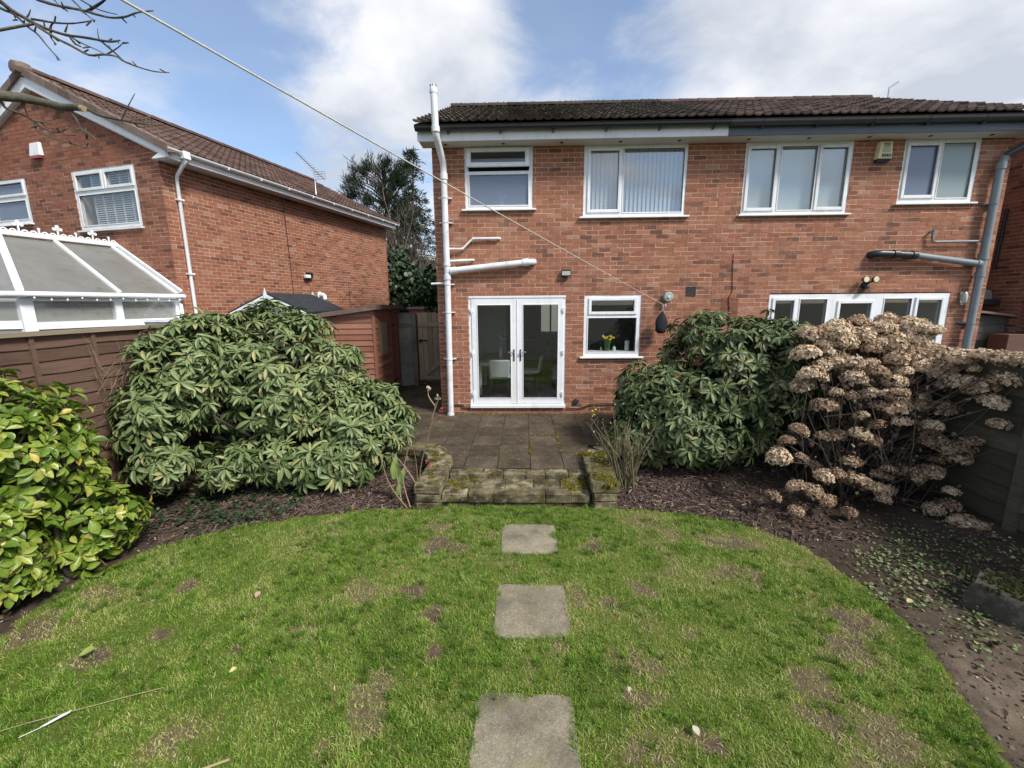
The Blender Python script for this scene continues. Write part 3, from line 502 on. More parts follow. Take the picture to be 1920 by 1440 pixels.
# stepping stones
names = ['square concrete stepping slab in the lawn nearest the stone step', 'square concrete stepping slab in the middle of the lawn path', 'large mottled concrete stepping slab at the near end of the lawn path']
for (x0, x1, y0, y1), lb in zip(SLABS, names):
    mb = MB(); n = 7; vs = []
    ring = []
    for k in range(4*n):
        s_, t_ = divmod(k, n); f_ = t_/n
        px_, py_ = [(x0+(x1-x0)*f_, y0), (x1, y0+(y1-y0)*f_), (x1-(x1-x0)*f_, y1), (x0, y1-(y1-y0)*f_)][s_]
        cxm, cym = (x0+x1)/2, (y0+y1)/2; dx, dy = px_-cxm, py_-cym
        rr = max(abs(dx)/(x1-x0), abs(dy)/(y1-y0)); cor = min(abs(dx)/(x1-x0), abs(dy)/(y1-y0))/0.5
        sc = 1-0.055*max(0, cor-0.8)/0.2+random.uniform(-0.018, 0.006)
        ring.append((cxm+dx*sc, cym+dy*sc))
    m_ = len(ring)
    vs = [(a, b, -0.04) for a, b in ring]+[(a, b, -0.004+random.uniform(-.004, .004)) for a, b in ring]+[((a-cxm)*0.965+cxm, (b-cym)*0.965+cym, 0.006+random.uniform(-.001, .001)) for a, b in ring]
    fs = [(k, (k+1) % m_, m_+(k+1) % m_, m_+k) for k in range(m_)]+[(m_+k, m_+(k+1) % m_, 2*m_+(k+1) % m_, 2*m_+k) for k in range(m_)]+[tuple(range(2*m_, 3*m_))]
    mb.add(vs, fs, random.uniform(0.2, 0.9))
    tag(mb.build('stepping_stone', m_concrete, None, 40), lb, 'stepping stone', 'stepping stones across the lawn')

# stone step and planter walls
def roughen(o, amp=0.006, freq=14.0, cuts=3):
    me = o.data; bm = bmesh.new(); bm.from_mesh(me); bmesh.ops.subdivide_edges(bm, edges=[e for e in bm.edges if e.calc_length() > 0.03], cuts=cuts, use_grid_fill=True)
    bm.normal_update()
    P = np.array([(v.co.x, v.co.y, v.co.z) for v in bm.verts]); P = P+np.array(o.location)
    d = (fbm(P[:, 0]*freq+P[:, 2]*9, P[:, 1]*freq-P[:, 2]*13, 3)-0.5)*2*amp+(vnoise(P[:, 0]*freq*4, P[:, 1]*freq*4+P[:, 2]*50, 7)-0.5)*amp*0.8
    for v, q in zip(bm.verts, d): v.co += v.normal*float(q)
    bm.to_mesh(me); bm.free(); me.update(); return o
def stone(mb, x0, x1, y0, y1, z0, z1, tone=None, j=0.009):
    r = lambda: random.uniform(-j, j)
    mb.hexa([(x0+r(), y0+r(), z0), (x1+r(), y0+r(), z0), (x1+r(), y1+r(), z0), (x0+r(), y1+r(), z0),
             (x0+r(), y0+r(), z1+r()), (x1+r(), y0+r(), z1+r()), (x1+r(), y1+r(), z1+r()), (x0+r(), y1+r(), z1+r())], random.random() if tone is None else tone)
step = thing('garden_step', 'mossy low stone step between the lawn and the patio', 'step', (-0.1, 4.75, 0))
MB().box(-0.93, 0.78, 4.545, 5.09, -0.06, 0.148).build('step_core', m_joint, step)
jx = [-0.948, -0.644, -0.349, 0.242, 0.545, 0.76]
for a, b in zip(jx[:-1], jx[1:]):
    mb = MB(); stone(mb, a+0.003, b-0.003, 4.51, 4.675, 0.045, 0.160); roughen(mb.build('stone', m_stone, step, None, 0.009))
jx = [-0.945, -0.60, -0.22, 0.12, 0.44, 0.76]
for a, b in zip(jx[:-1], jx[1:]):
    mb = MB(); stone(mb, a+0.003, b-0.003, 4.68, 4.94, 0.10, 0.158); roughen(mb.build('stone', m_stone, step, None, 0.008))
jx = [-0.93, -0.512, -0.252, 0.017, 0.271, 0.554, 0.77]
for a, b in zip(jx[:-1], jx[1:]):
    mb = MB(); stone(mb, a+0.003, b-0.003, 4.943, 5.118, 0.08, 0.221); roughen(mb.build('stone', m_stone, step, None, 0.010))
mb = MB()
for q in range(5):
    a = -0.9+q*0.34; stone(mb, a, a+0.325, 4.535, 4.62, -0.06, 0.036, 0.0)
mb.build('stone', m_stone, step, None, 0.01)
def planter(label, path, inward):
    t = thing('planter_wall', label, 'planter wall', (path[0][0], path[0][1], 0), 'stone planter walls beside the step')
    P = spline(path, 10, False); P = [Vector((a, b, 0)) for a, b in P]
    # resample evenly
    L_ = [0.0]
    for a, b in zip(P[:-1], P[1:]): L_.append(L_[-1]+(b-a).length)
    def at(s_):
        for i in range(len(P)-1):
            if L_[i+1] >= s_: return P[i].lerp(P[i+1], (s_-L_[i])/max(1e-6, L_[i+1]-L_[i]))
        return P[-1]
    tot = L_[-1]; MBc = MB()
    for course, (z0, z1, wd, st) in enumerate(((-0.06, 0.085, 0.135, 0.0), (0.09, 0.185, 0.135, 0.17), (0.19, 0.305, 0.155, 0.06))):
        s0 = -st
        while s0 < tot-0.05:
            ln = random.uniform(0.24, 0.36); a, b = at(max(0.0, s0)), at(min(tot, s0+ln-0.006)); s0 += ln
            d = (b-a)
            if d.length < 0.06: continue
            d.normalize(); nrm = Vector((-d.y, d.x, 0)); mb = MB(); r = lambda: random.uniform(-0.008, 0.008)
            w_ = wd+random.uniform(-0.012, 0.012); p = []
            for z in (z0, z1):
                for q, sgn in ((a, -1), (b, -1), (b, 1), (a, 1)):
                    p.append((q.x+nrm.x*w_*sgn+r(), q.y+nrm.y*w_*sgn+r(), z+(r() if z == z1 else 0)))
            mb.hexa(p, random.random()); roughen(mb.build('stone', m_stone, t, None, 0.012), 0.009)
    return t, at, tot
tl, atl, totl = planter('mossy stone planter wall curving beside the red-budded rose stems', [(-1.09, 4.42), (-1.08, 4.75), (-1.085, 5.1), (-1.13, 5.4), (-1.30, 5.66), (-1.55, 5.79), (-1.95, 5.83)], 1)
tr_, atr, totr = planter('yellow-mossed stone planter wall beside the bare twiggy shrub', [(0.93, 4.46), (0.92, 4.8), (0.92, 5.15), (0.95, 5.42), (1.12, 5.66), (1.4, 5.76), (1.8, 5.8)], 1)
def moss_patch(parent, spots, material=None):
    mb = MB()
    for (x, y, z, r_) in spots:
        n = 9; b0 = len(mb.v); cz = z+random.uniform(0.010, 0.022)
        rad = [r_*random.uniform(0.6, 1.25) for _ in range(n)]
        vs = [(x, y, cz)]+[(x+rad[k]*0.6*math.cos(2*PI*k/n), y+rad[k]*0.6*math.sin(2*PI*k/n), z+random.uniform(.006, .016)) for k in range(n)]+[(x+rad[k]*math.cos(2*PI*k/n), y+rad[k]*math.sin(2*PI*k/n), z-0.012) for k in range(n)]
        fs = [(0, 1+k, 1+(k+1) % n) for k in range(n)]+[(1+k, 1+n+k, 1+n+(k+1) % n, 1+(k+1) % n) for k in range(n)]
        mb.add(vs, fs, random.random())
    o = mb.build('moss', material or m_moss, parent, 80); o['kind'] = 'stuff'
def cushions(centres, n, z, spread, r0=0.006, r1=0.018):
    out = []
    for k in range(n):
        cx, cy, s_ = random.choice(centres); out.append((random.gauss(cx, s_*spread), random.gauss(cy, s_*spread), z, random.uniform(r0, r1)))
    return out
def wall_spots(at, tot, n, lo, hi, r0=0.02, r1=0.055):
    out = []
    for k in range(n):
        p = at(random.uniform(lo, hi)*tot); out.append((p.x+random.uniform(-0.13, 0.13), p.y+random.uniform(-0.06, 0.06), 0.303, random.uniform(r0, r1)))
    return out
cen = [(atr(t_*totr).x+random.uniform(-.11, .11), atr(t_*totr).y, random.uniform(0.5, 1.4)) for t_ in [random.uniform(0.02, 0.62) for _ in range(16)]]
moss_patch(tr_, [q for q in cushions(cen, 900, 0.302, 0.045) if abs(q[0]-0.93) < 0.15 or q[1] > 5.3])
cen = [(atl(t_*totl).x+random.uniform(-.10, .10), atl(t_*totl).y, random.uniform(0.4, 1.0)) for t_ in [random.uniform(0.05, 0.8) for _ in range(9)]]
moss_patch(tl, [q for q in cushions(cen, 300, 0.302, 0.03) if abs(q[0]+1.09) < 0.14 or q[1] > 5.3])
cen = [(random.choice((random.uniform(-0.93, -0.6), random.uniform(0.5, 0.75))), random.uniform(4.66, 4.93), random.uniform(0.5, 1.2)) for _ in range(14)]
moss_patch(step, [q for q in cushions(cen, 650, 0.157, 0.04) if -0.94 < q[0] < 0.76 and 4.55 < q[1] < 4.94])
mb_spots = [(random.gauss(0.10, 0.012), random.uniform(5.62, 6.05), 0.222, random.uniform(0.006, 0.015)) for _ in range(90)]+[(random.gauss(-0.34, 0.01), random.uniform(5.75, 6.0), 0.222, random.uniform(0.006, 0.016)) for _ in range(14)]+[(random.gauss(0.527, 0.012), random.uniform(5.6, 6.7), 0.222, random.uniform(0.006, 0.018)) for _ in range(44)]+[(random.uniform(0.1, 0.6), 6.50+random.uniform(-.015, .015), 0.222, random.uniform(0.006, 0.014)) for _ in range(16)]+[(random.uniform(-1.4, 2.0), WY-random.uniform(0.0, 0.06), 0.222, random.uniform(0.006, 0.018)) for _ in range(120)]
moss_patch(patio, mb_spots)
# ------------------------------------------------------------------ brick walls, windows, roofs
def frame_T(org, a, d):
    a = Vector(a); d = Vector(d)
    return Matrix(((a.x, d.x, 0, org[0]), (a.y, d.y, 0, org[1]), (0, 0, 1, org[2]), (0, 0, 0, 1)))
def cells(x0, x1, z0, z1, holes):
    xs = sorted({x0, x1, *[min(max(h[0], x0), x1) for h in holes], *[min(max(h[1], x0), x1) for h in holes]})
    zs = sorted({z0, z1, *[min(max(h[2], z0), z1) for h in holes], *[min(max(h[3], z0), z1) for h in holes]})
    out = []
    for a, b in zip(xs[:-1], xs[1:]):
        for c, d in zip(zs[:-1], zs[1:]):
            mx, mz = (a+b)/2, (c+d)/2
            if not any(h[0] < mx < h[1] and h[2] < mz < h[3] for h in holes): out.append((a, b, c, d))
    return out
BRICKME = {}
def brick_mesh(material):
    if material.name not in BRICKME:
        L_ = []
        for k in range(12):
            mb = MB(); t = [0.03, 0.16, 0.28, 0.36, 0.42, 0.47, 0.52, 0.58, 0.65, 0.74, 0.85, 0.97][k]
            r = lambda: random.uniform(-0.0012, 0.0012)
            x, z = 0.1075, 0.0325
            vs = [(-x, 0.03, -z), (x, 0.03, -z), (x, 0.03, z), (-x, 0.03, z), (-x+r(), r(), -z+r()), (x+r(), r(), -z+r()), (x+r(), r(), z+r()), (-x+r(), r(), z+r())]
            mb.add(vs, [(4, 5, 6, 7), (0, 1, 5, 4), (1, 2, 6, 5), (2, 3, 7, 6), (3, 0, 4, 7)], t)
            L_.append(mb.mesh('brick', material))
        BRICKME[material.name] = L_
    return BRICKME[material.name]
def brick_tone(n):
    t = np.clip(rng.normal(0.50, 0.13, n), 0.05, 0.93); q = rng.uniform(0, 1, n)
    t = np.where(q < 0.11, rng.uniform(0, 0.2, n), t); return np.where(q > 0.965, rng.uniform(0.93, 1.0, n), t)
def brick_wall(wall, T, a0, a1, z0, ztop, openings, material, singles=0, visible=None, gable=None, phase=0):
    B = []; k = 0; z = z0
    while z < ztop-0.03:
        zm = z+0.0375; lim = [(a0, a1)]
        if gable:
            g0, g1 = gable(zm+0.03); lim = [(max(a0, g0), min(a1, g1))] if g1 > g0 else []
        for (h0, h1, hz0, hz1) in openings:
            if hz0 < zm < hz1:
                nl = []
                for (p, q) in lim:
                    if h1 <= p or h0 >= q: nl.append((p, q)); continue
                    if h0 > p: nl.append((p, h0))
                    if h1 < q: nl.append((h1, q))
                lim = nl
        off = 0.1125*((k+phase) % 2)
        for (p, q) in lim:
            i0 = math.floor((p-a0-off)/0.225)
            while True:
                s_ = a0+off+i0*0.225; e_ = s_+0.215; i0 += 1
                if s_ >= q-0.012: break
                s2, e2 = max(s_, p), min(e_, q)
                if e2-s2 < 0.012: continue
                B.append((s2, e2, z, abs(e2-s2-0.215) < 1e-4))
        z += 0.075; k += 1
    zt = min(ztop, z)
    tones = brick_tone(len(B)); chosen = set()
    if singles:
        cand = []
        for i, (s_, e_, zz, full) in enumerate(B):
            if not full or zz+0.07 > ztop: continue
            cpt = T @ Vector(((s_+e_)/2, 0, zz+0.0325))
            if visible and not visible(cpt): continue
            cand.append(((cpt-Vector((0, 0, CAMZ))).length, i))
        cand.sort(); chosen = {i for _, i in cand[:singles]}
        mes = brick_mesh(material); tv = np.array([0.03, 0.16, 0.28, 0.36, 0.42, 0.47, 0.52, 0.58, 0.65, 0.74, 0.85, 0.97])
        for i in chosen:
            s_, e_, zz, _ = B[i]
            Mx = T @ Matrix.Translation(((s_+e_)/2, random.uniform(-0.0018, 0.0018), zz+0.0325))
            place('brick', mes[int(np.argmin(np.abs(tv-tones[i])))], Mx, wall)
    R_ = [i for i in range(len(B)) if i not in chosen]
    A = np.array([(B[i][0], B[i][1], B[i][2]) for i in R_]); n = len(A); jd = rng.uniform(-0.0025, 0.0025, n)
    jv = lambda: rng.uniform(-0.0012, 0.0012, n)
    V = np.zeros((n, 8, 3)); sz = np.minimum(A[:, 2]+0.065, ztop)
    for q, (ia, iz) in enumerate(((0, 0), (1, 0), (1, 1), (0, 1))):
        zz = A[:, 2] if iz == 0 else sz
        V[:, q] = np.stack([A[:, ia], np.full(n, 0.03), zz], 1); V[:, 4+q] = np.stack([A[:, ia]+jv(), jd+jv(), zz+jv()], 1)
    f = np.array([(4, 5, 6, 7), (0, 1, 5, 4), (1, 2, 6, 5), (2, 3, 7, 6), (3, 0, 4, 7)])
    F = ((np.arange(n)*8)[:, None, None]+f[None]).reshape(-1, 4)
    Mt = np.array(T); V = V.reshape(-1, 3) @ Mt[:3, :3].T+Mt[:3, 3]
    o = link(bpy.data.objects.new('brickwork', np_mesh('brickwork', V, F, material, np.repeat(tones[R_], 5))), wall); o['kind'] = 'stuff'
def wall_core(name, house, T, a0, a1, z0, z1, holes, thick=0.25):
    mb = MB(T)
    for (a, b, c, d) in cells(a0, a1, z0, z1, holes): mb.box(a, b, 0.0035, thick, c, d)
    return mb.build(name, m_mortar, house)
def window(house, T, x0, x1, z0, z1, lights, sill=0.07, frame=m_upvc, name='window', thick=0.065, sill_mat=None):
    """lights: (gx0, gx1, gz0, gz1, opening sash?, glass)"""
    mb = MB(T)
    for (a, b, c, d) in cells(x0, x1, z0, z1, [l[:4] for l in lights]): mb.box(a, b, 0.012, 0.012+thick, c, d)
    wnd = mb.build(name, frame, house)
    for l in lights:
        g0, g1, h0, h1, sash, gm = l
        if sash:
            ms = MB(T); ms.ring(g0-0.048, g1+0.048, h0-0.048, h1+0.048, 0.052, -0.010, 0.0115); ms.build('sash', frame, wnd, None, 0.005)
        else:
            ms = MB(T); ms.ring(g0-0.016, g1+0.016, h0-0.016, h1+0.016, 0.018, 0.002, 0.0115); ms.build('glazing_bead', frame, wnd, None, 0.003)
        MB(T).ring(g0, g1, h0, h1, 0.006, 0.020, 0.026).build('seal', m_black, wnd)
        MB(T).box(g0-0.004, g1+0.004, 0.034, 0.040, h0-0.004, h1+0.004).build('pane', gm, wnd)
    if sill:
        MB(T).box(x0-sill, x1+sill, -0.060, 0.011, z0-0.034, z0-0.004).build('sill', sill_mat or frame, wnd, None, 0.006)
    return wnd
def room(house, x0, x1, y0, y1, z0, z1, wallm=None, floorm=None, back_hole=None, name='room_shell'):
    mb = MB(); t = 0.05
    mb.box(x0-t, x0, y0, y1, z0, z1); mb.box(x1, x1+t, y0, y1, z0, z1)
    for (a, b, c, d) in cells(x0-t, x1+t, z0, z1, [back_hole] if back_hole else []): mb.box(a, b, y1, y1+t, c, d)
    rm = mb.build(name, wallm or m_interior, house)
    MB().box(x0-t, x1+t, y0, y1+t, z0-t, z0).build('room_floor', floorm or m_floorwood, rm)
    MB().box(x0-t, x1+t, y0, y1+t, z1, z1+t).build('room_ceiling', m_ceiling, rm)
    return rm
TILEME = {}
def tile_meshes(material):
    if material.name not in TILEME:
        out = []; nx = 13; W = 0.306
        for k in range(6):
            mb = MB(); top = []; low = []; up = []
            for i in range(nx):
                x = -W/2+W*i/(nx-1); u_ = (i/(nx-1)*2) % 1.0
                h = 0.030*max(0.0, math.cos((u_ if u_ < 0.5 else u_-1)*2*PI*1.15))**1.3
                top.append((x, 0.0, 0.046+h)); up.append((x, 0.40, 0.012+h)); low.append((x, 0.0, 0.022+h*0.8))
            vs = top+up+low; fs = []
            for i in range(nx-1):
                fs.append((i, i+1, nx+i+1, nx+i)); fs.append((2*nx+i, 2*nx+i+1, i+1, i))
            fs.append((0, nx, 2*nx)); fs.append((nx-1, 3*nx-1, 2*nx-1))
            mb.add(vs, fs, k/5.0); out.append(mb.mesh('roof_tile', material, 50))
        TILEME[material.name] = out
    return TILEME[material.name]
def roof_slope(roof, org, adir, sdir, wid, length, material, pitch_w=0.30, pitch_l=0.345):
    """tiles laid on a slope: org eave start, adir along the eave, sdir up the slope"""
    a = Vector(adir).normalized(); s_ = Vector(sdir).normalized(); n_ = a.cross(s_).normalized()
    Mx = Matrix(((a.x, s_.x, n_.x, org[0]), (a.y, s_.y, n_.y, org[1]), (a.z, s_.z, n_.z, org[2]), (0, 0, 0, 1)))
    me = tile_meshes(material); nc = int(round(wid/pitch_w)); nr = int(length/pitch_l)+1; pw = wid/nc
    for r in range(nr):
        for c_ in range(nc):
            sl = r*pitch_l
            if sl+0.2 > length+0.1: continue
            place('roof_tile', random.choice(me), Mx @ Matrix.Translation(((c_+0.5)*pw+random.uniform(-.003, .003), sl, random.uniform(-.003, .003))) @ Euler((random.uniform(-.008, .008), random.uniform(-.006, .006), random.uniform(-.006, .006))).to_matrix().to_4x4() @ Matrix.Diagonal((pw/0.30, 1, 1, 1)), roof)
    return Mx
def ridge(roof, p, q, material, r=0.125, step_=0.45):
    p, q = Vector(p), Vector(q); L_ = (q-p).length; d = (q-p)/L_; n = int(L_/step_)
    sd_ = Vector((-d.y, d.x, 0))
    for k in range(n):
        a = p+d*(k*L_/n); b = p+d*((k+1)*L_/n+0.02); mb = MB(); vs = []
        for e_, rr in ((a, r*1.04), (b, r*0.97)):
            for i in range(9):
                t = PI*i/8; vs.append(e_+sd_*(rr*math.cos(t))+Vector((0, 0, rr*0.8*math.sin(t)-0.02+random.uniform(-.002, .002))))
        fs = [(i, i+1, 9+i+1, 9+i) for i in range(8)]+[tuple(range(9)), tuple(reversed(range(9, 18)))]
        mb.add(vs, fs, random.random()); mb.build('ridge_tile', material, roof, 60)
def pipe_run(house, name, pts, r, material, collars=(), bracket=(), n=14):
    P = MB().tube(pts, r, n).build(name, material, house, 50)
    for (a, b) in collars: MB().tube([a, b], r*1.22, n).build('collar', material, P, 50)
    for c_ in bracket:
        mb = MB(); mb.tube([(c_[0], c_[1], c_[2]-0.012), (c_[0], c_[1], c_[2]+0.012)], r*1.14, n)
        mb.box(c_[0]-r*2.1, c_[0]+r*2.1, c_[1]+r*0.7, WY+0.005 if c_[1] > 7 else c_[1]+r*1.4, c_[2]-0.011, c_[2]+0.011); mb.build('pipe_bracket', material, P)
    return P
def arc(p, c, q, n=6):
    p, c, q = Vector(p), Vector(c), Vector(q)
    return [tuple((1-t)**2*p+2*t*(1-t)*c+t*t*q) for t in [i/n for i in range(n+1)]]

T0 = Matrix.Translation((0, WY, 0))
XL, XM, XR = -1.57, 3.40, 8.22
ZT = 5.0
D0 = (-1.005, 0.79, 0.35, 2.45); K0 = (1.124, 2.16, 1.325, 2.45); W1 = (-1.007, 0.178, 3.95, 5.2); W2 = (1.063, 2.83, 3.80, 5.2)
R1 = (3.80, 5.60, 3.80, 5.2); R2 = (6.44, 7.69, 3.95, 5.2); RD = (4.45, 7.635, 0.35, 2.45)
YR, ZR = 11.5, 7.06      # ridge
YE, ZE = 7.44, 5.17      # eaves
# ---- this garden's house
house = thing('brick_house', 'red brick house with white french doors and a tall white soil pipe', 'house', ((XL+XM)/2, WY, 0.1), 'semi-detached brick houses')
wl = wall_core('wall', house, T0, XL+0.006, XM, 0.0, ZT-0.02, [D0, K0, (*W1[:3], 4.985), (*W2[:3], 4.985)])
def vis_main(p): return not (p.x > 1.75 and p.z < 2.0) and p.z > 0.3
brick_wall(wl, T0, XL, XM, 0.20, ZT-0.02, [D0, K0, W1, W2], m_brick_pale, 300, vis_main)
# side wall towards the gate, with its gable
TSd = frame_T((XL, 0, 0), (0, -1, 0), (1, 0, 0))
def gab_main(z): 
    if z < ZE-0.1: return (-15.1, -WY)
    h = (ZR-0.15-z)/((ZR-ZE)/(YR-YE)); return (-YR-h, -YR+h)
mb = MB(); mb.add([(XL+0.007, WY+0.002, 0), (XL+0.007, 15.1, 0), (XL+0.007, 15.1, 5.15), (XL+0.007, YR, ZR-0.1), (XL+0.007, WY+0.002, 5.1)], [(4, 3, 2, 1, 0)]); sw = mb.build('side_wall', m_mortar, house)
brick_wall(sw, TSd, -15.1, -WY-0.001, 0.20, 6.9, [], m_brick, 0, None, gab_main, 1)
MB().box(XL+0.02, XM, 14.95, 15.1, 0, 1.28).box(XL+0.02, 0.55, 14.95, 15.1, 1.28, 2.35).box(2.2, XM, 14.95, 15.1, 1.28, 2.35).box(XL+0.02, XM, 14.95, 15.1, 2.35, 5.1).build('front_wall', m_brick_dark, house)
MB().box(XM-0.05, XM+0.05, WY+0.25, 14.9, 0, 5.0).build('party_wall', m_interior, house)
# eaves
def eaves(h, x0, x1, fm, gm, sm, gutr, left_return):
    f = MB().box(x0, x1, 7.55, 7.575, 4.955, 5.165).build('fascia', fm, h, None, 0.003)
    so_ = MB().box(x0, x1, 7.578, WY+0.004, 4.958, 4.972).build('soffit', sm, h)
    x = x0+0.42
    while x < x1-0.2:
        MB().lathe([(0.032, 0), (0.026, -0.006), (0.016, -0.004)], (x, 7.72, 4.957), 14).build('soffit_vent', m_dark, so_); x += 0.98
    n = 12; prof = []
    for i in range(n+1):
        t = PI*i/n; prof.append((7.475+gutr*math.cos(t), 5.135-gutr*0.95*math.sin(t)))
    for i in range(n, -1, -1):
        t = PI*i/n; prof.append((7.475+(gutr-0.006)*math.cos(t), 5.135-(gutr-0.006)*0.95*math.sin(t)))
    mb = MB(); m_ = len(prof); vs = [(x0-0.03, y, z) for y, z in prof]+[(x1+(0.03 if x1 > 5 else -0.001), y, z) for y, z in prof]
    fs = [(i, (i+1) % m_, m_+(i+1) % m_, m_+i) for i in range(m_)]
    fs += [tuple(range(n+1)), tuple(m_+i for i in reversed(range(n+1)))]
    mb.add(vs, fs); g = mb.build('gutter', gm, h, 40)
    x = x0+0.5
    while x < x1:
        b = MB(); 
        for i in range(8):
            t0_, t1_ = PI*i/8, PI*(i+1)/8; rr = gutr+0.007
            b.hexa([(x-0.014, 7.475+gutr*math.cos(t0_), 5.135-gutr*.95*math.sin(t0_)), (x+0.014, 7.475+gutr*math.cos(t0_), 5.135-gutr*.95*math.sin(t0_)), (x+0.014, 7.475+gutr*math.cos(t1_), 5.135-gutr*.95*math.sin(t1_)), (x-0.014, 7.475+gutr*math.cos(t1_), 5.135-gutr*.95*math.sin(t1_)),
                    (x-0.014, 7.475+rr*math.cos(t0_), 5.135-rr*.95*math.sin(t0_)), (x+0.014, 7.475+rr*math.cos(t0_), 5.135-rr*.95*math.sin(t0_)), (x+0.014, 7.475+rr*math.cos(t1_), 5.135-rr*.95*math.sin(t1_)), (x-0.014, 7.475+rr*math.cos(t1_), 5.135-rr*.95*math.sin(t1_))])
        b.box(x-0.014, x+0.014, 7.475, 7.549, 5.05, 5.075); b.build('gutter_bracket', gm, g); x += 0.86
    return f, g
f_, g_ = eaves(house, -1.72, XM-0.06, m_upvc, m_gutblack, m_soffit, 0.058, True)
mb = MB()
mb.hexa([(-1.74, 7.56, 4.955), (-1.72, 7.56, 4.955), (-1.72, YR, ZR-0.26), (-1.74, YR, ZR-0.26), (-1.74, 7.56, 5.15), (-1.72, 7.56, 5.15), (-1.72, YR, ZR-0.05), (-1.74, YR, ZR-0.05)])
mb.build('bargeboard', m_upvc, house)
mb = MB(); mb.hexa([(-1.719, 7.58, 4.957), (XL, 7.58, 4.957), (XL, YR, ZR-0.245), (-1.719, YR, ZR-0.245), (-1.719, 7.58, 4.967), (XL, 7.58, 4.967), (XL, YR, ZR-0.235), (-1.719, YR, ZR-0.235)]); mb.build('verge_soffit', m_soffit, house)
def main_roof(h, x0, x1, tm):
    sl = Vector((0, YR-YE, ZR-ZE)); ln = sl.length
    mb = MB(); mb.hexa([(x0, YE, ZE-0.05), (x1, YE, ZE-0.05), (x1, YR, ZR-0.05), (x0, YR, ZR-0.05), (x0, YE, ZE), (x1, YE, ZE), (x1, YR, ZR), (x0, YR, ZR)])
    mb.hexa([(x0, YR, ZR-0.05), (x1, YR, ZR-0.05), (x1, 15.5, ZE-0.02), (x0, 15.5, ZE-0.02), (x0, YR, ZR), (x1, YR, ZR), (x1, 15.5, ZE+0.03), (x0, 15.5, ZE+0.03)])
    rf = mb.build('roof', tm, h)
    roof_slope(rf, (x0, YE-0.03, ZE), (1, 0, 0), sl, x1-x0, ln, tm)
    ridge(rf, (x0, YR, ZR+0.045), (x1, YR, ZR+0.045), tm)
    return rf
rf = main_roof(house, -1.76, XM-0.05, m_tile)
moss = []
for k in range(330):
    q = random.random()**2.2; y = YR-q*(YR-YE)*0.8; moss.append((random.uniform(-1.7, XM-0.1), y, ZE+(y-YE)*(ZR-ZE)/(YR-YE)+0.065, random.uniform(0.010, 0.026)))
for k in range(120): moss.append((random.uniform(-1.7, XM-0.1), YR-random.uniform(-0.03, 0.05), ZR+0.118, random.uniform(0.010, 0.024)))
moss_patch(rf, moss, m_moss_roof)
# windows
mb = MB(T0)
for c_ in cells(W1[0], W1[1], W1[2], 4.975, [(-0.945, 0.115, 4.575, 4.935), (-0.93, 0.10, 4.014, 4.52)]): mb.box(c_[0], c_[1], 0.012, 0.077, c_[2], c_[3])
wb = mb.build('window', m_upvc, house)
TO = T0 @ Matrix.Translation((0, -0.004, 4.945)) @ Matrix.Rotation(math.radians(-9), 4, 'X')
MB(TO).ring(-0.965, 0.118, -0.325, 0.0, 0.074, -0.024, 0.012).build('open_sash', m_upvc, wb, None, 0.006)
MB(TO).box(-0.893, 0.046, -0.008, -0.002, -0.253, -0.072).build('pane', m_glass, wb)
MB(T0).ring(-0.946, 0.116, 3.998, 4.536, 0.018, 0.002, 0.0115).build('glazing_bead', m_upvc, wb, None, 0.003)
MB(T0).box(-0.934, 0.104, 0.034, 0.040, 4.01, 4.524).build('pane', m_obscure, wb)
MB(T0).box(W1[0]-0.07, W1[1]+0.06, -0.060, 0.011, W1[2]-0.034, W1[2]-0.004).build('sill', m_upvc, wb, None, 0.006)
window(house, T0, W2[0], W2[1], W2[2], 4.975, [(1.175, 1.663, 3.915, 4.872, True, m_glass_sky), (1.752, 2.778, 3.866, 4.90, False, m_glass_sky)])
kw = window(house, T0, K0[0], K0[1], K0[2], 2.45, [(1.25, 2.034, 2.145, 2.352, True, m_glass), (1.199, 2.085, 1.408, 2.035, False, m_glass)])
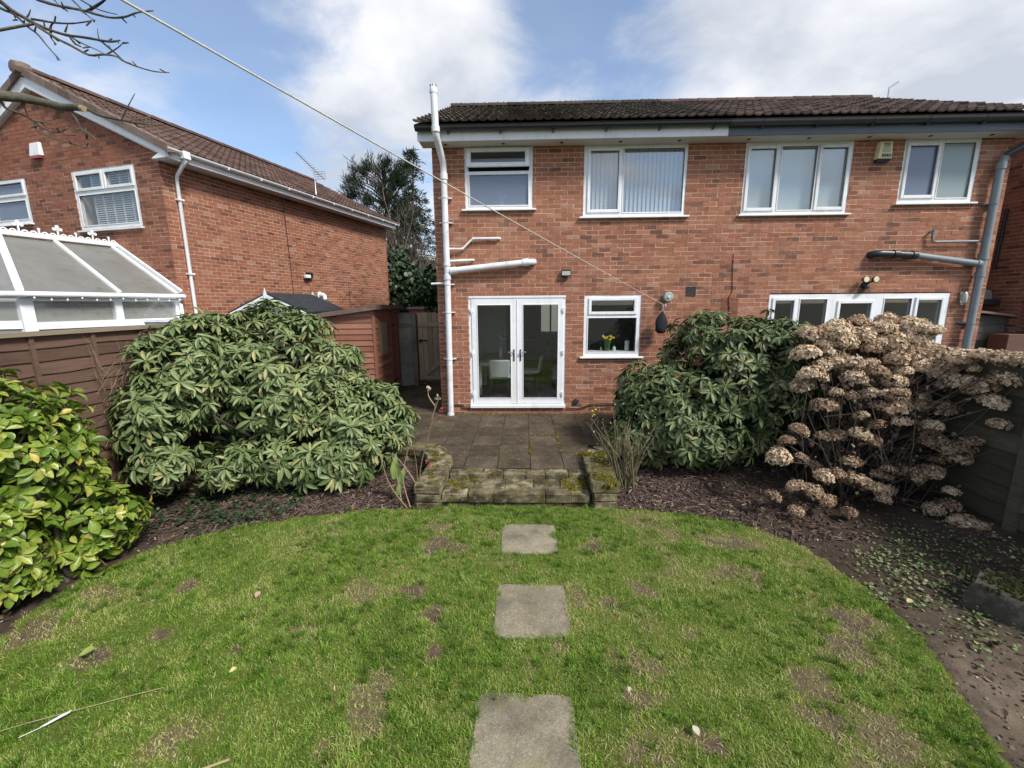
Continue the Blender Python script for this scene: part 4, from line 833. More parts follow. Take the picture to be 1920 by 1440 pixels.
# french doors
mb = MB(T0)
for c_ in cells(D0[0], D0[1], D0[2], D0[3], [(-0.951, 0.745, 0.421, 2.396)]): mb.box(c_[0], c_[1], 0.012, 0.09, c_[2], c_[3])
df = mb.build('door_frame', m_upvc, house)
MB(T0).box(D0[0]-0.01, D0[1]+0.01, -0.055, 0.0115, D0[2]-0.005, D0[2]+0.055).build('threshold', m_upvc, df, None, 0.006)
MB(T0).box(D0[0]+0.005, D0[1]-0.005, -0.006, 0.0115, 2.408, 2.447).build('head_trim', m_upvc, df, None, 0.004)
for (l0, l1, g0, g1, hx, sg) in ((-0.950, -0.109, -0.844, -0.232, -0.172, -1), (-0.105, 0.744, 0.002, 0.645, -0.050, 1)):
    mb = MB(T0)
    for c_ in cells(l0, l1, 0.423, 2.394, [(g0, g1, 0.534, 2.284)]): mb.box(c_[0], c_[1], -0.002, 0.055, c_[2], c_[3])
    lf = mb.build('french_door', m_upvc, house)
    MB(T0).ring(g0-0.014, g1+0.014, 0.520, 2.298, 0.016, -0.010, -0.0022).build('glazing_bead', m_upvc, lf, None, 0.003)
    MB(T0).ring(g0, g1, 0.534, 2.284, 0.006, 0.006, 0.012).build('seal', m_black, lf)
    MB(T0).box(g0-0.003, g1+0.003, 0.020, 0.026, 0.531, 2.287).build('pane', m_glass, lf)
    mb = MB(T0); mb.box(hx-0.013, hx+0.013, -0.014, -0.0025, 1.245, 1.465); mb.build('handle_plate', m_black, lf, None, 0.004)
    mb = MB(T0); mb.tube([(hx, -0.012, 1.415), (hx, -0.055, 1.415)], 0.010, 8); mb.tube([(hx, -0.055, 1.415), (hx+sg*0.11, -0.052, 1.418)], [0.011, 0.008], 8); mb.build('handle', m_steel, lf, 50)
    for z in (0.62, 1.41, 2.19):
        xh = l0 if sg < 0 else l1
        mb = MB(T0); mb.box(xh-0.028, xh+0.028, -0.022, -0.0025, z-0.028, z+0.028); mb.tube([(xh, -0.02, z-0.05), (xh, -0.02, z+0.035)], 0.012, 8); mb.build('hinge', m_upvc, lf, 50)
MB(T0).box(-0.116, -0.098, -0.012, -0.003, 0.43, 2.39).build('meeting_strip', m_upvc, df, None, 0.003)
# rooms behind the glass
rm = room(house, -1.30, 3.30, WY+0.25, 14.85, 0.38, 2.72, None, None, (0.55, 2.2, 1.28, 2.35))
mb = MB(); mb.ring(0.55, 2.2, 1.28, 2.35, 0.07, 14.87, 14.93); mb.box(0.93, 0.99, 14.87, 14.93, 1.35, 2.28); mb.box(1.55, 1.61, 14.87, 14.93, 1.35, 2.28); mb.build('far_window', m_upvc, rm)
MB().box(0.93, 1.00, WY+0.25, 11.0, 0.38, 2.72).box(1.0, 3.30, 10.93, 11.0, 0.38, 2.72).build('partition', mat('kitchen_partition', (0.30, 0.29, 0.28), 0.7), rm)
room(house, -1.30, 0.55, WY+0.26, 10.2, 3.0, 5.3, None, None, None, 'bathroom_shell')
room(house, 0.72, 3.30, WY+0.26, 11.0, 3.0, 5.3, None, None, None, 'bedroom_shell')
bl = MB(T0)
for k in range(24):
    x = 1.12+k*0.0745; a = 0.35; w_ = 0.041
    bl.hexa([(x-w_*math.cos(a), 0.13-w_*math.sin(a), 3.86), (x+w_*math.cos(a), 0.13+w_*math.sin(a), 3.86), (x+w_*math.cos(a), 0.133+w_*math.sin(a), 3.86), (x-w_*math.cos(a), 0.133-w_*math.sin(a), 3.86),
             (x-w_*math.cos(a), 0.13-w_*math.sin(a), 4.93), (x+w_*math.cos(a), 0.13+w_*math.sin(a), 4.93), (x+w_*math.cos(a), 0.133+w_*math.sin(a), 4.93), (x-w_*math.cos(a), 0.133-w_*math.sin(a), 4.93)])
m_blind = mat('blind_fabric', (0.66, 0.66, 0.65), 0.8, 0.05, 6, trans=0.2)
vb = thing('vertical_blind', 'white vertical slat blind behind the wide bedroom window', 'blind', (1.95, WY+0.13, 3.86))
for k in range(24):
    m1 = MB(T0); m1.v = bl.v[k*8:k*8+8]; m1.f = [tuple(i-k*8 for i in f) for f in bl.f[k*6:k*6+6]]; m1.t = [0.5]*6; m1.build('slat', m_blind, vb)
MB(T0).box(1.07, 2.82, 0.10, 0.16, 4.93, 4.97).build('headrail', m_upvc, vb)
# soil pipe and its branches
PX, PYY = -1.35, 7.77
pts = [(-1.385, PYY, 0.215), (-1.36, PYY, 2.6), (-1.358, PYY, 4.50)]+arc((-1.358, PYY, 4.50), (-1.355, PYY, 4.62), (-1.357, 7.72, 4.70))[1:]+[(-1.385, 7.42, 4.93)]+arc((-1.385, 7.42, 4.93), (-1.391, 7.37, 4.98), (-1.391, 7.36, 5.06))[1:]+[(-1.402, 7.36, 5.62)]
sp = pipe_run(house, 'soil_pipe', pts, 0.055, m_pipe, [((-1.390, 7.36, 5.02), (-1.392, 7.36, 5.10)), ((-1.3575, PYY, 4.42), (-1.3575, PYY, 4.52)), ((-1.36, PYY, 2.98), (-1.36, PYY, 3.02)), ((-1.36, PYY, 2.74), (-1.361, PYY, 2.82)), ((-1.386, PYY, 0.215), (-1.385, PYY, 0.26))],
              [(-1.358, PYY, 4.13), (-1.36, PYY, 3.72), (-1.361, PYY, 2.66), (-1.364, PYY, 2.16), (-1.372, PYY, 1.3)], 18)
MB().lathe([(0.062, -0.02), (0.064, 0.02), (0.058, 0.06), (0.040, 0.10), (0.015, 0.118)], (-1.402, 7.36, 5.60), 18).build('vent_cowl', m_pipe, sp, 50)
mb = MB()
for k in range(8):
    t = 2*PI*k/8; mb.box(-1.402+0.052*math.cos(t)-0.005, -1.402+0.052*math.cos(t)+0.005, 7.36+0.052*math.sin(t)-0.005, 7.36+0.052*math.sin(t)+0.005, 5.66, 5.70)
mb.build('cowl_slot', m_dark, sp)
br = pipe_run(house, 'branch_pipe', [(-1.36, PYY, 2.865), (-1.25, PYY, 2.90), (0.10, 7.77, 3.03)]+arc((0.10, 7.77, 3.03), (0.19, 7.77, 3.04), (0.20, WY+0.02, 3.04))[1:], 0.055, m_pipe, [((-1.30, PYY, 2.89), (-1.20, PYY, 2.903)), ((0.0, PYY, 3.02), (0.11, PYY, 3.033))])
pipe_run(house, 'waste_pipe', [(-1.36, 7.79, 3.276), (-1.077, 7.82, 3.273), (-0.885, 7.82, 3.45), (-0.42, 7.83, 3.45), (-0.40, WY+0.02, 3.45)], 0.021, m_pipe, [((-1.10, 7.82, 3.273), (-1.05, 7.82, 3.283)), ((-0.90, 7.82, 3.44), (-0.86, 7.82, 3.45))], (), 10)
pipe_run(house, 'waste_pipe', [(-1.36, 7.79, 3.063), (-0.90, 7.82, 3.083), (-0.88, WY+0.02, 3.083)], 0.021, m_pipe, (), (), 10)
pipe_run(house, 'overflow_pipe', [(-1.66, 7.80, 2.671), (-1.40, 7.79, 2.678)], 0.021, m_pipe, (), (), 10)
pipe_run(house, 'waste_pipe', [(1.885, WY+0.02, 1.02), (1.885, 7.82, 1.02), (1.884, 7.81, 0.98), (1.88, 7.81, 0.23)], 0.021, m_pipe, [((1.884, 7.81, 0.93), (1.884, 7.81, 0.99))], (), 10)
# small fittings on the wall
mb = MB(T0)
for r in range(5): mb.box(2.965, 3.112, -0.014, 0.006, 2.43+r*0.029, 2.447+r*0.029)
mb.ring(2.955, 3.122, 2.42, 2.582, 0.010, -0.012, 0.006); mb.build('vent_grille', m_gutgrey, house)
ab = MB(T0).ring(1.350, 1.575, 0.607, 0.735, 0.010, -0.003, 0.01).build('air_brick', m_brick, house)
mb = MB(T0)
for r in range(4):
    for c_ in range(3): mb.box(1.362+c_*0.069, 1.424+c_*0.069, 0.0, 0.012, 0.618+r*0.028, 0.635+r*0.028, 0.25)
mb.build('louvre', m_brick, ab)
MB(T0).lathe([(0.055, 0), (0.055, 0.02), (0.045, 0.03), (0.012, 0.032)], (1.008, 0.0, 0.468), 18, '-y').build('extractor_vent', m_gutgrey, house, 40)
MB().tube([(0.82, 7.845, 0.335), (1.0, 7.845, 0.33), (1.15, 7.845, 0.35), (1.28, 7.845, 0.405), (1.5, 7.845, 0.42), (1.88, 7.845, 0.415)], 0.009, 8).build('wall_cable', m_black, house, 60)
MB().tube([(-1.37, 7.85, 0.40), (-1.2, 7.85, 0.40), (-1.1, 7.85, 0.35), (-1.0, 7.85, 0.33)], 0.008, 8).build('wall_cable', m_black, house, 60)

# ---- adjoining house
house2 = thing('adjoining_brick_house', 'adjoining red brick house with grey fascia and a grey soil pipe', 'house', ((XM+XR)/2, WY, 0.1), 'semi-detached brick houses')
wl2 = wall_core('wall', house2, T0, XM, XR, 0.0, ZT-0.02, [RD, (*R1[:3], 4.985), (*R2[:3], 4.985)])
def vis2(p): return p.z > 2.1
brick_wall(wl2, T0, XM+0.005, XR, 0.20, ZT-0.02, [RD, R1, R2], m_brick_pale, 300, vis2, None, 1)
MB().add([(XR-0.007, WY+0.002, 0), (XR-0.007, 15.1, 0), (XR-0.007, 15.1, 5.15), (XR-0.007, YR, ZR-0.1), (XR-0.007, WY+0.002, 5.1)], [(0, 1, 2, 3, 4)]).build('side_wall', m_brick_dark, house2)
MB().box(XM+0.06, XR-0.02, 14.95, 15.1, 0, 5.1).build('front_wall', m_brick_dark, house2)
eaves(house2, XM-0.06, XR+0.55, m_fasciagrey, m_gutgrey, m_soffit, 0.068, False)
main_roof(house2, XM-0.05, XR+0.14, m_tile_brown)
window(house2, T0, R1[0], R1[1], R1[2], 4.975, [(3.885, 4.32, 3.905, 4.86, True, m_glass_sky), (4.415, 5.005, 3.868, 4.89, False, m_glass_sky), (5.085, 5.515, 3.905, 4.86, True, m_glass_sky)], 0.06, m_upvc_old)
window(house2, T0, R2[0], R2[1], R2[2], 4.975, [(6.53, 7.0, 4.075, 4.865, True, m_obscure), (7.085, 7.61, 4.03, 4.90, False, m_frosted)], 0.06, m_upvc_old)
dw = window(house2, T0, RD[0], RD[1], RD[2], 2.43, [(4.56, 4.90, 0.62, 2.325, True, m_glass), (5.01, 5.485, 0.58, 2.34, False, m_glass), (5.72, 6.27, 0.55, 2.265, True, m_glass), (6.50, 6.975, 0.58, 2.34, False, m_glass), (7.085, 7.50, 0.62, 2.315, True, m_glass)], 0, m_upvc, 'patio_door')
r2m = room(house2, 3.55, 8.0, WY+0.25, 12.5, 0.38, 2.72)
room(house2, 3.55, 5.95, WY+0.26, 11.0, 3.0, 5.3, None, None, None, 'bedroom_shell')
room(house2, 6.10, 8.0, WY+0.26, 10.5, 3.0, 5.3, None, None, None, 'bathroom_shell')
m_roller = mat('roller_blind', (0.60, 0.66, 0.62), 0.8, 0.04, 4, trans=0.2)
for (a, b, lb) in ((3.85, 4.37, 'pale roller blind behind the left pane of the adjoining house bedroom window'), (4.39, 5.03, 'pale roller blind behind the middle pane of the adjoining house bedroom window'), (5.05, 5.56, 'pale roller blind behind the right pane of the adjoining house bedroom window')):
    t = thing('roller_blind', lb, 'blind', ((a+b)/2, WY+0.12, 3.9), 'roller blinds in the adjoining house')
    MB(T0).box(a, b, 0.12, 0.124, 3.88, 4.90).build('blind_cloth', m_roller, t); MB(T0).tube([(a, 0.125, 4.92), (b, 0.125, 4.92)], 0.022, 10).build('roller', m_upvc_old, t, 50); MB(T0).box(a, b, 0.115, 0.13, 3.862, 3.882).build('bottom_bar', m_upvc_old, t)
GX = 7.965
gp = pipe_run(house2, 'soil_pipe', [(GX, PYY, 0.215), (GX, PYY, 4.50)]+arc((GX, PYY, 4.50), (GX, PYY, 4.60), (GX+0.06, 7.73, 4.66))[1:], 0.058, m_greypipe, [((GX, PYY, 4.44), (GX, PYY, 4.54)), ((GX, PYY, 2.99), (GX, PYY, 3.10)), ((GX, PYY, 2.70), (GX, PYY, 2.78))], [(GX, PYY, 3.9), (GX, PYY, 1.9)], 18)
MB().tube([(GX+0.03, 7.75, 4.63), (GX+0.08, 7.71, 4.68), (GX+0.45, 7.5, 4.94), (GX+0.50, 7.475, 5.08)], 0.058, 16).build('elbow_pipe', m_gutgrey, gp, 50)
pipe_run(house2, 'branch_pipe', [(6.80, PYY, 3.075), (7.88, PYY, 2.925), (GX, PYY, 2.90)], 0.054, m_greypipe, [((7.86, PYY, 2.93), (7.92, PYY, 2.92))])
pipe_run(house2, 'branch_pipe', [(6.11, WY+0.02, 3.10)]+arc((6.12, 7.83, 3.10), (6.14, PYY, 3.105), (6.24, PYY, 3.11))+[(6.80, PYY, 3.075)], 0.060, m_gutblack, [((6.42, PYY, 3.10), (6.50, PYY, 3.097)), ((6.74, PYY, 3.079), (6.82, PYY, 3.073))])
pipe_run(house2, 'waste_pipe', [(7.08, WY+0.02, 3.475), (7.08, 7.81, 3.475), (7.10, 7.81, 3.31), (7.14, 7.81, 3.30), (GX, 7.80, 3.30)], 0.020, m_greypipe, [((7.08, 7.81, 3.43), (7.082, 7.80, 3.50))], (), 10)
MB().tube([(3.735, 7.862, 3.14), (3.75, 7.858, 2.8), (3.772, 7.858, 2.50), (3.715, 7.858, 2.37), (3.74, 7.858, 2.2), (3.76, 7.858, 2.0), (3.76, 7.858, 0.5)], 0.006, 6).build('wall_cable', m_black, house2, 60)
for r in range(5):
    for c_ in range(2): MB(T0).box(3.60+c_*0.155, 3.60+c_*0.155+0.145, -0.003, 0.01, 2.02+r*0.075, 2.02+r*0.075+0.064, random.uniform(0.05, 0.35)).build('brick', m_brick, wl2)

# ---- neighbouring house on the left, turned about 14 degrees
TH = math.radians(14.021); LV = Vector((math.sin(TH), math.cos(TH), 0)); LU = Vector((math.cos(TH), -math.sin(TH), 0)); LP = Vector((-6.486, 8.146, 0))
TG = frame_T(LP+LV*0.1, LU, LV)                     # gable wall: a = right, d = into the house
TS = frame_T(LP-LU*0.35+LV*0.1, LV, -LU)            # side wall: a = away from the camera
house3 = thing('gabled_brick_house', 'gabled red brick house with white gutters beyond the left fence', 'house', tuple(LP+LU*-3.4+LV*0.1))
UA = -3.39; ZA = 6.85; ZEV = 5.155; RS = (ZA-ZEV)/3.42
GW0, GW1 = -6.43, -0.35
LW1 = (-2.73, -0.99, 3.85, 5.0); LW2 = (-5.40, -4.15, 4.09, 5.02)
mb = MB(TG)
for c_ in cells(GW0, GW1-0.006, 0, 5.15, [LW1, LW2]): mb.box(c_[0], c_[1], 0.0035, 0.25, c_[2], c_[3])
mb.extrude([(GW0, 5.15), (GW1, 5.15), (UA, ZA-0.10)], 0.0075, 0.25)
gw = mb.build('gable_wall', m_mortar, house3)
def gab3(z):
    if z < 5.05: return (GW0, GW1)
    h = (ZA-0.08-z)/RS; return (max(GW0, UA-h), min(GW1, UA+h))
brick_wall(gw, TG, GW0, GW1, 0.20, 6.75, [LW1, LW2], m_brick_dark, 300, lambda p: p.z > 3.3, gab3)
sw3 = MB(TS).box(0.003, 7.62, 0.0035, 0.25, 0, 5.0).build('side_wall', m_mortar, house3)
brick_wall(sw3, TS, 0.0, 7.62, 0.20, 5.03, [], m_brick, 300, lambda p: p.z > 2.3)
MB(TS).box(7.62, 7.72, 0.02, 6.0, 0, 5.0).build('far_wall', m_brick_dark, house3)
MB(TS).tube([(2.95, -0.006, 4.96), (3.0, -0.006, 3.4), (3.02, -0.006, 1.0)], 0.008, 6).build('wall_cable', m_black, house3)
MB(TS).tube([(5.35, -0.006, 3.0), (5.36, -0.006, 1.5)], 0.006, 6).build('wall_cable', m_black, house3)
# eaves of the side facing this garden
Tu = frame_T(LP, LU, LV)       # u, v, z
MB(Tu).box(-0.02, 0.0, 0.0, 7.9, 4.985, 5.15).build('fascia', m_upvc, house3)
MB(Tu).box(-0.345, -0.022, 0.105, 7.9, 4.99, 5.0).build('soffit', m_soffit, house3)
n = 10; prof = []
for i in range(n+1): t = PI*i/n; prof.append((0.06+0.058*math.cos(t), 5.14-0.052*math.sin(t)))
for i in range(n, -1, -1): t = PI*i/n; prof.append((0.06+0.051*math.cos(t), 5.14-0.045*math.sin(t)))
mb = MB(Tu); mb.extrude(prof, -0.04, 8.0); g3 = mb.build('gutter', m_upvc, house3, 40)
for k in range(10): MB(Tu).box(0.0, 0.120, 0.35+k*0.82, 0.37+k*0.82, 5.083, 5.14).build('gutter_bracket', m_upvc, g3)
# bargeboards, box ends, verge and roof
bb = 0.25
for sg in (1, -1):
    e = UA+sg*3.42
    mb = MB(Tu); mb.extrude([(e, ZEV-bb+0.08), (e, ZEV-0.02), (UA, ZA-0.02), (UA, ZA-bb-0.03)] if sg < 0 else [(UA, ZA-bb-0.03), (UA, ZA-0.02), (e, ZEV-0.02), (e, ZEV-bb+0.08)], 0.0, 0.022)
    mb.build('bargeboard', m_upvc, house3)
    mb = MB(Tu); mb.extrude([(e, ZEV-bb+0.075), (e-sg*0.02, ZEV-bb+0.06), (UA, ZA-bb-0.05), (UA, ZA-bb-0.035)], 0.023, 0.105); mb.build('verge_soffit', m_soffit, house3)
mb = MB(Tu); mb.extrude([(-0.36, 4.985), (0.0, 4.985), (0.0, 5.13), (-0.30, 5.02)], -0.012, 0.10); mb.build('box_end', m_upvc, house3)
rl = 8.0
mb = MB(Tu)
for sg in (1, -1):
    e = UA+sg*3.45; z = ZA-3.45*RS
    mb.hexa([(e, 0.0, z-0.04), (UA, 0.0, ZA-0.04), (UA, rl, ZA-0.04), (e, rl, z-0.04), (e, 0.0, z), (UA, 0.0, ZA), (UA, rl, ZA), (e, rl, z)])
rf3 = mb.build('roof', m_tile_red, house3)
e = LP+LU*(UA+3.48); zz = ZA-3.48*RS
# slope facing right: along the eave = +v seen from outside, up the slope towards the ridge
roof_slope(rf3, (e.x+LV.x*0.05, e.y+LV.y*0.05, zz), LV, Vector((-LU.x, -LU.y, RS)), rl-0.05, 3.48*math.hypot(1, RS), m_tile_red)
ridge(rf3, tuple(LP+LU*UA+Vector((0, 0, ZA+0.045))), tuple(LP+LU*UA+LV*rl+Vector((0, 0, ZA+0.045))), m_tile_red)
for sg in (1, -1):
    nseg = 11
    for k in range(nseg):
        s0, s1 = k/nseg, (k+0.985)/nseg; mb = MB(Tu)
        a0_, b0_ = UA+sg*3.5*(1-s0), UA+sg*3.5*(1-s1); za, zb = ZA-3.5*RS*(1-s0), ZA-3.5*RS*(1-s1); q = random.uniform(0, 0.008)
        P8 = [(a0_, -0.05, za-0.075), (b0_, -0.05, zb-0.075), (b0_, 0.16, zb-0.02), (a0_, 0.16, za-0.02), (a0_, -0.05, za+0.075+q), (b0_, -0.05, zb+0.06+q), (b0_, 0.16, zb+0.06), (a0_, 0.16, za+0.075)]
        mb.hexa(P8, random.random()); mb.build('verge_tile', m_verge, rf3, None, 0.006)
MB(Tu).lathe([(0.14, -0.07), (0.15, 0.0), (0.11, 0.16), (0.05, 0.17)], (UA, 0.03, ZA+0.03), 8, '-y').build('ridge_end', m_verge, rf3)
# downpipe
pp = [(0.06, 0.30, 5.09), (0.06, 0.30, 5.00), (0.0, 0.30, 4.94), (-0.26, 0.36, 4.80), (-0.31, 0.37, 4.72), (-0.315, 0.37, 0.25)]
mb = MB(Tu); mb.tube(pp, 0.034, 8); dp = mb.build('downpipe', m_upvc, house3, 50)
for z in (4.35, 2.95, 1.6): MB(Tu).box(-0.36, -0.26, 0.31, 0.43, z-0.015, z+0.015).build('pipe_bracket', m_upvc, dp)
MB(Tu).box(0.0, 0.12, 0.23, 0.37, 5.03, 5.16).build('gutter_outlet', m_upvc, g3)
# windows
window(house3, TG, LW1[0], LW1[1], LW1[2], LW1[3], [(-2.62, -1.92, 4.655, 4.905, True, m_glass), (-1.80, -1.10, 4.655, 4.905, True, m_glass), (-2.64, -1.08, 3.95, 4.525, False, m_glass)], 0.03, m_upvc_old)
window(house3, TG, LW2[0], LW2[1], LW2[2], LW2[3], [(-5.28, -4.27, 4.70, 4.92, True, m_obscure), (-5.28, -4.27, 4.19, 4.56, False, m_obscure)], 0.03, m_upvc_old)
for (a, b, nm) in ((-2.9, -0.8, 'bedroom_shell'), (-5.6, -3.9, 'bathroom_shell')):
    mb = MB(TG); mb.box(a, b, 2.5, 2.55, 3.2, 5.1).box(a, a+0.05, 0.26, 2.5, 3.2, 5.1).box(b-0.05, b, 0.26, 2.5, 3.2, 5.1).box(a, b, 0.26, 2.55, 3.15, 3.2).box(a, b, 0.26, 2.55, 5.1, 5.12); mb.build(nm, m_interior, house3)
sh = thing('window_shutters', 'white plantation shutters inside the gabled house window', 'shutters', tuple(TG @ Vector((-1.7, 0.1, 3.86))))
for q in range(6):
    a = -2.34+q*0.262
    MB(TG).box(a-0.012, a+0.012, 0.085, 0.115, 3.92, 4.94).build('stile', m_blind, sh)
    if q < 5:
        mb = MB(TG)
        for k in range(24): z = 3.95+k*0.041; mb.hexa([(a+0.012, 0.085, z), (a+0.25, 0.085, z), (a+0.25, 0.115, z+0.026), (a+0.012, 0.115, z+0.026), (a+0.012, 0.085, z+0.006), (a+0.25, 0.085, z+0.006), (a+0.25, 0.115, z+0.032), (a+0.012, 0.115, z+0.032)])
        mb.build('louvre_panel', m_blind, sh)
# ------------------------------------------------------------------ conservatory of the gabled house
cons = thing('conservatory', 'white conservatory with grey polycarbonate roof and ridge cresting', 'conservatory', tuple(TG @ Vector((-1.76, -1.2, 0.1))))
AE, AR, AW = -0.23, -1.76, -3.29; ZEC, ZRC = 2.52, 3.46; D1, DRg = -2.34, -1.72
ridge_a, ridge_b = Vector((AR, -0.02, ZRC)), Vector((AR, DRg, ZRC))
eA = [Vector((AE, -0.02, ZEC)), Vector((AE, D1, ZEC)), Vector((-1.05, -3.05, ZEC)), Vector((-2.47, -3.05, ZEC)), Vector((AW, D1, ZEC)), Vector((AW, -0.02, ZEC))]
def panel(vs, name='roof_panel'):
    up = Vector((0, 0, 0.016)); vs = [Vector(v) for v in vs]; n = len(vs); mb = MB(TG)
    mb.add([tuple(v) for v in vs]+[tuple(v+up) for v in vs], [tuple(range(n)), tuple(n+i for i in reversed(range(n)))]+[(i, n+i, n+(i+1) % n, (i+1) % n) for i in range(n)])
    return mb.build(name, m_poly, cons)
def lerp(a, b, t): return Vector(a).lerp(Vector(b), t)
tm = 0.46
panel([eA[0], eA[0].lerp(eA[1], tm), ridge_a.lerp(ridge_b, 0.58), ridge_a]); panel([eA[0].lerp(eA[1], tm), eA[1], ridge_b, ridge_a.lerp(ridge_b, 0.58)])
panel([eA[1], eA[2], ridge_b]); panel([eA[2], eA[3], ridge_b]); panel([eA[3], eA[4], ridge_b]); panel([eA[4], eA[5], ridge_a, ridge_b])
def bar(a, b, w_=0.032, h_=0.028, nm='glazing_bar'):
    a, b = Vector(a)+Vector((0, 0, 0.028)), Vector(b)+Vector((0, 0, 0.028)); d = (b-a).normalized(); sdv = d.cross(Vector((0, 0, 1))).normalized()*w_; hv = sdv.cross(d).normalized()*h_
    MB(TG).beam(a, b, sdv, hv).build(nm, m_upvc_old, cons, None, 0.005)
bar(eA[0].lerp(eA[1], tm), ridge_a.lerp(ridge_b, 0.58)); bar(eA[1], ridge_b, 0.045); bar(eA[2], ridge_b); bar(eA[3], ridge_b); bar(eA[4], ridge_b)
bar(eA[0]+Vector((0, -0.10, 0)), ridge_a+Vector((0, -0.10, 0)), 0.035); bar(eA[0]+Vector((0, -0.005, 0.04)), ridge_a+Vector((0, -0.005, 0.04)), 0.02, 0.035, 'flashing')
MB(TG).box(AR-0.05, AR+0.05, DRg-0.06, -0.02, ZRC+0.03, ZRC+0.11).build('ridge_beam', m_upvc, cons, None, 0.008)
def crest(d, big):
    mb = MB(TG); z = ZRC+0.11; y = d
    def disc(dy, dz, r):
        mb.lathe([(r, -0.006), (r, 0.006)], (AR, y+dy, z+dz), 8, 'x')
    mb.box(AR-0.006, AR+0.006, y-0.012, y+0.012, z, z+(0.12 if big else 0.07))
    if big:
        for dy, dz in ((0, 0.165), (-0.045, 0.12), (0.045, 0.12)): mb.extrude([(AR-0.006, 0)], 0, 0) if False else disc(dy, dz, 0.03)
        disc(0, 0.12, 0.022)
    else:
        disc(0, 0.085, 0.022)
    for s_ in (-1, 1):
        for k in range(6):
            t0_, t1_ = PI*k/6, PI*(k+1)/6; c_ = y+s_*0.075; r0, r1 = 0.032, 0.050
            mb.hexa([(AR-0.006, c_+r0*math.cos(t0_), z+r0*math.sin(t0_)*0.9), (AR+0.006, c_+r0*math.cos(t0_), z+r0*math.sin(t0_)*0.9), (AR+0.006, c_+r0*math.cos(t1_), z+r0*math.sin(t1_)*0.9), (AR-0.006, c_+r0*math.cos(t1_), z+r0*math.sin(t1_)*0.9),
                     (AR-0.006, c_+r1*math.cos(t0_), z+r1*math.sin(t0_)), (AR+0.006, c_+r1*math.cos(t0_), z+r1*math.sin(t0_)), (AR+0.006, c_+r1*math.cos(t1_), z+r1*math.sin(t1_)), (AR-0.006, c_+r1*math.cos(t1_), z+r1*math.sin(t1_))])
    mb.box(AR-0.006, AR+0.006, y-0.13, y+0.13, z, z+0.010)
    mb.build('cresting', m_upvc_old, cons)
for k in range(7): crest(-0.15-k*0.26, k % 2 == 1)
# walls: low frame, posts and panes along the side that shows
AWL = -0.35
MB(TG).box(AWL-0.05, AWL+0.06, D1+0.0, -0.02, 2.40, 2.515).build('eaves_beam', m_upvc, cons)
MB(TG).tube([(AE+0.03, 0.0, 2.50), (AE+0.03, D1-0.03, 2.50), (-1.03, -3.10, 2.50)], 0.042, 8).build('gutter', m_upvc, cons, 50)
MB(TG).tube([(AE+0.02, -0.06, 2.47), (AWL+0.03, -0.06, 2.40), (AWL+0.09, -0.05, 2.34), (AWL+0.09, -0.05, 0.2)], 0.03, 8).build('downpipe', m_upvc, cons, 50)
MB(TG).box(AWL-0.05, AWL+0.05, D1, D1+0.15, 0.1, 2.40).build('corner_post', m_upvc, cons)
MB(TG).box(AWL-0.05, AWL+0.045, -1.14, -1.03, 0.7, 2.40).build('post', m_upvc, cons)
MB(TG).box(AWL-0.05, AWL+0.045, -0.12, -0.02, 0.7, 2.40).build('post', m_upvc, cons)
MB(TG).box(AWL-0.07, AWL+0.07, D1+0.15, -0.02, 1.98, 2.09).build('transom', m_upvc, cons)
MB(TG).box(AWL-0.07, AWL+0.05, D1+0.15, -0.02, 0.1, 0.75).build('dwarf_wall', m_brick, cons)
MB(TG).box(AWL-0.06, AWL+0.07, D1+0.15, -0.02, 0.75, 0.80).build('sill', m_upvc, cons)
m_consglass = glass('conservatory_glass', (0.9, 0.93, 0.93), 1.0, 0.03, 0.05, 0.28, (0.55, 0.56, 0.52))
for (a, b) in ((D1+0.15, -1.14), (-1.03, -0.12)):
    for (z0, z1) in ((0.80, 1.98), (2.09, 2.40)): MB(TG).box(AWL-0.006, AWL+0.006, a, b, z0, z1).build('pane', m_consglass, cons)
mb = MB(TG); mb.beam((AWL+0.02, D1+0.05, 1.3), (-1.1, -2.98, 1.3), (0.03, 0.02, 0), (0, 0, 1.2)); mb.build('front_facet', m_consglass, cons)
for z in (0.15, 2.06, 2.45): MB(TG).beam((AWL+0.02, D1+0.02, z), (-1.1, -3.0, z), (0.04, 0.03, 0), (0, 0, 0.06)).build('facet_rail', m_upvc, cons)
MB(TG).box(-2.5, -1.05, -3.05, -2.99, 0.1, 2.48).build('front_facet', m_consglass, cons)
MB(TG).box(-3.24, -3.18, -2.3, -0.05, 0.1, 2.48).build('far_side', m_interior, cons)
mb = MB(TG); P_ = []
for k in range(25): P_.append((AE+0.075, -0.05-k*0.095, 2.47-0.035*abs(math.sin(k*0.55))))
t = thing('light_string', 'string of small bulbs looped along the conservatory gutter', 'string lights', tuple(TG @ Vector((AE+0.07, -1.2, 2.42))))
MB(TG).tube(P_, 0.004, 5).build('cable', m_black, t)
for k in range(1, 25, 2): MB(TG).lathe([(0.004, 0.0), (0.013, -0.015), (0.010, -0.03)], (P_[k][0], P_[k][1], P_[k][2]), 7).build('bulb', m_upvc, t)
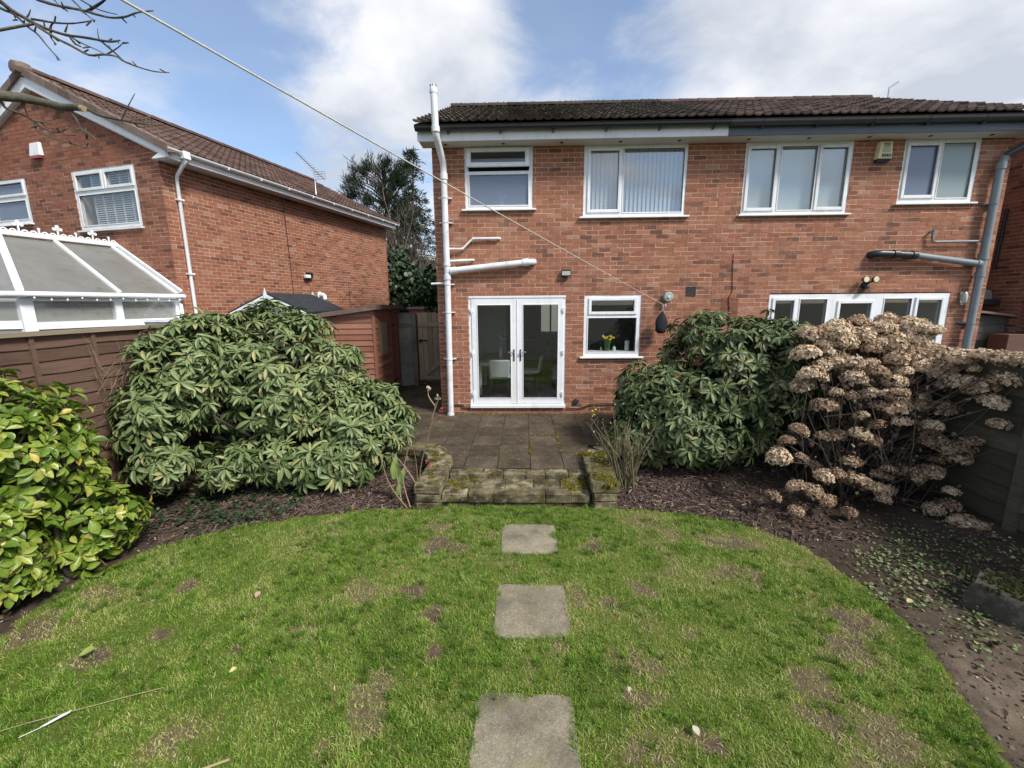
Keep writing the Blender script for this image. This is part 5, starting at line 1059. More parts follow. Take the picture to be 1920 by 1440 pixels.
# pale green garden box between fence and conservatory
m_green = mat('pale_green_paint', [(0, (0.44, 0.52, 0.42)), (1, (0.55, 0.63, 0.52))], 0.6, 0.08, 5, stretch=(1, 1, 6))
st = thing('garden_store', 'pale green shiplap store with white lid beside the conservatory', 'garden store', (-6.15, 7.7, 0.1))
TB = frame_T((-6.35, 7.55, 0), (math.cos(-0.1), math.sin(-0.1), 0), (-math.sin(-0.1), math.cos(-0.1), 0))
MB(TB).box(-0.62, 0.42, 0.02, 0.62, 0.1, 2.02).build('body', m_green, st)
for k in range(14): 
    z = 0.12+k*0.135; mb = MB(TB); mb.hexa([(-0.63, -0.004, z), (0.43, -0.004, z), (0.43, 0.019, z), (-0.63, 0.019, z), (-0.63, 0.010, z+0.13), (0.43, 0.010, z+0.13), (0.43, 0.019, z+0.13), (-0.63, 0.019, z+0.13)], random.random()); mb.build('board', m_green, st)
MB(TB).box(-0.66, 0.46, -0.03, 0.66, 2.03, 2.075).build('lid', m_upvc, st)

# summerhouse with felt roof
m_felt = mat('roofing_felt', (0.032, 0.036, 0.043), 0.9, 0.25, 6, 0.4, 160, 0.2, dirt=((0.07, 0.072, 0.075), 0.5, 0.8, 3, 0.4))
sm = thing('summerhouse', 'pale blue summerhouse with dark felt roof and white scalloped bargeboards', 'summerhouse', (-4.95, 9.6, 0.1))
TM = frame_T((-5.25, 8.62, 0), (math.cos(-0.02), math.sin(-0.02), 0), (-math.sin(-0.02), math.cos(-0.02), 0))
m_blue = mat('pale_blue_paint', [(0, (0.30, 0.37, 0.40)), (1, (0.36, 0.43, 0.45))], 0.6, 0.06, 5)
MB(TM).extrude([(-0.60, 0.1), (0.66, 0.1), (0.66, 2.16), (0.03, 2.46), (-0.60, 2.16)], 0.06, 1.75).build('body', m_blue, sm)
for k in range(15):
    z = 0.12+k*0.135; hw = 0.63 if z < 2.05 else max(0.05, (2.46-z)*2.0)
    mb = MB(TM); mb.box(0.03-min(0.63, hw), 0.03+min(0.63, hw), 0.035, 0.058, z, z+0.125, random.random()); mb.build('board', m_blue, sm)
for sg in (1, -1):
    n = 14; up_, lo_ = [], []
    for i in range(n+1):
        t = i/n; x = 0.03+sg*(0.0+0.80*t); zt = 2.535-0.37*t; sc = 0.105+0.028*abs(math.sin(t*PI*3))
        up_.append((x, zt)); lo_.append((x, zt-sc))
    poly = up_+lo_[::-1]
    if sg < 0: poly = poly[::-1]
    mb = MB(TM)
    for i in range(n):
        q = [lo_[i], lo_[i+1], up_[i+1], up_[i]]
        if sg < 0: q = q[::-1]
        mb.extrude(q, -0.03, 0.0)
    mb.build('bargeboard', m_upvc_old, sm)
    mb = MB(TM); mb.extrude([(0.03, 2.54), (0.03+sg*0.84, 2.155), (0.03+sg*0.84, 2.185), (0.03, 2.57)], -0.02, 1.85); mb.build('roof_side', m_felt, sm)
mb = MB(TM); mb.extrude([(0.03, 2.40), (0.07, 2.50), (0.03, 2.66), (-0.01, 2.50)], -0.05, -0.032); mb.build('finial', m_upvc_old, sm)
mb = MB(TM); mb.extrude([(0.03, 2.50), (0.07, 2.54), (0.03, 2.64), (-0.01, 2.54)], 1.85, 1.87); mb.build('finial', m_upvc_old, sm)

# red shed
shed = thing('garden_shed', 'red-stained timber shed with small window and sloping roof', 'shed', (-4.0, 9.9, 0.15))
SX, SY0, SY1, SXL = -3.20, 9.0, 10.8, -4.75
MB().hexa([(SXL, SY0+0.02, 0.18), (SX-0.02, SY0+0.02, 0.18), (SX-0.02, SY1, 0.18), (SXL, SY1, 0.18), (SXL, SY0+0.02, 2.02), (SX-0.02, SY0+0.02, 2.22), (SX-0.02, SY1, 2.22), (SXL, SY1, 2.02)]).build('carcass', m_red_shed, shed)
for k in range(16):
    z = 0.20+k*0.124; z1 = z+0.128
    x0 = SXL if z1 < 2.06 else SXL+(z1-2.06)/0.2*1.2
    if z1 > 2.2: break
    mb = MB(); mb.hexa([(x0, SY0-0.012, z), (SX-0.005, SY0-0.012, z), (SX-0.005, SY0+0.019, z), (x0, SY0+0.019, z), (x0, SY0+0.006, z1), (SX-0.005, SY0+0.006, z1), (SX-0.005, SY0+0.019, z1), (x0, SY0+0.019, z1)], random.random()); mb.build('board', m_red_shed, shed)
    for (ya, yb) in ((SY0+0.06, 9.30), (9.86, 10.12)) if 1.13 < z < 1.95 else ((SY0+0.06, 10.12),):
        mb = MB(); mb.hexa([(SX-0.019, ya, z), (SX-0.019, yb, z), (SX+0.010, yb, z), (SX+0.010, ya, z), (SX-0.019, ya, z1), (SX-0.019, yb, z1), (SX-0.008, yb, z1), (SX-0.008, ya, z1)], random.random()); mb.build('board', m_red_shed, shed)
MB().box(SX-0.018, SX+0.028, SY0-0.02, SY0+0.045, 0.18, 2.2).build('corner_batten', m_red_shed, shed)
MB().box(SX-0.018, SX+0.020, 9.30, 9.86, 1.15, 1.96).build('window_surround', m_red_shed, shed)
MB().box(SX+0.0205, SX+0.026, 9.34, 9.82, 1.20, 1.91).build('window_pane', mat('dusty_pane', (0.30, 0.27, 0.19), 0.25, 0.2, 3, spec=0.5), shed)
dr = MB().box(SX-0.018, SX+0.006, 10.14, 10.78, 0.22, 2.0).build('door', m_red_shed, shed)
for k in range(5): MB().box(SX+0.0065, SX+0.017, 10.145+k*0.127, 10.265+k*0.127, 0.23, 1.99, random.random()).build('board', m_red_shed, dr)
MB().box(SX+0.018, SX+0.03, 10.16, 10.46, 1.80, 1.84).build('hinge', m_black, dr); MB().box(SX+0.018, SX+0.03, 10.16, 10.46, 0.45, 0.49).build('hinge', m_black, dr)
rfz = lambda x: 2.28+(x-SX)*0.13
MB().hexa([(SXL-0.1, SY0-0.10, rfz(SXL-0.1)-0.03), (SX+0.10, SY0-0.10, rfz(SX+0.1)-0.03), (SX+0.10, SY1+0.1, rfz(SX+0.1)-0.03), (SXL-0.1, SY1+0.1, rfz(SXL-0.1)-0.03), (SXL-0.1, SY0-0.10, rfz(SXL-0.1)), (SX+0.10, SY0-0.10, rfz(SX+0.1)), (SX+0.10, SY1+0.1, rfz(SX+0.1)), (SXL-0.1, SY1+0.1, rfz(SXL-0.1))]).build('roof', m_felt, shed)
MB().hexa([(SXL-0.1, SY0-0.125, rfz(SXL-0.1)-0.085), (SX+0.10, SY0-0.125, rfz(SX+0.1)-0.085), (SX+0.10, SY0-0.101, rfz(SX+0.1)-0.085), (SXL-0.1, SY0-0.101, rfz(SXL-0.1)-0.085), (SXL-0.1, SY0-0.125, rfz(SXL-0.1)+0.008), (SX+0.10, SY0-0.125, rfz(SX+0.1)+0.008), (SX+0.10, SY0-0.101, rfz(SX+0.1)+0.008), (SXL-0.1, SY0-0.101, rfz(SXL-0.1)+0.008)]).build('fascia', m_shed_trim, shed)
MB().box(SX+0.101, SX+0.125, SY0-0.124, SY1+0.1, rfz(SX+0.1)-0.085, rfz(SX+0.1)+0.008).build('fascia', m_shed_trim, shed)

# gate in the side passage, its posts and the panel beside it
gate = thing('side_gate', 'brown timber ledged gate with diagonal brace in the side passage', 'gate', (-2.15, 10.85, 0.25))
for k in range(9):
    x = -2.71+k*0.125
    top = 2.10+0.0*k+random.uniform(-.008, .008)
    MB().box(x, x+0.119, 10.86, 10.878, 0.34, top, random.random()).build('board', m_gate, gate)
for z in (0.42, 1.80): MB().box(-2.71, -1.60, 10.83, 10.859, z-0.05, z+0.05, 0.7).build('ledge', m_gate, gate)
d = (Vector((-1.70, 0, 1.15))-Vector((-2.55, 0, 0.48))).normalized(); MB().beam((-2.60, 10.845, 0.47), (-1.72, 10.845, 1.20), (0, 0.014, 0), Vector((-d.z, 0, d.x))*0.05, 0.8).build('brace', m_gate, gate)
mb = MB(); mb.box(-2.69, -2.48, 10.812, 10.829, 1.38, 1.405); mb.box(-2.66, -2.62, 10.80, 10.829, 1.34, 1.43); mb.build('latch', m_black, gate)
o = MB().box(-2.86, -2.74, 10.78, 10.90, 0.15, 2.08).build('gate_post', m_concrete, None, None, 0.008); tag(o, 'grey concrete post between the side gate and the weathered panel', 'post')
pier = thing('gate_pier', 'brick pier with flat stone cap behind the gate post', 'pier', (-2.77, 11.2, 0.15))
MB().box(-2.95, -2.60, 11.02, 11.36, 0.15, 2.18).build('pier_core', m_mortar, pier)
TP = frame_T((-2.955, 11.015, 0), (1, 0, 0), (0, 1, 0))
for k in range(27):
    for q in range(2):
        a = q*0.18+(0.0 if k % 2 else -0.0); MB(TP).box(a, a+0.172, -0.004, 0.01, 0.17+k*0.075, 0.17+k*0.075+0.065, random.uniform(0.1, 0.6)).build('brick', m_brick_dark, pier)
MB().box(-3.0, -2.55, 10.97, 11.41, 2.18, 2.245).build('cap', m_concrete, pier, None, 0.01)
pn = thing('fence_panel', 'weathered grey-green lap panel between the red shed and gate post', 'fence', (-3.05, 10.85, 0.15))
for k in range(16):
    z = 0.17+k*0.119; mb = MB(); mb.hexa([(-3.24, 10.84, z), (-2.87, 10.84, z), (-2.87, 10.87, z), (-3.24, 10.87, z), (-3.24, 10.855, z+0.13), (-2.87, 10.855, z+0.13), (-2.87, 10.87, z+0.13), (-3.24, 10.87, z+0.13)], random.random()); mb.build('board', m_panel_grey, pn)
MB().box(-3.24, -2.87, 10.835, 10.875, 2.075, 2.10).build('capping', m_panel_grey, pn)

# left boundary fence
FX = -4.56
lf = thing('lap_fence', 'brown overlapped-board fence with pale capping along the left boundary', 'fence', (FX, 4.5, 0))
for p in range(6):
    y0 = -0.56+p*1.86; y1 = y0+1.76
    MB().box(FX-0.05, FX+0.05, y1+0.0, y1+0.10, 0, 2.06).build('post', m_fence_l, lf)
    for k in range(14):
        z = 0.28+k*0.127; dz = [random.uniform(-.008, .008) for _ in range(9)]
        mb = MB(); nseg = 8
        for q in range(nseg):
            ya, yb = y0+(y1-y0)*q/nseg, y0+(y1-y0)*(q+1)/nseg; a, b = dz[q], dz[q+1]
            mb.add([(FX+0.020, ya, z+a), (FX+0.020, yb, z+b), (FX+0.004, yb, z+0.142+b*0.3), (FX+0.004, ya, z+0.142+a*0.3), (FX+0.0, ya, z+a), (FX+0.0, yb, z+b)], [(0, 1, 2, 3), (4, 5, 1, 0)], 0.2+0.6*random.random() if q == 0 else mb.t[0])
        mb.build('board', m_fence_l, lf)
    MB().box(FX-0.03, FX-0.002, y0, y1, 0.05, 0.30, 0.3).build('gravel_board', m_fence_l, lf)
    for q in range(4):
        y = y0+0.02+q*(y1-y0-0.06)/3; MB().hexa([(FX+0.021, y, 0.28), (FX+0.021, y+0.04, 0.28), (FX+0.046, y+0.04, 0.28), (FX+0.046, y, 0.28), (FX+0.010, y, 2.04), (FX+0.010, y+0.04, 2.04), (FX+0.036, y+0.04, 2.04), (FX+0.036, y, 2.04)], 0.7).build('batten', m_fence_l, lf)
    MB().box(FX-0.035, FX+0.06, y0-0.02, y1+0.11-0.02, 2.045, 2.085, random.random()).build('capping', m_fence_cap, lf)
# right boundary fence
RX = 4.84
rfn = thing('board_fence', 'dark grey timber fence of wide lapped boards along the right boundary', 'fence', (RX, 2.8, 0))
runs = [((RX, -0.7), (RX, 0.85)), ((RX, 0.95), (RX, 2.38)), ((RX, 2.48), (RX, 3.90)), ((RX, 4.02), (RX, 5.05)), ((RX-0.03, 5.15), (4.15, 6.45)), ((4.10, 6.54), (3.50, 7.78))]
for (a, b) in runs:
    a, b = Vector((*a, 0)), Vector((*b, 0)); d = (b-a).normalized(); nrm = Vector((-d.y, d.x, 0)); L_ = (b-a).length
    TF = Matrix(((d.x, nrm.x, 0, a.x), (d.y, nrm.y, 0, a.y), (0, 0, 1, 0), (0, 0, 0, 1)))
    for k in range(9):
        z = 0.10+k*0.182; dz = [random.uniform(-.012, .012) for _ in range(7)]; nseg = 6; mb = MB(TF); tn = random.random()
        for q in range(nseg):
            xa, xb = L_*q/nseg, L_*(q+1)/nseg; p, r = dz[q], dz[q+1]
            mb.add([(xa, 0.026, z+p), (xb, 0.026, z+r), (xb, 0.006, z+0.20), (xa, 0.006, z+0.20), (xa, 0.002, z+p), (xb, 0.002, z+r)], [(1, 0, 3, 2), (0, 1, 5, 4)], tn)
        mb.build('board', m_fence_r, rfn)
    MB(TF).box(0, L_, -0.02, 0.03, 1.745, 1.775, 0.9).build('capping', m_fence_cap, rfn)
    MB(TF).box(0, L_, -0.035, -0.001, 0.0, 0.13, 0.2).build('gravel_board', m_fence_r, rfn)
    MB(TF).box(L_, L_+0.095, -0.05, 0.06, 0, 1.79, 0.6).build('post', m_fence_r, rfn)

# ------------------------------------------------------------------ beyond the right-hand fence
nb = thing('end_brick_house', 'shaded brick side wall of the next house along at the far right edge', 'house', (9.9, 11.0, 0.1))
TN = frame_T((9.55, 0, 0), (0, -1, 0), (1, 0, 0))
w9 = MB().box(9.557, 9.8, 8.2, 16, 0, 5.4).build('side_wall', m_mortar, nb)
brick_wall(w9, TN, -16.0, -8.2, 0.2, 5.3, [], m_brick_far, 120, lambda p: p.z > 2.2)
w9b = MB().box(9.557, 14.5, 8.207, 8.45, 0, 5.4).build('rear_wall', m_mortar, nb)
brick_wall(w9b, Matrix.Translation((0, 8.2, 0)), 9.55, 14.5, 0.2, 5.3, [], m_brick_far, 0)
mb = MB(); mb.hexa([(9.40, 7.95, 5.32), (14.6, 7.95, 5.32), (14.6, 12.1, 6.3), (9.40, 12.1, 6.3), (9.40, 7.95, 5.40), (14.6, 7.95, 5.40), (14.6, 12.1, 6.38), (9.40, 12.1, 6.38)]); mb.hexa([(9.40, 12.1, 6.3), (14.6, 12.1, 6.3), (14.6, 16.2, 5.32), (9.40, 16.2, 5.32), (9.40, 12.1, 6.38), (14.6, 12.1, 6.38), (14.6, 16.2, 5.40), (9.40, 16.2, 5.40)]); mb.build('roof', m_tile_brown, nb)
MB().add([(9.556, 8.2, 5.3), (9.556, 16, 5.3), (9.556, 12.1, 6.28)], [(0, 2, 1)]).build('gable', m_brick_far, nb)
MB().tube([(9.50, 9.0, 4.05), (9.50, 9.02, 2.9)], 0.03, 8).build('downpipe', m_black, nb, 50)
ls = thing('lean_to_shed', 'dark slatted lean-to shed with a tarpaulin roof beyond the grey pipe', 'shed', (9.1, 8.9, 0.1))
m_slat = mat('dark_slat_timber', [(0, (0.055, 0.045, 0.04)), (1, (0.10, 0.085, 0.075))], 0.85, 0.2, 6, 0.3, 40)
MB().box(8.52, 9.50, 8.64, 10.2, 0.1, 2.0).build('carcass', m_slat, ls)
for k in range(12):
    z = 0.15+k*0.152; mb = MB(); mb.hexa([(8.50, 8.615, z), (9.52, 8.615, z), (9.52, 8.64, z), (8.50, 8.64, z), (8.50, 8.628, z+0.15), (9.52, 8.628, z+0.15), (9.52, 8.64, z+0.15), (8.50, 8.64, z+0.15)], random.random()); mb.build('board', m_slat, ls)
MB().hexa([(8.45, 8.55, 2.12), (9.54, 8.5, 1.98), (9.54, 10.3, 1.98), (8.45, 10.3, 2.12), (8.45, 8.55, 2.16), (9.54, 8.5, 2.02), (9.54, 10.3, 2.02), (8.45, 10.3, 2.16)], 0.9).build('roof', m_shed_trim, ls)
m_tarp = mat('tarpaulin', (0.20, 0.205, 0.21), 0.45, 0.3, 3, 0.5, 12)
MB().hexa([(8.62, 8.9, 2.3), (9.5, 8.9, 2.3), (9.5, 10.2, 2.3), (8.62, 10.2, 2.3), (8.66, 8.95, 2.50), (9.5, 8.95, 2.5), (9.5, 10.2, 2.55), (8.66, 10.2, 2.55)]).build('tarpaulin', m_tarp, ls, None, 0.03)
MB().box(8.56, 9.52, 8.80, 8.88, 2.22, 2.31).build('dark_batten', m_gutblack, ls)
o = MB().box(9.15, 9.54, 8.2, 8.55, 0.1, 1.66).build('timber_bin', mat('dark_red_timber', (0.12, 0.06, 0.045), 0.8, 0.2, 6, stretch=(1, 1, 6)), None, None, 0.01); tag(o, 'reddish timber bin in front of the dark lean-to shed', 'bin')

# ------------------------------------------------------------------ fittings on the walls
fl = thing('floodlight', 'small black floodlight above the french doors', 'light', (0.775, 7.80, 2.74))
MB(T0).box(0.69, 0.865, -0.07, -0.03, 2.785, 2.895).build('housing', m_black, fl, None, 0.008)
MB(T0).box(0.703, 0.852, -0.074, -0.0705, 2.80, 2.872).build('lens', mat('lamp_lens', (0.42, 0.42, 0.40), 0.2), fl)
MB(T0).box(0.745, 0.81, -0.03, -0.001, 2.75, 2.88).build('bracket', m_black, fl); MB(T0).lathe([(0.025, -0.02), (0.03, 0.0), (0.02, 0.012)], (0.777, -0.05, 2.765), 12).build('sensor', m_black, fl, 40)
rl_ = thing('line_reel', 'grey-green round washing line reel on the brick wall', 'line reel', (2.61, 7.80, 2.32))
m_reel = mat('reel_plastic', (0.34, 0.37, 0.33), 0.5, 0.15, 8)
MB(T0).lathe([(0.05, 0.0), (0.05, 0.025), (0.085, 0.03), (0.088, 0.10), (0.075, 0.118), (0.03, 0.122)], (2.61, 0, 2.405), 22, '-y').build('drum', m_reel, rl_, 40)
MB(T0).lathe([(0.03, 0.0), (0.028, 0.014)], (2.61, -0.122, 2.405), 14, '-y').build('hub', mat('reel_hub', (0.55, 0.57, 0.53), 0.5), rl_, 40)
MB(T0).tube([(2.60, -0.06, 2.33), (2.585, -0.07, 2.26), (2.575, -0.08, 2.22)], 0.004, 6).build('hook', m_steel, rl_)
A_, B_ = Vector((2.57, 7.77, 2.245)), Vector((-1.28, 1.6, 3.314)); far = A_+(B_-A_)*1.62
line = []
for k in range(41):
    t = k/40; p = A_.lerp(far, t); p.z -= 0.10*4*t*(1-t)*0.35; line.append(tuple(p))
wl_ = thing('washing_line', 'long pale rope washing line slung across the garden', 'washing line', tuple(A_))
MB().tube(line, 0.0043, 8).build('rope', mat('rope', (0.52, 0.49, 0.43), 0.9, 0.2, 60, 0.4, 200), wl_, 60)
MB().tube([tuple(A_), (2.575, 7.79, 2.27), (2.575, 7.80, 2.30), (2.57, 7.78, 2.24)], 0.005, 6).build('knot', m_upvc_old, wl_)
o = MB().tube([(far.x, far.y, -0.1), (far.x, far.y, far.z+0.15)], 0.05, 10).build('clothes_post', m_steel, None, 50); tag(o, 'metal clothes post behind the viewer holding the washing line', 'post')
bag = thing('peg_bag', 'black cloth peg bag hanging from the washing line', 'peg bag', (2.49, 7.70, 1.74))
m_cloth = mat('black_cloth', (0.016, 0.016, 0.02), 0.9, 0.3, 20, 0.8, 25)
mb = MB(); prof = [(0.012, 0.40), (0.030, 0.36), (0.075, 0.30), (0.105, 0.22), (0.112, 0.12), (0.10, 0.05), (0.06, 0.01), (0.01, 0.0)]; n = 18; vs = []
for r, h in prof:
    for k in range(n): a = 2*PI*k/n; q = 1+0.10*math.sin(3*a+h*20)+0.05*math.sin(7*a); vs.append((2.49+r*q*math.cos(a)+0.03*(h-0.2), 7.70+r*0.6*q*math.sin(a), 1.755+h))
mb.add(vs, [(i*n+k, i*n+(k+1) % n, (i+1)*n+(k+1) % n, (i+1)*n+k) for i in range(len(prof)-1) for k in range(n)]+[tuple(range(n)), tuple((len(prof)-1)*n+k for k in reversed(range(n)))]); mb.build('pouch', m_cloth, bag, 70)
MB().tube([(2.497, 7.70, 2.15), (2.505, 7.715, 2.225), (2.51, 7.74, 2.255)], 0.006, 6).build('loop', m_steel, bag); MB().tube([(2.52, 7.66, 1.80), (2.535, 7.66, 1.70), (2.53, 7.66, 1.63)], 0.004, 5).build('drawstring', m_cloth, bag)
# alarm boxes
m_cream = mat('cream_plastic', (0.66, 0.60, 0.36), 0.45, 0.08, 6)
al = thing('alarm_box', 'cream alarm box with black lettering between the upstairs windows', 'alarm box', (6.08, 7.80, 4.58))
TA = T0
mb = MB(TA); mb.hexa([(5.96, -0.085, 4.645), (6.185, -0.085, 4.645), (6.185, -0.0, 4.645), (5.94, -0.0, 4.645), (5.985, -0.07, 4.915), (6.18, -0.07, 4.915), (6.185, 0.0, 4.925), (5.965, 0.0, 4.925)]); mb.build('case', m_cream, al, None, 0.008)
MB(TA).hexa([(5.965, -0.06, 4.59), (6.16, -0.06, 4.59), (6.16, -0.0, 4.60), (5.95, -0.0, 4.60), (5.965, -0.082, 4.644), (6.175, -0.082, 4.644), (6.175, 0.0, 4.644), (5.95, 0.0, 4.644)]).build('strobe', mat('strobe_lens', (0.02, 0.035, 0.06), 0.2), al, None, 0.006)
def text(body, size, loc, parent, material, name='lettering', T=None):
    cu = bpy.data.curves.new(name, 'FONT'); cu.body = body; cu.size = size; cu.align_x = 'CENTER'; cu.extrude = 0.0008; cu.materials.append(material)
    tmp = bpy.data.objects.new(name, cu); col.objects.link(tmp); dg = bpy.context.evaluated_depsgraph_get(); me = bpy.data.meshes.new_from_object(tmp.evaluated_get(dg)); bpy.data.objects.remove(tmp)
    o = bpy.data.objects.new(name, me); link(o, parent); o.matrix_basis = (T or Matrix.Identity(4)) @ Matrix.Translation(loc) @ Matrix.Rotation(PI/2, 4, 'X'); return o
m_ink = mat('black_ink', (0.012, 0.012, 0.012), 0.6, 0)
tilt = T0 @ Matrix.Translation((6.085, -0.087, 4.645)) @ Matrix.Rotation(math.radians(-3.4), 4, 'X')
text('APEX', 0.052, (0.0, -0.004, 0.212), al, m_ink, T=tilt); text('ALARMS', 0.026, (0.0, -0.004, 0.186), al, m_ink, T=tilt)
MB(tilt).box(-0.06, 0.06, -0.006, -0.002, 0.098, 0.175).build('badge', mat('badge_green', (0.42, 0.41, 0.24), 0.5), al)
MB(tilt).box(-0.072, -0.006, -0.006, -0.002, 0.028, 0.072).build('number_plate', m_ink, al); MB(tilt).box(0.006, 0.072, -0.006, -0.002, 0.028, 0.072).build('number_plate', m_ink, al)
text('01', 0.042, (-0.038, -0.0075, 0.036), al, m_cream, 'number', tilt); text('50', 0.042, (0.039, -0.0075, 0.036), al, m_cream, 'number', tilt)
al2 = thing('gable_alarm_box', 'white alarm box with red base high on the gable wall', 'alarm box', tuple(TG @ Vector((-3.55, -0.05, 5.3))))
MB(TG).hexa([(-3.72, -0.075, 5.345), (-3.40, -0.075, 5.345), (-3.39, 0.0, 5.345), (-3.73, 0.0, 5.345), (-3.70, -0.05, 5.60), (-3.42, -0.05, 5.60), (-3.41, 0, 5.61), (-3.71, 0, 5.61)]).build('case', m_upvc_old, al2, None, 0.012)
MB(TG).box(-3.70, -3.42, -0.07, -0.002, 5.305, 5.344).build('base', mat('red_lens', (0.35, 0.05, 0.05), 0.35), al2)
# lamps
tw = thing('twin_spotlight', 'black twin-head security spotlight above the patio windows', 'light', (6.12, 7.8, 2.5))
MB(T0).lathe([(0.06, 0), (0.06, 0.03), (0.04, 0.05)], (6.09, 0, 2.58), 16, '-y').build('base', m_black, tw, 40); MB(T0).lathe([(0.045, -0.03), (0.05, 0.0), (0.035, 0.03)], (6.09, -0.06, 2.545), 14).build('sensor', m_black, tw, 40)
m_lens2 = mat('warm_lens', (0.72, 0.66, 0.45), 0.3)
for sx in (-0.06, 0.11):
    MB(T0).tube([(6.09, -0.05, 2.60), (6.09+sx, -0.09, 2.665)], 0.014, 8).build('arm', m_black, tw)
    MB(T0).lathe([(0.03, -0.02), (0.055, 0.03), (0.058, 0.055)], (6.09+sx, -0.06, 2.675), 16, '-y').build('head', m_black, tw, 40); MB(T0).lathe([(0.05, 0.0), (0.045, 0.006)], (6.09+sx, -0.116, 2.675), 16, '-y').build('lens', m_lens2, tw)
wlp = thing('wall_lantern', 'small pale wall lantern beside the patio windows', 'light', (7.80, 7.8, 2.2))
MB(T0).box(7.775, 7.825, -0.02, 0.0, 2.24, 2.44).build('back_plate', m_steel, wlp); MB(T0).lathe([(0.02, 0.0), (0.036, 0.03), (0.040, 0.13), (0.03, 0.17), (0.008, 0.20)], (7.80, -0.085, 2.25), 12).build('shade', mat('lantern_glass', (0.42, 0.45, 0.40), 0.25), wlp, 40); MB(T0).tube([(7.80, -0.01, 2.30), (7.80, -0.05, 2.22), (7.80, -0.085, 2.25)], 0.01, 6).build('arm', m_steel, wlp)
sl = thing('side_wall_light', 'small white and black security light on the gabled house side wall', 'light', tuple(TS @ Vector((3.5, -0.06, 3.0))))
MB(TS).box(3.40, 3.58, -0.12, -0.03, 3.04, 3.13).build('housing', m_upvc, sl, None, 0.01); MB(TS).box(3.52, 3.70, -0.09, -0.001, 3.05, 3.20).build('bracket', m_black, sl)
# flue and orna on neighbour wall
fl3 = thing('boiler_flue', 'white boiler flue elbow low on the gabled house side wall', 'flue', tuple(TS @ Vector((4.0, -0.1, 2.3))))
MB(TS).tube([(4.0, 0.0, 2.60), (4.0, -0.12, 2.60), (4.0, -0.16, 2.56), (4.0, -0.16, 2.48)], 0.06, 12).build('elbow', m_upvc_old, fl3, 50); MB(TS).tube([(4.0, -0.16, 2.48), (4.0, -0.16, 2.30)], 0.085, 12).build('terminal', m_steel, fl3, 50); MB(TS).tube([(4.0, -0.01, 2.60), (4.0, 0.0, 2.60)], 0.1, 12).build('wall_plate', m_upvc_old, fl3)
# TV aerial on the left house
ae = thing('tv_aerial', 'rooftop television aerial on a bent mast above the white gutter', 'aerial', tuple(Tu @ Vector((-0.15, 3.95, 5.1))))
mb = MB(Tu); mb.tube([(-0.05, 3.70, 5.10), (0.0, 3.90, 5.16), (-0.05, 3.95, 5.26), (-0.05, 3.95, 5.92)], 0.014, 8); mb.build('mast', m_steel, ae, 50)
boom0, boom1 = Vector((-0.05, 3.35, 6.12)), Vector((-0.05, 4.35, 5.72))
MB(Tu).tube([tuple(boom0), tuple(boom1)], 0.010, 6).build('boom', m_steel, ae)
for k in range(11):
    p = boom0.lerp(boom1, k/13); w_ = 0.06+0.008*k; MB(Tu).tube([(p.x-w_, p.y, p.z), (p.x+w_, p.y, p.z)], 0.004, 5).build('element', m_steel, ae)
p = boom0.lerp(boom1, 0.82)
mb = MB(Tu)
for dz in (-0.09, -0.03, 0.03, 0.09): mb.tube([(p.x-0.17, p.y, p.z+dz), (p.x+0.17, p.y, p.z+dz)], 0.006, 5)
for dx in (-0.17, -0.06, 0.06, 0.17): mb.tube([(p.x+dx, p.y, p.z-0.09), (p.x+dx, p.y, p.z+0.09)], 0.006, 5)
mb.build('reflector', m_steel, ae)
o = MB().tube([(8.75, 11.4, 7.05), (8.75, 11.4, 7.30), (8.95, 11.4, 7.42)], 0.02, 6).build('ridge_aerial', m_steel); tag(o, 'small aerial stub just behind the brown roof ridge', 'aerial')

# ------------------------------------------------------------------ inside the rooms
m_oak = mat('oak_top', (0.34, 0.26, 0.17), 0.5, 0.15, 4, stretch=(1, 6, 1)); m_whitewood = mat('white_wood', (0.62, 0.61, 0.58), 0.5, 0.04, 4)
m_fab = mat('pale_grey_fabric', (0.44, 0.45, 0.44), 0.9, 0.08, 30); m_fab_d = mat('sofa_fabric', (0.16, 0.18, 0.165), 0.9, 0.1, 20); m_curt = mat('navy_curtain', (0.018, 0.02, 0.032), 0.9, 0.2, 6)
tb = thing('dining_table', 'oak-topped dining table with white legs inside the french doors', 'table', (-0.55, 9.35, 0.38))
MB().box(-0.98, -0.10, 8.82, 10.1, 1.095, 1.13).build('top', m_oak, tb, None, 0.006); MB().box(-0.92, -0.16, 8.88, 10.04, 1.01, 1.094).build('apron', m_whitewood, tb)
for x in (-0.92, -0.16):
    for y in (8.90, 10.02): MB().box(x-0.035, x+0.035, y-0.035, y+0.035, 0.38, 1.01).build('leg', m_whitewood, tb)
def chair(lb, x, y, rz):
    t = thing('dining_chair', lb, 'chair', (x, y, 0.38), 'dining chairs'); TC = Matrix.Translation((x, y, 0.38)) @ Matrix.Rotation(rz, 4, 'Z')
    MB(TC).box(-0.22, 0.22, -0.20, 0.24, 0.42, 0.50).build('seat', m_fab, t, None, 0.03)
    mb = MB(TC); mb.hexa([(-0.20, -0.21, 0.44), (0.20, -0.21, 0.44), (0.20, -0.15, 0.44), (-0.20, -0.15, 0.44), (-0.215, -0.28, 0.82), (0.215, -0.28, 0.82), (0.215, -0.22, 0.82), (-0.215, -0.22, 0.82)]); mb.build('backrest', m_fab, t, None, 0.025)
    for sx in (-1, 1):
        for sy in (-1, 1): MB(TC).tube([(sx*0.15, sy*0.13, 0.43), (sx*0.21, sy*0.21, 0.0)], 0.012, 6).build('leg', m_black, t)
chair('pale grey upholstered dining chair with its back to the french doors', -0.48, 8.62, 0.0); chair('grey dining chair tucked at the right side of the oak table', 0.18, 9.25, math.radians(80))
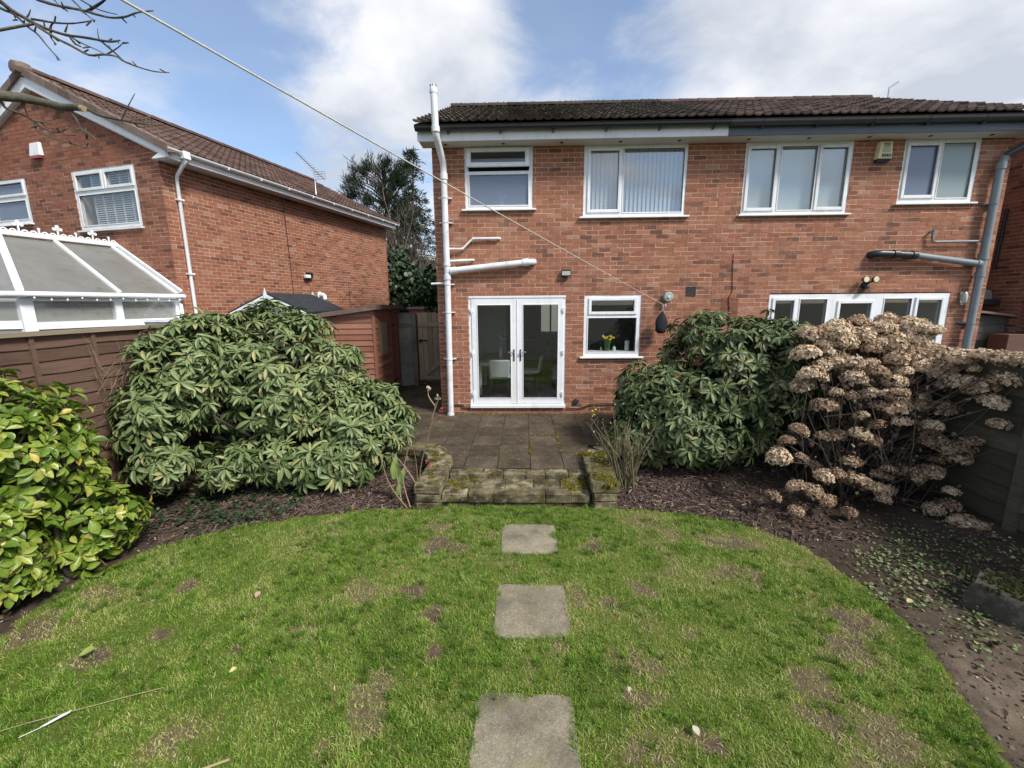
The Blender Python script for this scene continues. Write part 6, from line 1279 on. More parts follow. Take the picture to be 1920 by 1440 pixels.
vz = thing('flower_vase', 'white vase with pale flowers on the dining table', 'vase', (-0.50, 9.3, 1.13))
MB().lathe([(0.035, 0.0), (0.05, 0.06), (0.045, 0.13), (0.03, 0.20), (0.034, 0.22)], (-0.50, 9.3, 1.13), 14).build('vase', m_whitewood, vz, 60)
mb = MB()
for k in range(12):
    a = random.uniform(0, 2*PI); r_ = random.uniform(0.02, 0.12); z = 1.50+random.uniform(0, 0.25); mb.tube([(-0.5, 9.3, 1.33), (-0.5+r_*math.cos(a), 9.3+r_*math.sin(a), z)], 0.004, 4)
    mb.lathe([(0.005, -0.03), (0.035, 0.0), (0.02, 0.03)], (-0.5+r_*math.cos(a), 9.3+r_*math.sin(a), z), 7)
mb.build('flowers', m_fab, vz, 60)
sf = thing('sofa', 'grey-green sofa at the back of the room seen through the right door', 'sofa', (0.35, 12.6, 0.38))
MB().box(-0.5, 0.85, 12.2, 13.05, 0.43, 0.82).build('seat', m_fab_d, sf, None, 0.05); MB().box(-0.5, 0.85, 12.9, 13.12, 0.43, 1.22).build('backrest', m_fab_d, sf, None, 0.05); MB().box(0.66, 0.88, 12.18, 13.1, 0.42, 1.02).build('armrest', m_fab_d, sf, None, 0.04)
def curtain(lb, x0, x1, y):
    n = 40; vs = []
    for z in (0.42, 2.55):
        for k in range(n+1): t = k/n; vs.append((x0+(x1-x0)*t, y+0.05*math.sin(t*18*(x1-x0)+0.5), z))
    o = MB().add(vs, [(k, k+1, n+2+k, n+1+k) for k in range(n)]).build('curtain', m_curt, None, 60); tag(o, lb, 'curtain', 'dark curtains')
curtain('dark navy curtain beside the far window of the dining room', 0.0, 0.62, 14.6); curtain('dark curtain edge just inside the left french door', -1.20, -0.93, 8.45)
idr = thing('room_door', 'pale interior door on the left wall behind the dining table', 'door', (-1.0, 11.3, 0.38)); MB().box(-1.28, -0.45, 11.3, 11.34, 0.38, 2.4).build('leaf', m_whitewood, idr); MB().tube([(-0.60, 11.27, 1.40), (-0.70, 11.27, 1.40)], 0.012, 6).build('handle', m_steel, idr)
rg = MB().box(0.30, 0.95, 8.6, 10.6, 0.381, 0.392).build('rug', mat('rug', (0.30, 0.28, 0.25), 0.95, 0.2, 12)); tag(rg, 'pale rug on the floor behind the right french door', 'rug')
# kitchen sill
KS = 1.412
MB(T0).box(1.13, 2.155, 0.10, 0.30, KS-0.035, KS-0.002).build('inner_sill', m_upvc, kw)
m_gv = glass('green_glass', (0.35, 0.55, 0.30), 1.0, 0.05, 0.05, 0.45, (0.10, 0.20, 0.06)); m_yel = mat('daffodil', (0.85, 0.62, 0.06), 0.6, 0.1, 20); m_leafg = mat('stem_green', (0.08, 0.16, 0.04), 0.6, 0.1, 20)
dv = thing('daffodil_vase', 'green glass vase of yellow daffodils on the kitchen sill', 'vase', (1.60, 8.07, KS))
MB().lathe([(0.048, 0.0), (0.05, 0.02), (0.058, 0.10), (0.066, 0.19), (0.062, 0.19), (0.045, 0.02)], (1.60, 8.06, KS), 16).build('vase', m_gv, dv, 60)
mb = MB(); fb = MB()
for k in range(11):
    a = 2*PI*k/11; r_ = random.uniform(0.03, 0.13); p = (1.60+r_*math.cos(a), 8.06+0.4*r_*math.sin(a), KS+random.uniform(0.20, 0.285)); mb.tube([(1.60, 8.06, KS+0.03), p], 0.004, 5)
    for q in range(6):
        b = 2*PI*q/6; c_ = (p[0]+0.028*math.cos(b), p[1]-0.012, p[2]+0.028*math.sin(b)); fb.add([p, (p[0]+0.012*math.cos(b+1), p[1]-0.006, p[2]+0.012*math.sin(b+1)), c_, (p[0]+0.012*math.cos(b-1), p[1]-0.006, p[2]+0.012*math.sin(b-1))], [(0, 1, 2, 3)])
    fb.lathe([(0.008, 0.0), (0.012, 0.022)], (p[0], p[1]-0.004, p[2]), 7, '-y')
mb.build('stems', m_leafg, dv); fb.build('flowers', m_yel, dv)
def bottle(lb, x, r, h, mt, capm):
    t = thing('sill_bottle', lb, 'bottle', (x, 8.06, KS)); MB().lathe([(r, 0.0), (r, h*0.7), (r*0.4, h*0.85), (r*0.4, h)], (x, 8.06, KS), 14).build('body', mt, t, 50); MB().lathe([(r*0.45, 0), (r*0.45, h*0.12)], (x, 8.06, KS+h), 10).build('cap', capm, t)
bottle('small clear bottle to the left of the daffodils', 1.485, 0.018, 0.07, m_consglass, m_steel); bottle('small pale soap bottle to the right of the daffodils', 1.735, 0.03, 0.085, m_whitewood, m_steel)
t = thing('sill_flask', 'tall white flask with a black top on the kitchen sill', 'flask', (1.975, 8.06, KS)); MB().lathe([(0.042, 0.0), (0.042, 0.19)], (1.975, 8.06, KS), 16).build('body', m_whitewood, t, 50); MB().lathe([(0.03, 0.0), (0.026, 0.05), (0.015, 0.065)], (1.975, 8.06, KS+0.19), 12).build('cap', m_black, t, 50)
# plant behind the bathroom glass
pl = thing('sill_plant', 'spiky pale plant in a pot behind the bathroom glass', 'plant', (-0.37, 7.96, 4.0)); m_aloe = mat('aloe', (0.60, 0.66, 0.58), 0.5, 0.05, 10)
MB().lathe([(0.035, 0.0), (0.045, 0.07)], (-0.37, 7.95, 4.005), 12).build('pot', m_whitewood, pl)
for (dx, h) in ((-0.13, 0.22), (0.0, 0.27), (0.13, 0.21), (-0.06, 0.15), (0.07, 0.16)): MB().tube([(-0.37, 7.95, 4.07), (-0.37+dx*0.4, 7.945, 4.07+h*0.5), (-0.37+dx, 7.94, 4.07+h)], [0.012, 0.015, 0.002], 6).build('leaf', m_aloe, pl)
# ------------------------------------------------------------------ planting
CAMP = np.array([0, 0, CAMZ])
def leaf_template(prof, fold=0.18, curl=0.25):
    """unit leaf along +y, facing +z; prof: half-width at stations"""
    V = []; n = len(prof)
    for i, w_ in enumerate(prof):
        y = i/(n-1); z = -curl*y*y
        V += [(-w_, y, z+fold*w_), (0, y, z), (w_, y, z+fold*w_)]
    F = []
    for i in range(n-1):
        b = i*3; F += [(b, b+1, b+4, b+3), (b+1, b+2, b+5, b+4)]
    return np.array(V, float), np.array(F)
def rot_from(dirs, nrm):
    """rows: frames with y = dirs, z ~ nrm"""
    y = dirs/np.linalg.norm(dirs, axis=1)[:, None]; x = np.cross(y, nrm); l = np.linalg.norm(x, axis=1); x[l < 1e-4] = (1, 0, 0); x /= np.linalg.norm(x, axis=1)[:, None]
    z = np.cross(x, y); return np.stack([x, y, z], 2)
def instance(tv, tf, R, P, S):
    """S (n,3) scale along local axes"""
    V = np.einsum('nij,nkj->nki', R, tv[None]*S[:, None, :])+P[:, None, :]
    F = (np.arange(len(P))*len(tv))[:, None, None]+tf[None]
    return V.reshape(-1, 3), F.reshape(-1, tf.shape[1])
def lobe_points(lobes, dens, scale=1.0, zmin=0.12, jit=0.06, holes=(), gap=0.0):
    P, Nn = [], []
    for (c, r) in lobes:
        c = np.array(c, float); r = np.array(r, float)*scale; a = 4*PI*((((r[0]*r[1])**1.6+(r[0]*r[2])**1.6+(r[1]*r[2])**1.6)/3)**(1/1.6))
        n = int(a*dens); d = rng.normal(size=(n, 3)); d /= np.linalg.norm(d, axis=1)[:, None]
        lump = 0.26*(vnoise(d[:, 0]*3.1+c[0]*5, d[:, 2]*3.1+d[:, 1]*2.3+c[1]*3, 5)-0.5)+0.12*(vnoise(d[:, 0]*7+c[0], d[:, 2]*7-d[:, 1]*5, 9)-0.5); q = c+d*r*(1+rng.normal(0, jit, n)+lump)[:, None]; nn = d/r; nn /= np.linalg.norm(nn, axis=1)[:, None]
        k = q[:, 2] > zmin
        for (c2, r2) in lobes:
            if c2 is c or np.allclose(c2, c): continue
            k &= (((q-np.array(c2))/(np.array(r2)*scale*0.93))**2).sum(1) > 1
        for (hc, hr) in holes: k &= np.linalg.norm(q-np.array(hc), axis=1) > hr
        if gap:
            g1 = vnoise(q[:, 0]*3.0+q[:, 1]*1.3, q[:, 2]*5.5+q[:, 1]*0.8, 61)*0.65+vnoise(q[:, 0]*8, q[:, 2]*9+q[:, 1]*6, 63)*0.35
            k &= g1 > gap
            sh = rng.uniform(0, 1, n) < 0.07; q = q+nn*(sh*rng.uniform(0.04, 0.15, n))[:, None]
        P.append(q[k]); Nn.append(nn[k])
    return np.concatenate(P), np.concatenate(Nn)
def bush(name, label, cat, base, lobes, material, prof, dens, nleaf, length, width, droop, tones, holes=(), inner=0.5, buds=True, up=0.45, sing=300, group=None, curl=0.25, stemr=0.03, gap=0.36):
    t = thing(name, label, cat, base, group)
    P1, N1 = lobe_points(lobes, dens, 1.0, 0.14, 0.05, holes, gap); P2, N2 = lobe_points(lobes, dens*inner, 0.84, 0.12, 0.06, holes); P3, N3 = lobe_points(lobes, dens*inner*0.6, 0.66, 0.12, 0.06, holes)
    tipP = np.concatenate([P1, P2, P3]); tipN = np.concatenate([N1, N2, N3]); lay = np.concatenate([np.zeros(len(P1)), np.ones(len(P2)), np.full(len(P3), 2)])
    ax = tipN+np.array([0, 0, up])+rng.normal(0, 0.22, tipN.shape); ax /= np.linalg.norm(ax, axis=1)[:, None]
    n = len(tipP); k = rng.randint(nleaf[0], nleaf[1]+1, n); rep = np.repeat(np.arange(n), k); m_ = len(rep)
    j = np.arange(m_)-np.repeat(np.cumsum(k)-k, k)
    a = ax[rep]; h = np.where(np.abs(a[:, 2:3]) < 0.9, np.array([[0, 0, 1.0]]), np.array([[1.0, 0, 0]])); x = np.cross(a, h); x /= np.linalg.norm(x, axis=1)[:, None]; y = np.cross(a, x)
    ph = np.repeat(rng.uniform(0, 2*PI, n), k)+2*PI*j/np.repeat(k, k)+rng.normal(0, 0.18, m_)
    el = np.radians(np.repeat(rng.uniform(droop[0], droop[1], n), k)+rng.normal(0, 9, m_))
    rad = x*np.cos(ph)[:, None]+y*np.sin(ph)[:, None]
    d = a*np.cos(el)[:, None]+rad*np.sin(el)[:, None]; d[:, 2] -= rng.uniform(0.0, 0.22, m_)
    nr = a*np.sin(el)[:, None]-rad*np.cos(el)[:, None]+rng.normal(0, 0.12, (m_, 3))
    R = rot_from(d, nr); L_ = np.repeat(rng.uniform(length[0], length[1], n), k)*rng.uniform(0.78, 1.12, m_); W_ = L_*rng.uniform(width[0], width[1], m_)
    Pp = tipP[rep]+d*0.012+a*rng.uniform(-0.02, 0.012, m_)[:, None]
    S = np.stack([W_, L_, L_], 1)
    tn = np.clip(rng.normal(tones[0], tones[1], m_)+np.repeat(rng.normal(0, 0.10, n), k)-0.16*lay[rep], 0, 0.90)  # inner layers coloured darker: older leaves, plus painted shade inside the bush
    old = rng.uniform(0, 1, m_) < tones[2]; tn = np.where(old, rng.uniform(0.9, 1.0, m_), tn)
    view = CAMP-Pp; dist = np.linalg.norm(view, axis=1); face = np.einsum('ij,ij->i', view/dist[:, None], tipN[rep])
    order = np.argsort(dist+np.where((face > 0.25) & (lay[rep] == 0), 0, 50)); single = order[:sing]; rest = order[sing:]
    tv, tf = leaf_template(prof, 0.22, curl)
    V, F = instance(tv, tf, R[rest], Pp[rest], S[rest])
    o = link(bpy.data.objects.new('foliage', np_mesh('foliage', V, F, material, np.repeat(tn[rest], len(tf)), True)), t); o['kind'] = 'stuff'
    variants = []
    for q in range(8): variants.append(np_mesh('leaf', tv, tf, material, np.full(len(tf), 0.06+0.125*q), True))
    for i in single:
        Mx = Matrix(((*R[i][0], Pp[i][0]), (*R[i][1], Pp[i][1]), (*R[i][2], Pp[i][2]), (0, 0, 0, 1))) @ Matrix.Diagonal((S[i][0], S[i][1], S[i][2], 1))
        place('leaf', variants[int(min(7, max(0, round((tn[i]-0.06)/0.125))))], Mx, t)
    if buds:
        bv = np.array([(0.5, 0, 0), (0, 0.5, 0), (-0.5, 0, 0), (0, -0.5, 0), (0, 0, 1.6), (0, 0, -0.3)], float); bf = np.array([(0, 1, 4), (1, 2, 4), (2, 3, 4), (3, 0, 4), (1, 0, 5), (2, 1, 5), (3, 2, 5), (0, 3, 5)])
        q = np.where(lay == 0)[0]; Rb = rot_from(np.cross(ax[q], np.array([0.31, 0.7, 0.2])), ax[q]); sz = rng.uniform(0.010, 0.016, len(q))
        V, F = instance(bv, bf, Rb, tipP[q], np.stack([sz, sz, sz*1.3], 1)); o = link(bpy.data.objects.new('buds', np_mesh('buds', V, F, m_bud)), t); o['kind'] = 'stuff'
    # woody limbs
    b0 = Vector(base); order = rng.permutation(len(P1))[:16]
    for i in order:
        e = Vector(P1[i]); s_ = b0+Vector((random.uniform(-.18, .18), random.uniform(-.15, .15), -0.05)); md = s_.lerp(e, 0.5)+Vector((random.uniform(-.12, .12), random.uniform(-.12, .12), 0.08))
        q = s_.lerp(md, 0.5)+Vector((random.uniform(-.05, .05), random.uniform(-.05, .05), 0.06)); MB().tube([s_, q, md, md.lerp(e, 0.55), e], [stemr, stemr*0.8, stemr*0.6, stemr*0.4, stemr*0.18], 7, random.uniform(0, 0.5)).build('branch', m_twig, t, 60)
    mb = MB()
    for i in rng.permutation(len(P1))[:min(420, len(P1))]:
        e = Vector(P1[i]); s_ = e-Vector(ax[i])*random.uniform(0.15, 0.35)+Vector((0, 0, -0.05)); mb.tube([s_, e], [0.006, 0.004], 4, random.random(), False)
    o = mb.build('twigs', m_twig, t); o['kind'] = 'stuff'
    return t
RP = [0.07, 0.27, 0.42, 0.50, 0.49, 0.36, 0.06]
bush('rhododendron', 'broad pale-green rhododendron bush at the left of the lawn', 'shrub', (-3.15, 5.6, 0.05),
     [((-3.48, 5.75, 1.20), (1.12, 0.98, 1.02)), ((-2.50, 5.70, 0.66), (0.80, 0.86, 0.68)), ((-4.02, 5.10, 1.50), (0.50, 0.66, 0.66)), ((-4.14, 4.50, 1.05), (0.30, 0.40, 0.46)), ((-2.95, 5.02, 0.46), (0.84, 0.40, 0.30)), ((-2.20, 5.20, 0.50), (0.42, 0.45, 0.40)), ((-3.62, 4.72, 0.44), (0.36, 0.30, 0.22)), ((-4.05, 4.35, 0.60), (0.26, 0.28, 0.26))],
     m_rhodo, RP, 88, (7, 11), (0.105, 0.165), (0.25, 0.32), (66, 116), (0.5, 0.20, 0.03), [((-3.45, 4.76, 0.86), 0.20), ((-3.12, 4.70, 0.82), 0.15)], 0.30, True, 0.9, 300, 'rhododendron bushes')
bush('rhododendron', 'dark-green rhododendron bush between the twiggy shrub and the hydrangea', 'shrub', (2.7, 6.1, 0.1),
     [((2.88, 6.10, 1.10), (0.98, 0.86, 0.96)), ((2.00, 6.00, 0.82), (0.60, 0.70, 0.70)), ((3.40, 5.95, 1.18), (0.76, 0.76, 0.86)), ((2.35, 5.50, 0.58), (0.66, 0.42, 0.42)), ((1.62, 5.75, 0.45), (0.34, 0.4, 0.36))],
     m_rhodo_d, RP, 74, (7, 10), (0.105, 0.15), (0.29, 0.37), (70, 106), (0.44, 0.2, 0.04), [], 0.30, True, 0.75, 300, 'rhododendron bushes')
bush('spotted_laurel', 'glossy yellow-green laurel shrub at the left edge of the lawn', 'shrub', (-4.0, 3.1, 0.03),
     [((-4.20, 3.15, 0.92), (0.42, 0.58, 0.80)), ((-4.05, 2.75, 0.46), (0.32, 0.44, 0.44)), ((-3.86, 3.42, 0.42), (0.28, 0.30, 0.30)), ((-4.22, 2.50, 0.72), (0.36, 0.45, 0.62))],
     m_laurel, [0.06, 0.40, 0.66, 0.80, 0.78, 0.52, 0.05], 82, (5, 8), (0.075, 0.13), (0.29, 0.37), (40, 105), (0.58, 0.24, 0.05), [], 0.45, False, 0.55, 300, None, 0.15, 0.02, 0.34)

# hydrangea with dried heads
hy = thing('hydrangea', 'tall hydrangea shrub covered in dried brown flower heads by the fence', 'shrub', (3.95, 4.95, 0.03))
pv, pf = np.array([(0, 0, 0), (-0.42, 0.45, 0.10), (0, 1, -0.05), (0.42, 0.45, 0.10)]), np.array([(0, 3, 2, 1)])
head_me = []
for q in range(14):
    n = 210; d = rng.normal(size=(n*2, 3)); d /= np.linalg.norm(d, axis=1)[:, None]; d = d[d[:, 2] > -0.45][:n]; n = len(d)
    r_ = np.array([0.5, 0.5, 0.38])*(1+0.12*np.sin(3*np.arctan2(d[:, 1], d[:, 0])+q))[:, None]; c = d*r_*rng.uniform(0.82, 1.06, n)[:, None]
    rep = np.repeat(np.arange(n), 4); ph = np.tile(np.arange(4)*PI/2, n)+np.repeat(rng.uniform(0, PI, n), 4)
    a = d[rep]+rng.normal(0, 0.25, (n*4, 3)); a /= np.linalg.norm(a, axis=1)[:, None]; hh = np.where(np.abs(a[:, 2:3]) < 0.9, np.array([[0, 0, 1.0]]), np.array([[1.0, 0, 0]])); x = np.cross(a, hh); x /= np.linalg.norm(x, axis=1)[:, None]; y = np.cross(a, x)
    dirs = x*np.cos(ph)[:, None]+y*np.sin(ph)[:, None]+a*rng.uniform(-0.1, 0.75, n*4)[:, None]
    Rr = rot_from(dirs, a); L_ = rng.uniform(0.075, 0.125, n*4); V, F = instance(pv, pf, Rr, c[rep], np.stack([L_, L_, L_], 1))
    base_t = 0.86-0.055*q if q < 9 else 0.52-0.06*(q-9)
    tn = np.clip(np.repeat(rng.normal(base_t, 0.19, n), 4)+rng.normal(0, 0.07, n*4), 0, 1)
    # solid core so the head is not see-through
    cv = []; cf = []; nb_ = 10
    for i, (rr, zz) in enumerate(((0.16, -0.20), (0.36, -0.08), (0.40, 0.08), (0.30, 0.24), (0.12, 0.31))):
        for k in range(nb_): cv.append((rr*math.cos(2*PI*k/nb_), rr*math.sin(2*PI*k/nb_), zz))
    for i in range(4):
        for k in range(nb_): cf.append((i*nb_+k, i*nb_+(k+1) % nb_, (i+1)*nb_+(k+1) % nb_, (i+1)*nb_+k))
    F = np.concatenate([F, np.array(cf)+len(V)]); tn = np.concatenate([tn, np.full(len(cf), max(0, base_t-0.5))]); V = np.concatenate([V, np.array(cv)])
    head_me.append(np_mesh('flower_head', V, F, m_hyd, tn))
extra = []
for k in range(70):
    a = random.uniform(-1.0, 1.0); z_ = random.uniform(1.25, 2.02); w_ = 0.78*math.sqrt(max(0.05, 1-((z_-1.2)/1.0)**2)); extra.append((4.05+a*w_, 5.25+random.uniform(-0.1, 0.5)-0.3*abs(a), z_, random.uniform(0.18, 0.30)))
for k in range(30): z_ = random.uniform(0.35, 1.35); extra.append((random.uniform(3.35, 4.65), random.uniform(4.45, 4.95), z_, random.uniform(0.12, 0.20)))
for i, (x, y, z, dm) in enumerate(HEADS+[e_ for e_ in extra if e_[0] < 4.72]):
    dm = min(dm, 0.30)*0.93
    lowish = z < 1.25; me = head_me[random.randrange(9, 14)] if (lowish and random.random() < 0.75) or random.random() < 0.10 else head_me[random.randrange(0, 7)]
    tilt_ = Euler((random.uniform(-.45, .25), random.uniform(-.3, .3)+0.25*(x-4.0), random.uniform(0, 6.28))).to_matrix().to_4x4()
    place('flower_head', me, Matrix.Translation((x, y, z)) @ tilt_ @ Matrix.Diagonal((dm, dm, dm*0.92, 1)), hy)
    s_ = Vector((4.0+random.uniform(-0.35, 0.3), 5.0+random.uniform(-0.25, 0.25), -0.02)); e = Vector((x, y, z-dm*0.2)); h = max(0.25, e.z); k1 = s_.lerp(e, 0.35)+Vector((0, 0, 0.22*h)); k2 = s_.lerp(e, 0.72)+Vector((0, 0, 0.12*h))
    MB().tube([s_, s_.lerp(k1, 0.5)+Vector((random.uniform(-.04, .04), random.uniform(-.04, .04), 0.04)), k1, k2, e], [0.009, 0.008, 0.0065, 0.0055, 0.005], 6, random.uniform(0.0, 0.5)).build('cane', m_twig, hy, 60)
for k in range(90):
    s_ = Vector((4.0+random.uniform(-0.6, 0.55), 4.9+random.uniform(-0.45, 0.35), -0.02)); e = s_+Vector((random.uniform(-0.9, 0.6), random.uniform(-0.55, 0.3), random.uniform(0.5, 1.7)))
    if e.x > 4.75: e.x = 4.7
    m1 = s_.lerp(e, 0.5)+Vector((random.uniform(-.1, .1), random.uniform(-.1, .1), 0.08)); MB().tube([s_, m1, e], [0.007, 0.005, 0.003], 5, random.uniform(0, 0.45)).build('cane', m_twig, hy, 60)
# fresh green buds low in the hydrangea
tv, tf = leaf_template([0.05, 0.35, 0.45, 0.25, 0.02], 0.2, 0.1)
n = 700; Pq = np.stack([rng.normal(4.0, 0.38, n), rng.normal(4.85, 0.28, n), rng.uniform(0.05, 1.5, n)], 1); Pq = Pq[Pq[:, 0] < 4.75]; n = len(Pq); tvd, tfd = leaf_template([0.05, 0.35, 0.5, 0.35, 0.02], 0.5, 0.35)
V, F = instance(tvd, tfd, rot_from(rng.normal(size=(n, 3))-np.array([0, 0, 0.8]), rng.normal(size=(n, 3))), Pq, np.repeat(rng.uniform(0.03, 0.07, n)[:, None], 3, 1)); o = link(bpy.data.objects.new('dry_leaves', np_mesh('dry_leaves', V, F, m_bark, np.repeat(rng.uniform(0.1, 0.85, n), len(tfd)))), hy); o['kind'] = 'stuff'
mbt = MB()
for k in range(230):
    b = Vector((random.gauss(4.0, 0.4), random.gauss(4.85, 0.28), random.uniform(0.15, 1.5)))
    if b.x > 4.72: continue
    e = b+Vector((random.uniform(-.22, .22), random.uniform(-.2, .2), random.uniform(-0.02, 0.28)))
    if e.x > 4.76: e.x = 4.74
    mbt.tube([b, b.lerp(e, 0.5)+Vector((random.uniform(-.03, .03), random.uniform(-.03, .03), 0.01)), e], [0.004, 0.003, 0.002], 4, random.uniform(0, 0.7), False)
o = mbt.build('twigs', m_twig, hy); o['kind'] = 'stuff'
n = 150; Pq = np.stack([rng.uniform(3.2, 4.7, n), rng.uniform(4.2, 5.2, n), rng.uniform(0.2, 1.5, n)], 1); dd = rng.normal(size=(n, 3)); dd[:, 2] = np.abs(dd[:, 2])
V, F = instance(tv, tf, rot_from(dd, rng.normal(size=(n, 3))), Pq, np.repeat(rng.uniform(0.02, 0.05, n)[:, None], 3, 1)); o = link(bpy.data.objects.new('new_leaves', np_mesh('new_leaves', V, F, m_weed, np.repeat(rng.uniform(0.2, 0.9, n), len(tf)))), hy); o['kind'] = 'stuff'

# bare twiggy shrub on the right planter wall
bs = thing('twiggy_shrub', 'bare twiggy shrub with thin greenish stems behind the right planter wall', 'shrub', (1.28, 5.05, 0.05))
m_gstem = mat('green_stem', [(0, (0.075, 0.080, 0.035)), (0.5, (0.15, 0.135, 0.07)), (1, (0.26, 0.21, 0.13))], 0.8, 0.2, 30)
for k in range(46):
    s_ = Vector((1.27+random.uniform(-.10, .12), 5.02+random.uniform(-.10, .10), 0.03)); a = random.uniform(-0.75, 0.55); ln = random.uniform(0.5, 1.0)
    e = s_+Vector((a*ln*0.75, random.uniform(-0.25, 0.25)*ln, ln*math.cos(a*0.7))); m1 = s_.lerp(e, 0.5)+Vector((-a*0.05, 0, 0.06))
    st_ = MB().tube([s_, m1, e], [0.007, 0.0055, 0.003], 5, random.random())
    for q in range(3):
        t = random.uniform(0.4, 0.95); b = s_.lerp(e, t) if t > 0.5 else s_.lerp(m1, t*2); b = m1.lerp(e, max(0, (t-0.5)*2)); st_.tube([b, b+Vector((random.uniform(-.09, .09), random.uniform(-.05, .05), random.uniform(0.05, 0.16)))], [0.003, 0.0018], 4, random.random(), False)
    st_.build('stem', m_gstem, bs)
n = 90; Pq = np.stack([rng.uniform(0.85, 1.6, n), rng.uniform(4.9, 5.2, n), rng.uniform(0.35, 1.05, n)], 1); dd = rng.normal(size=(n, 3))
V, F = instance(tv, tf, rot_from(dd, rng.normal(size=(n, 3))), Pq, np.repeat(rng.uniform(0.012, 0.03, n)[:, None], 3, 1)); o = link(bpy.data.objects.new('small_leaves', np_mesh('small_leaves', V, F, m_weed, np.repeat(rng.uniform(0.4, 1.0, n), len(tf)))), bs); o['kind'] = 'stuff'
n = 16; Pq = np.stack([rng.normal(0.86, 0.02, n), rng.normal(5.05, 0.02, n), rng.uniform(0.93, 1.06, n)], 1)
V, F = instance(tv, tf, rot_from(rng.normal(size=(n, 3)), rng.normal(size=(n, 3))), Pq, np.repeat(rng.uniform(0.02, 0.035, n)[:, None], 3, 1)); o = link(bpy.data.objects.new('yellow_tip', np_mesh('yellow_tip', V, F, mat('fresh_yellow_leaf', (0.42, 0.46, 0.07), 0.5), np.repeat(rng.uniform(0.4, 1.0, n), len(tf)))), bs); o['kind'] = 'stuff'
# rose stems on the left
rs = thing('rose_stems', 'sparse thorny rose stems with red tips beside the left planter wall', 'rose bush', (-1.35, 4.55, 0.02))
m_rose = mat('rose_stem', [(0, (0.13, 0.10, 0.06)), (0.6, (0.24, 0.17, 0.10)), (1, (0.34, 0.22, 0.15))], 0.7, 0.2, 30); m_redleaf = mat('red_leaf', (0.20, 0.045, 0.04), 0.6, 0.2, 20); m_tan = mat('pale_bud', (0.42, 0.34, 0.24), 0.7)
rose = [[(-1.20, 4.50, 0.0), (-1.18, 4.52, 0.45), (-1.05, 4.60, 0.95), (-1.00, 4.65, 1.20)], [(-1.00, 4.65, 1.15), (-1.08, 4.66, 1.28), (-1.07, 4.66, 1.36)], [(-1.05, 4.62, 1.02), (-0.98, 4.64, 1.20), (-0.97, 4.64, 1.27)], [(-1.30, 4.46, 0.0), (-1.38, 4.50, 0.35), (-1.30, 4.52, 0.72)], [(-1.34, 4.46, 0.0), (-1.55, 4.50, 0.30), (-1.66, 4.53, 0.75)], [(-1.26, 4.48, 0.0), (-1.22, 4.52, 0.35), (-1.24, 4.53, 0.68)], [(-1.20, 4.50, 0.22), (-1.36, 4.55, 0.46), (-1.52, 4.6, 0.62)], [(-1.40, 4.48, 0.0), (-1.46, 4.52, 0.42), (-1.50, 4.54, 0.60)]]
for p in rose:
    q = spline(p, 4, False); MB().tube(q, [0.0085-0.005*i/(len(q)-1) for i in range(len(q))], 6, random.random()).build('stem', m_rose, rs, 60)
for p, mt, nm in (((-1.08, 4.66, 1.36), m_tan, 'bud'), ((-0.97, 4.64, 1.27), m_tan, 'bud'), ((-0.93, 4.65, 1.12), m_redleaf, 'red_leaf'), ((-0.97, 4.65, 1.02), m_redleaf, 'red_leaf'), ((-1.10, 4.62, 0.50), m_redleaf, 'red_leaf')):
    n = 9; V, F = instance(tv, tf, rot_from(rng.normal(size=(n, 3)), rng.normal(size=(n, 3))), np.array(p)+rng.normal(0, 0.012, (n, 3)), np.repeat(rng.uniform(0.02, 0.045, n)[:, None], 3, 1)); link(bpy.data.objects.new(nm, np_mesh(nm, V, F, mt, np.full(n*len(tf), 0.5))), rs)
tp = thing('bulb_leaves', 'fresh broad green bulb leaf standing among the rose stems', 'bulb leaves', (-1.50, 4.62, 0.05)); m_bulb = mat('bulb_leaf', (0.22, 0.34, 0.09), 0.45, 0.1, 20, trans=0.2)
for (dx, dz, sc, az) in ((0.0, 0.30, 1.0, 0.1), (0.05, 0.24, 0.7, 1.4), (0.02, 0.05, 0.6, 0.6)):
    tv2, tf2 = leaf_template([0.10, 0.16, 0.19, 0.15, 0.08, 0.01], 0.5, 0.25); d = np.array([[math.sin(az)*0.3, -0.12, 1.0]]); V, F = instance(tv2, tf2, rot_from(d, np.array([[0.0, -1.0, 0.1]])), np.array([[-1.50+dx, 4.62, 0.05+dz*0.8]]), np.array([[0.30*sc, 0.30*sc, 0.3*sc]])); link(bpy.data.objects.new('leaf', np_mesh('leaf', V, F, m_bulb, np.full(len(tf2), 0.5), True)), tp)
# dead twiggy climber by the left fence
dt = thing('dry_climber', 'tangle of dry tan twigs against the left fence beside the rhododendron', 'climber', (-4.42, 4.7, 0.1))
for k in range(110):
    s_ = Vector((-4.46+random.uniform(-.03, .08), 4.7+random.uniform(-.5, .6), random.uniform(1.0, 1.7))); d = Vector((random.uniform(-0.02, 0.16), random.uniform(-0.45, 0.35), random.uniform(-0.05, 0.42)))
    MB().tube([s_, s_+d*0.5+Vector((0, 0, 0.05)), s_+d+Vector((0, 0, random.uniform(-.08, .04)))], [0.0022, 0.0018, 0.001], 4, random.uniform(0.0, 0.9)).build('twig', mat('dry_twig', [(0, (0.16, 0.12, 0.08)), (1, (0.34, 0.27, 0.18))], 0.9) if k == 0 else bpy.data.materials['dry_twig'], dt)
MB().tube([(-4.42, 4.7, 0.0), (-4.44, 4.75, 0.6), (-4.46, 4.7, 1.2)], [0.012, 0.01, 0.006], 6, 0.5).build('stem', bpy.data.materials['dry_twig'], dt)

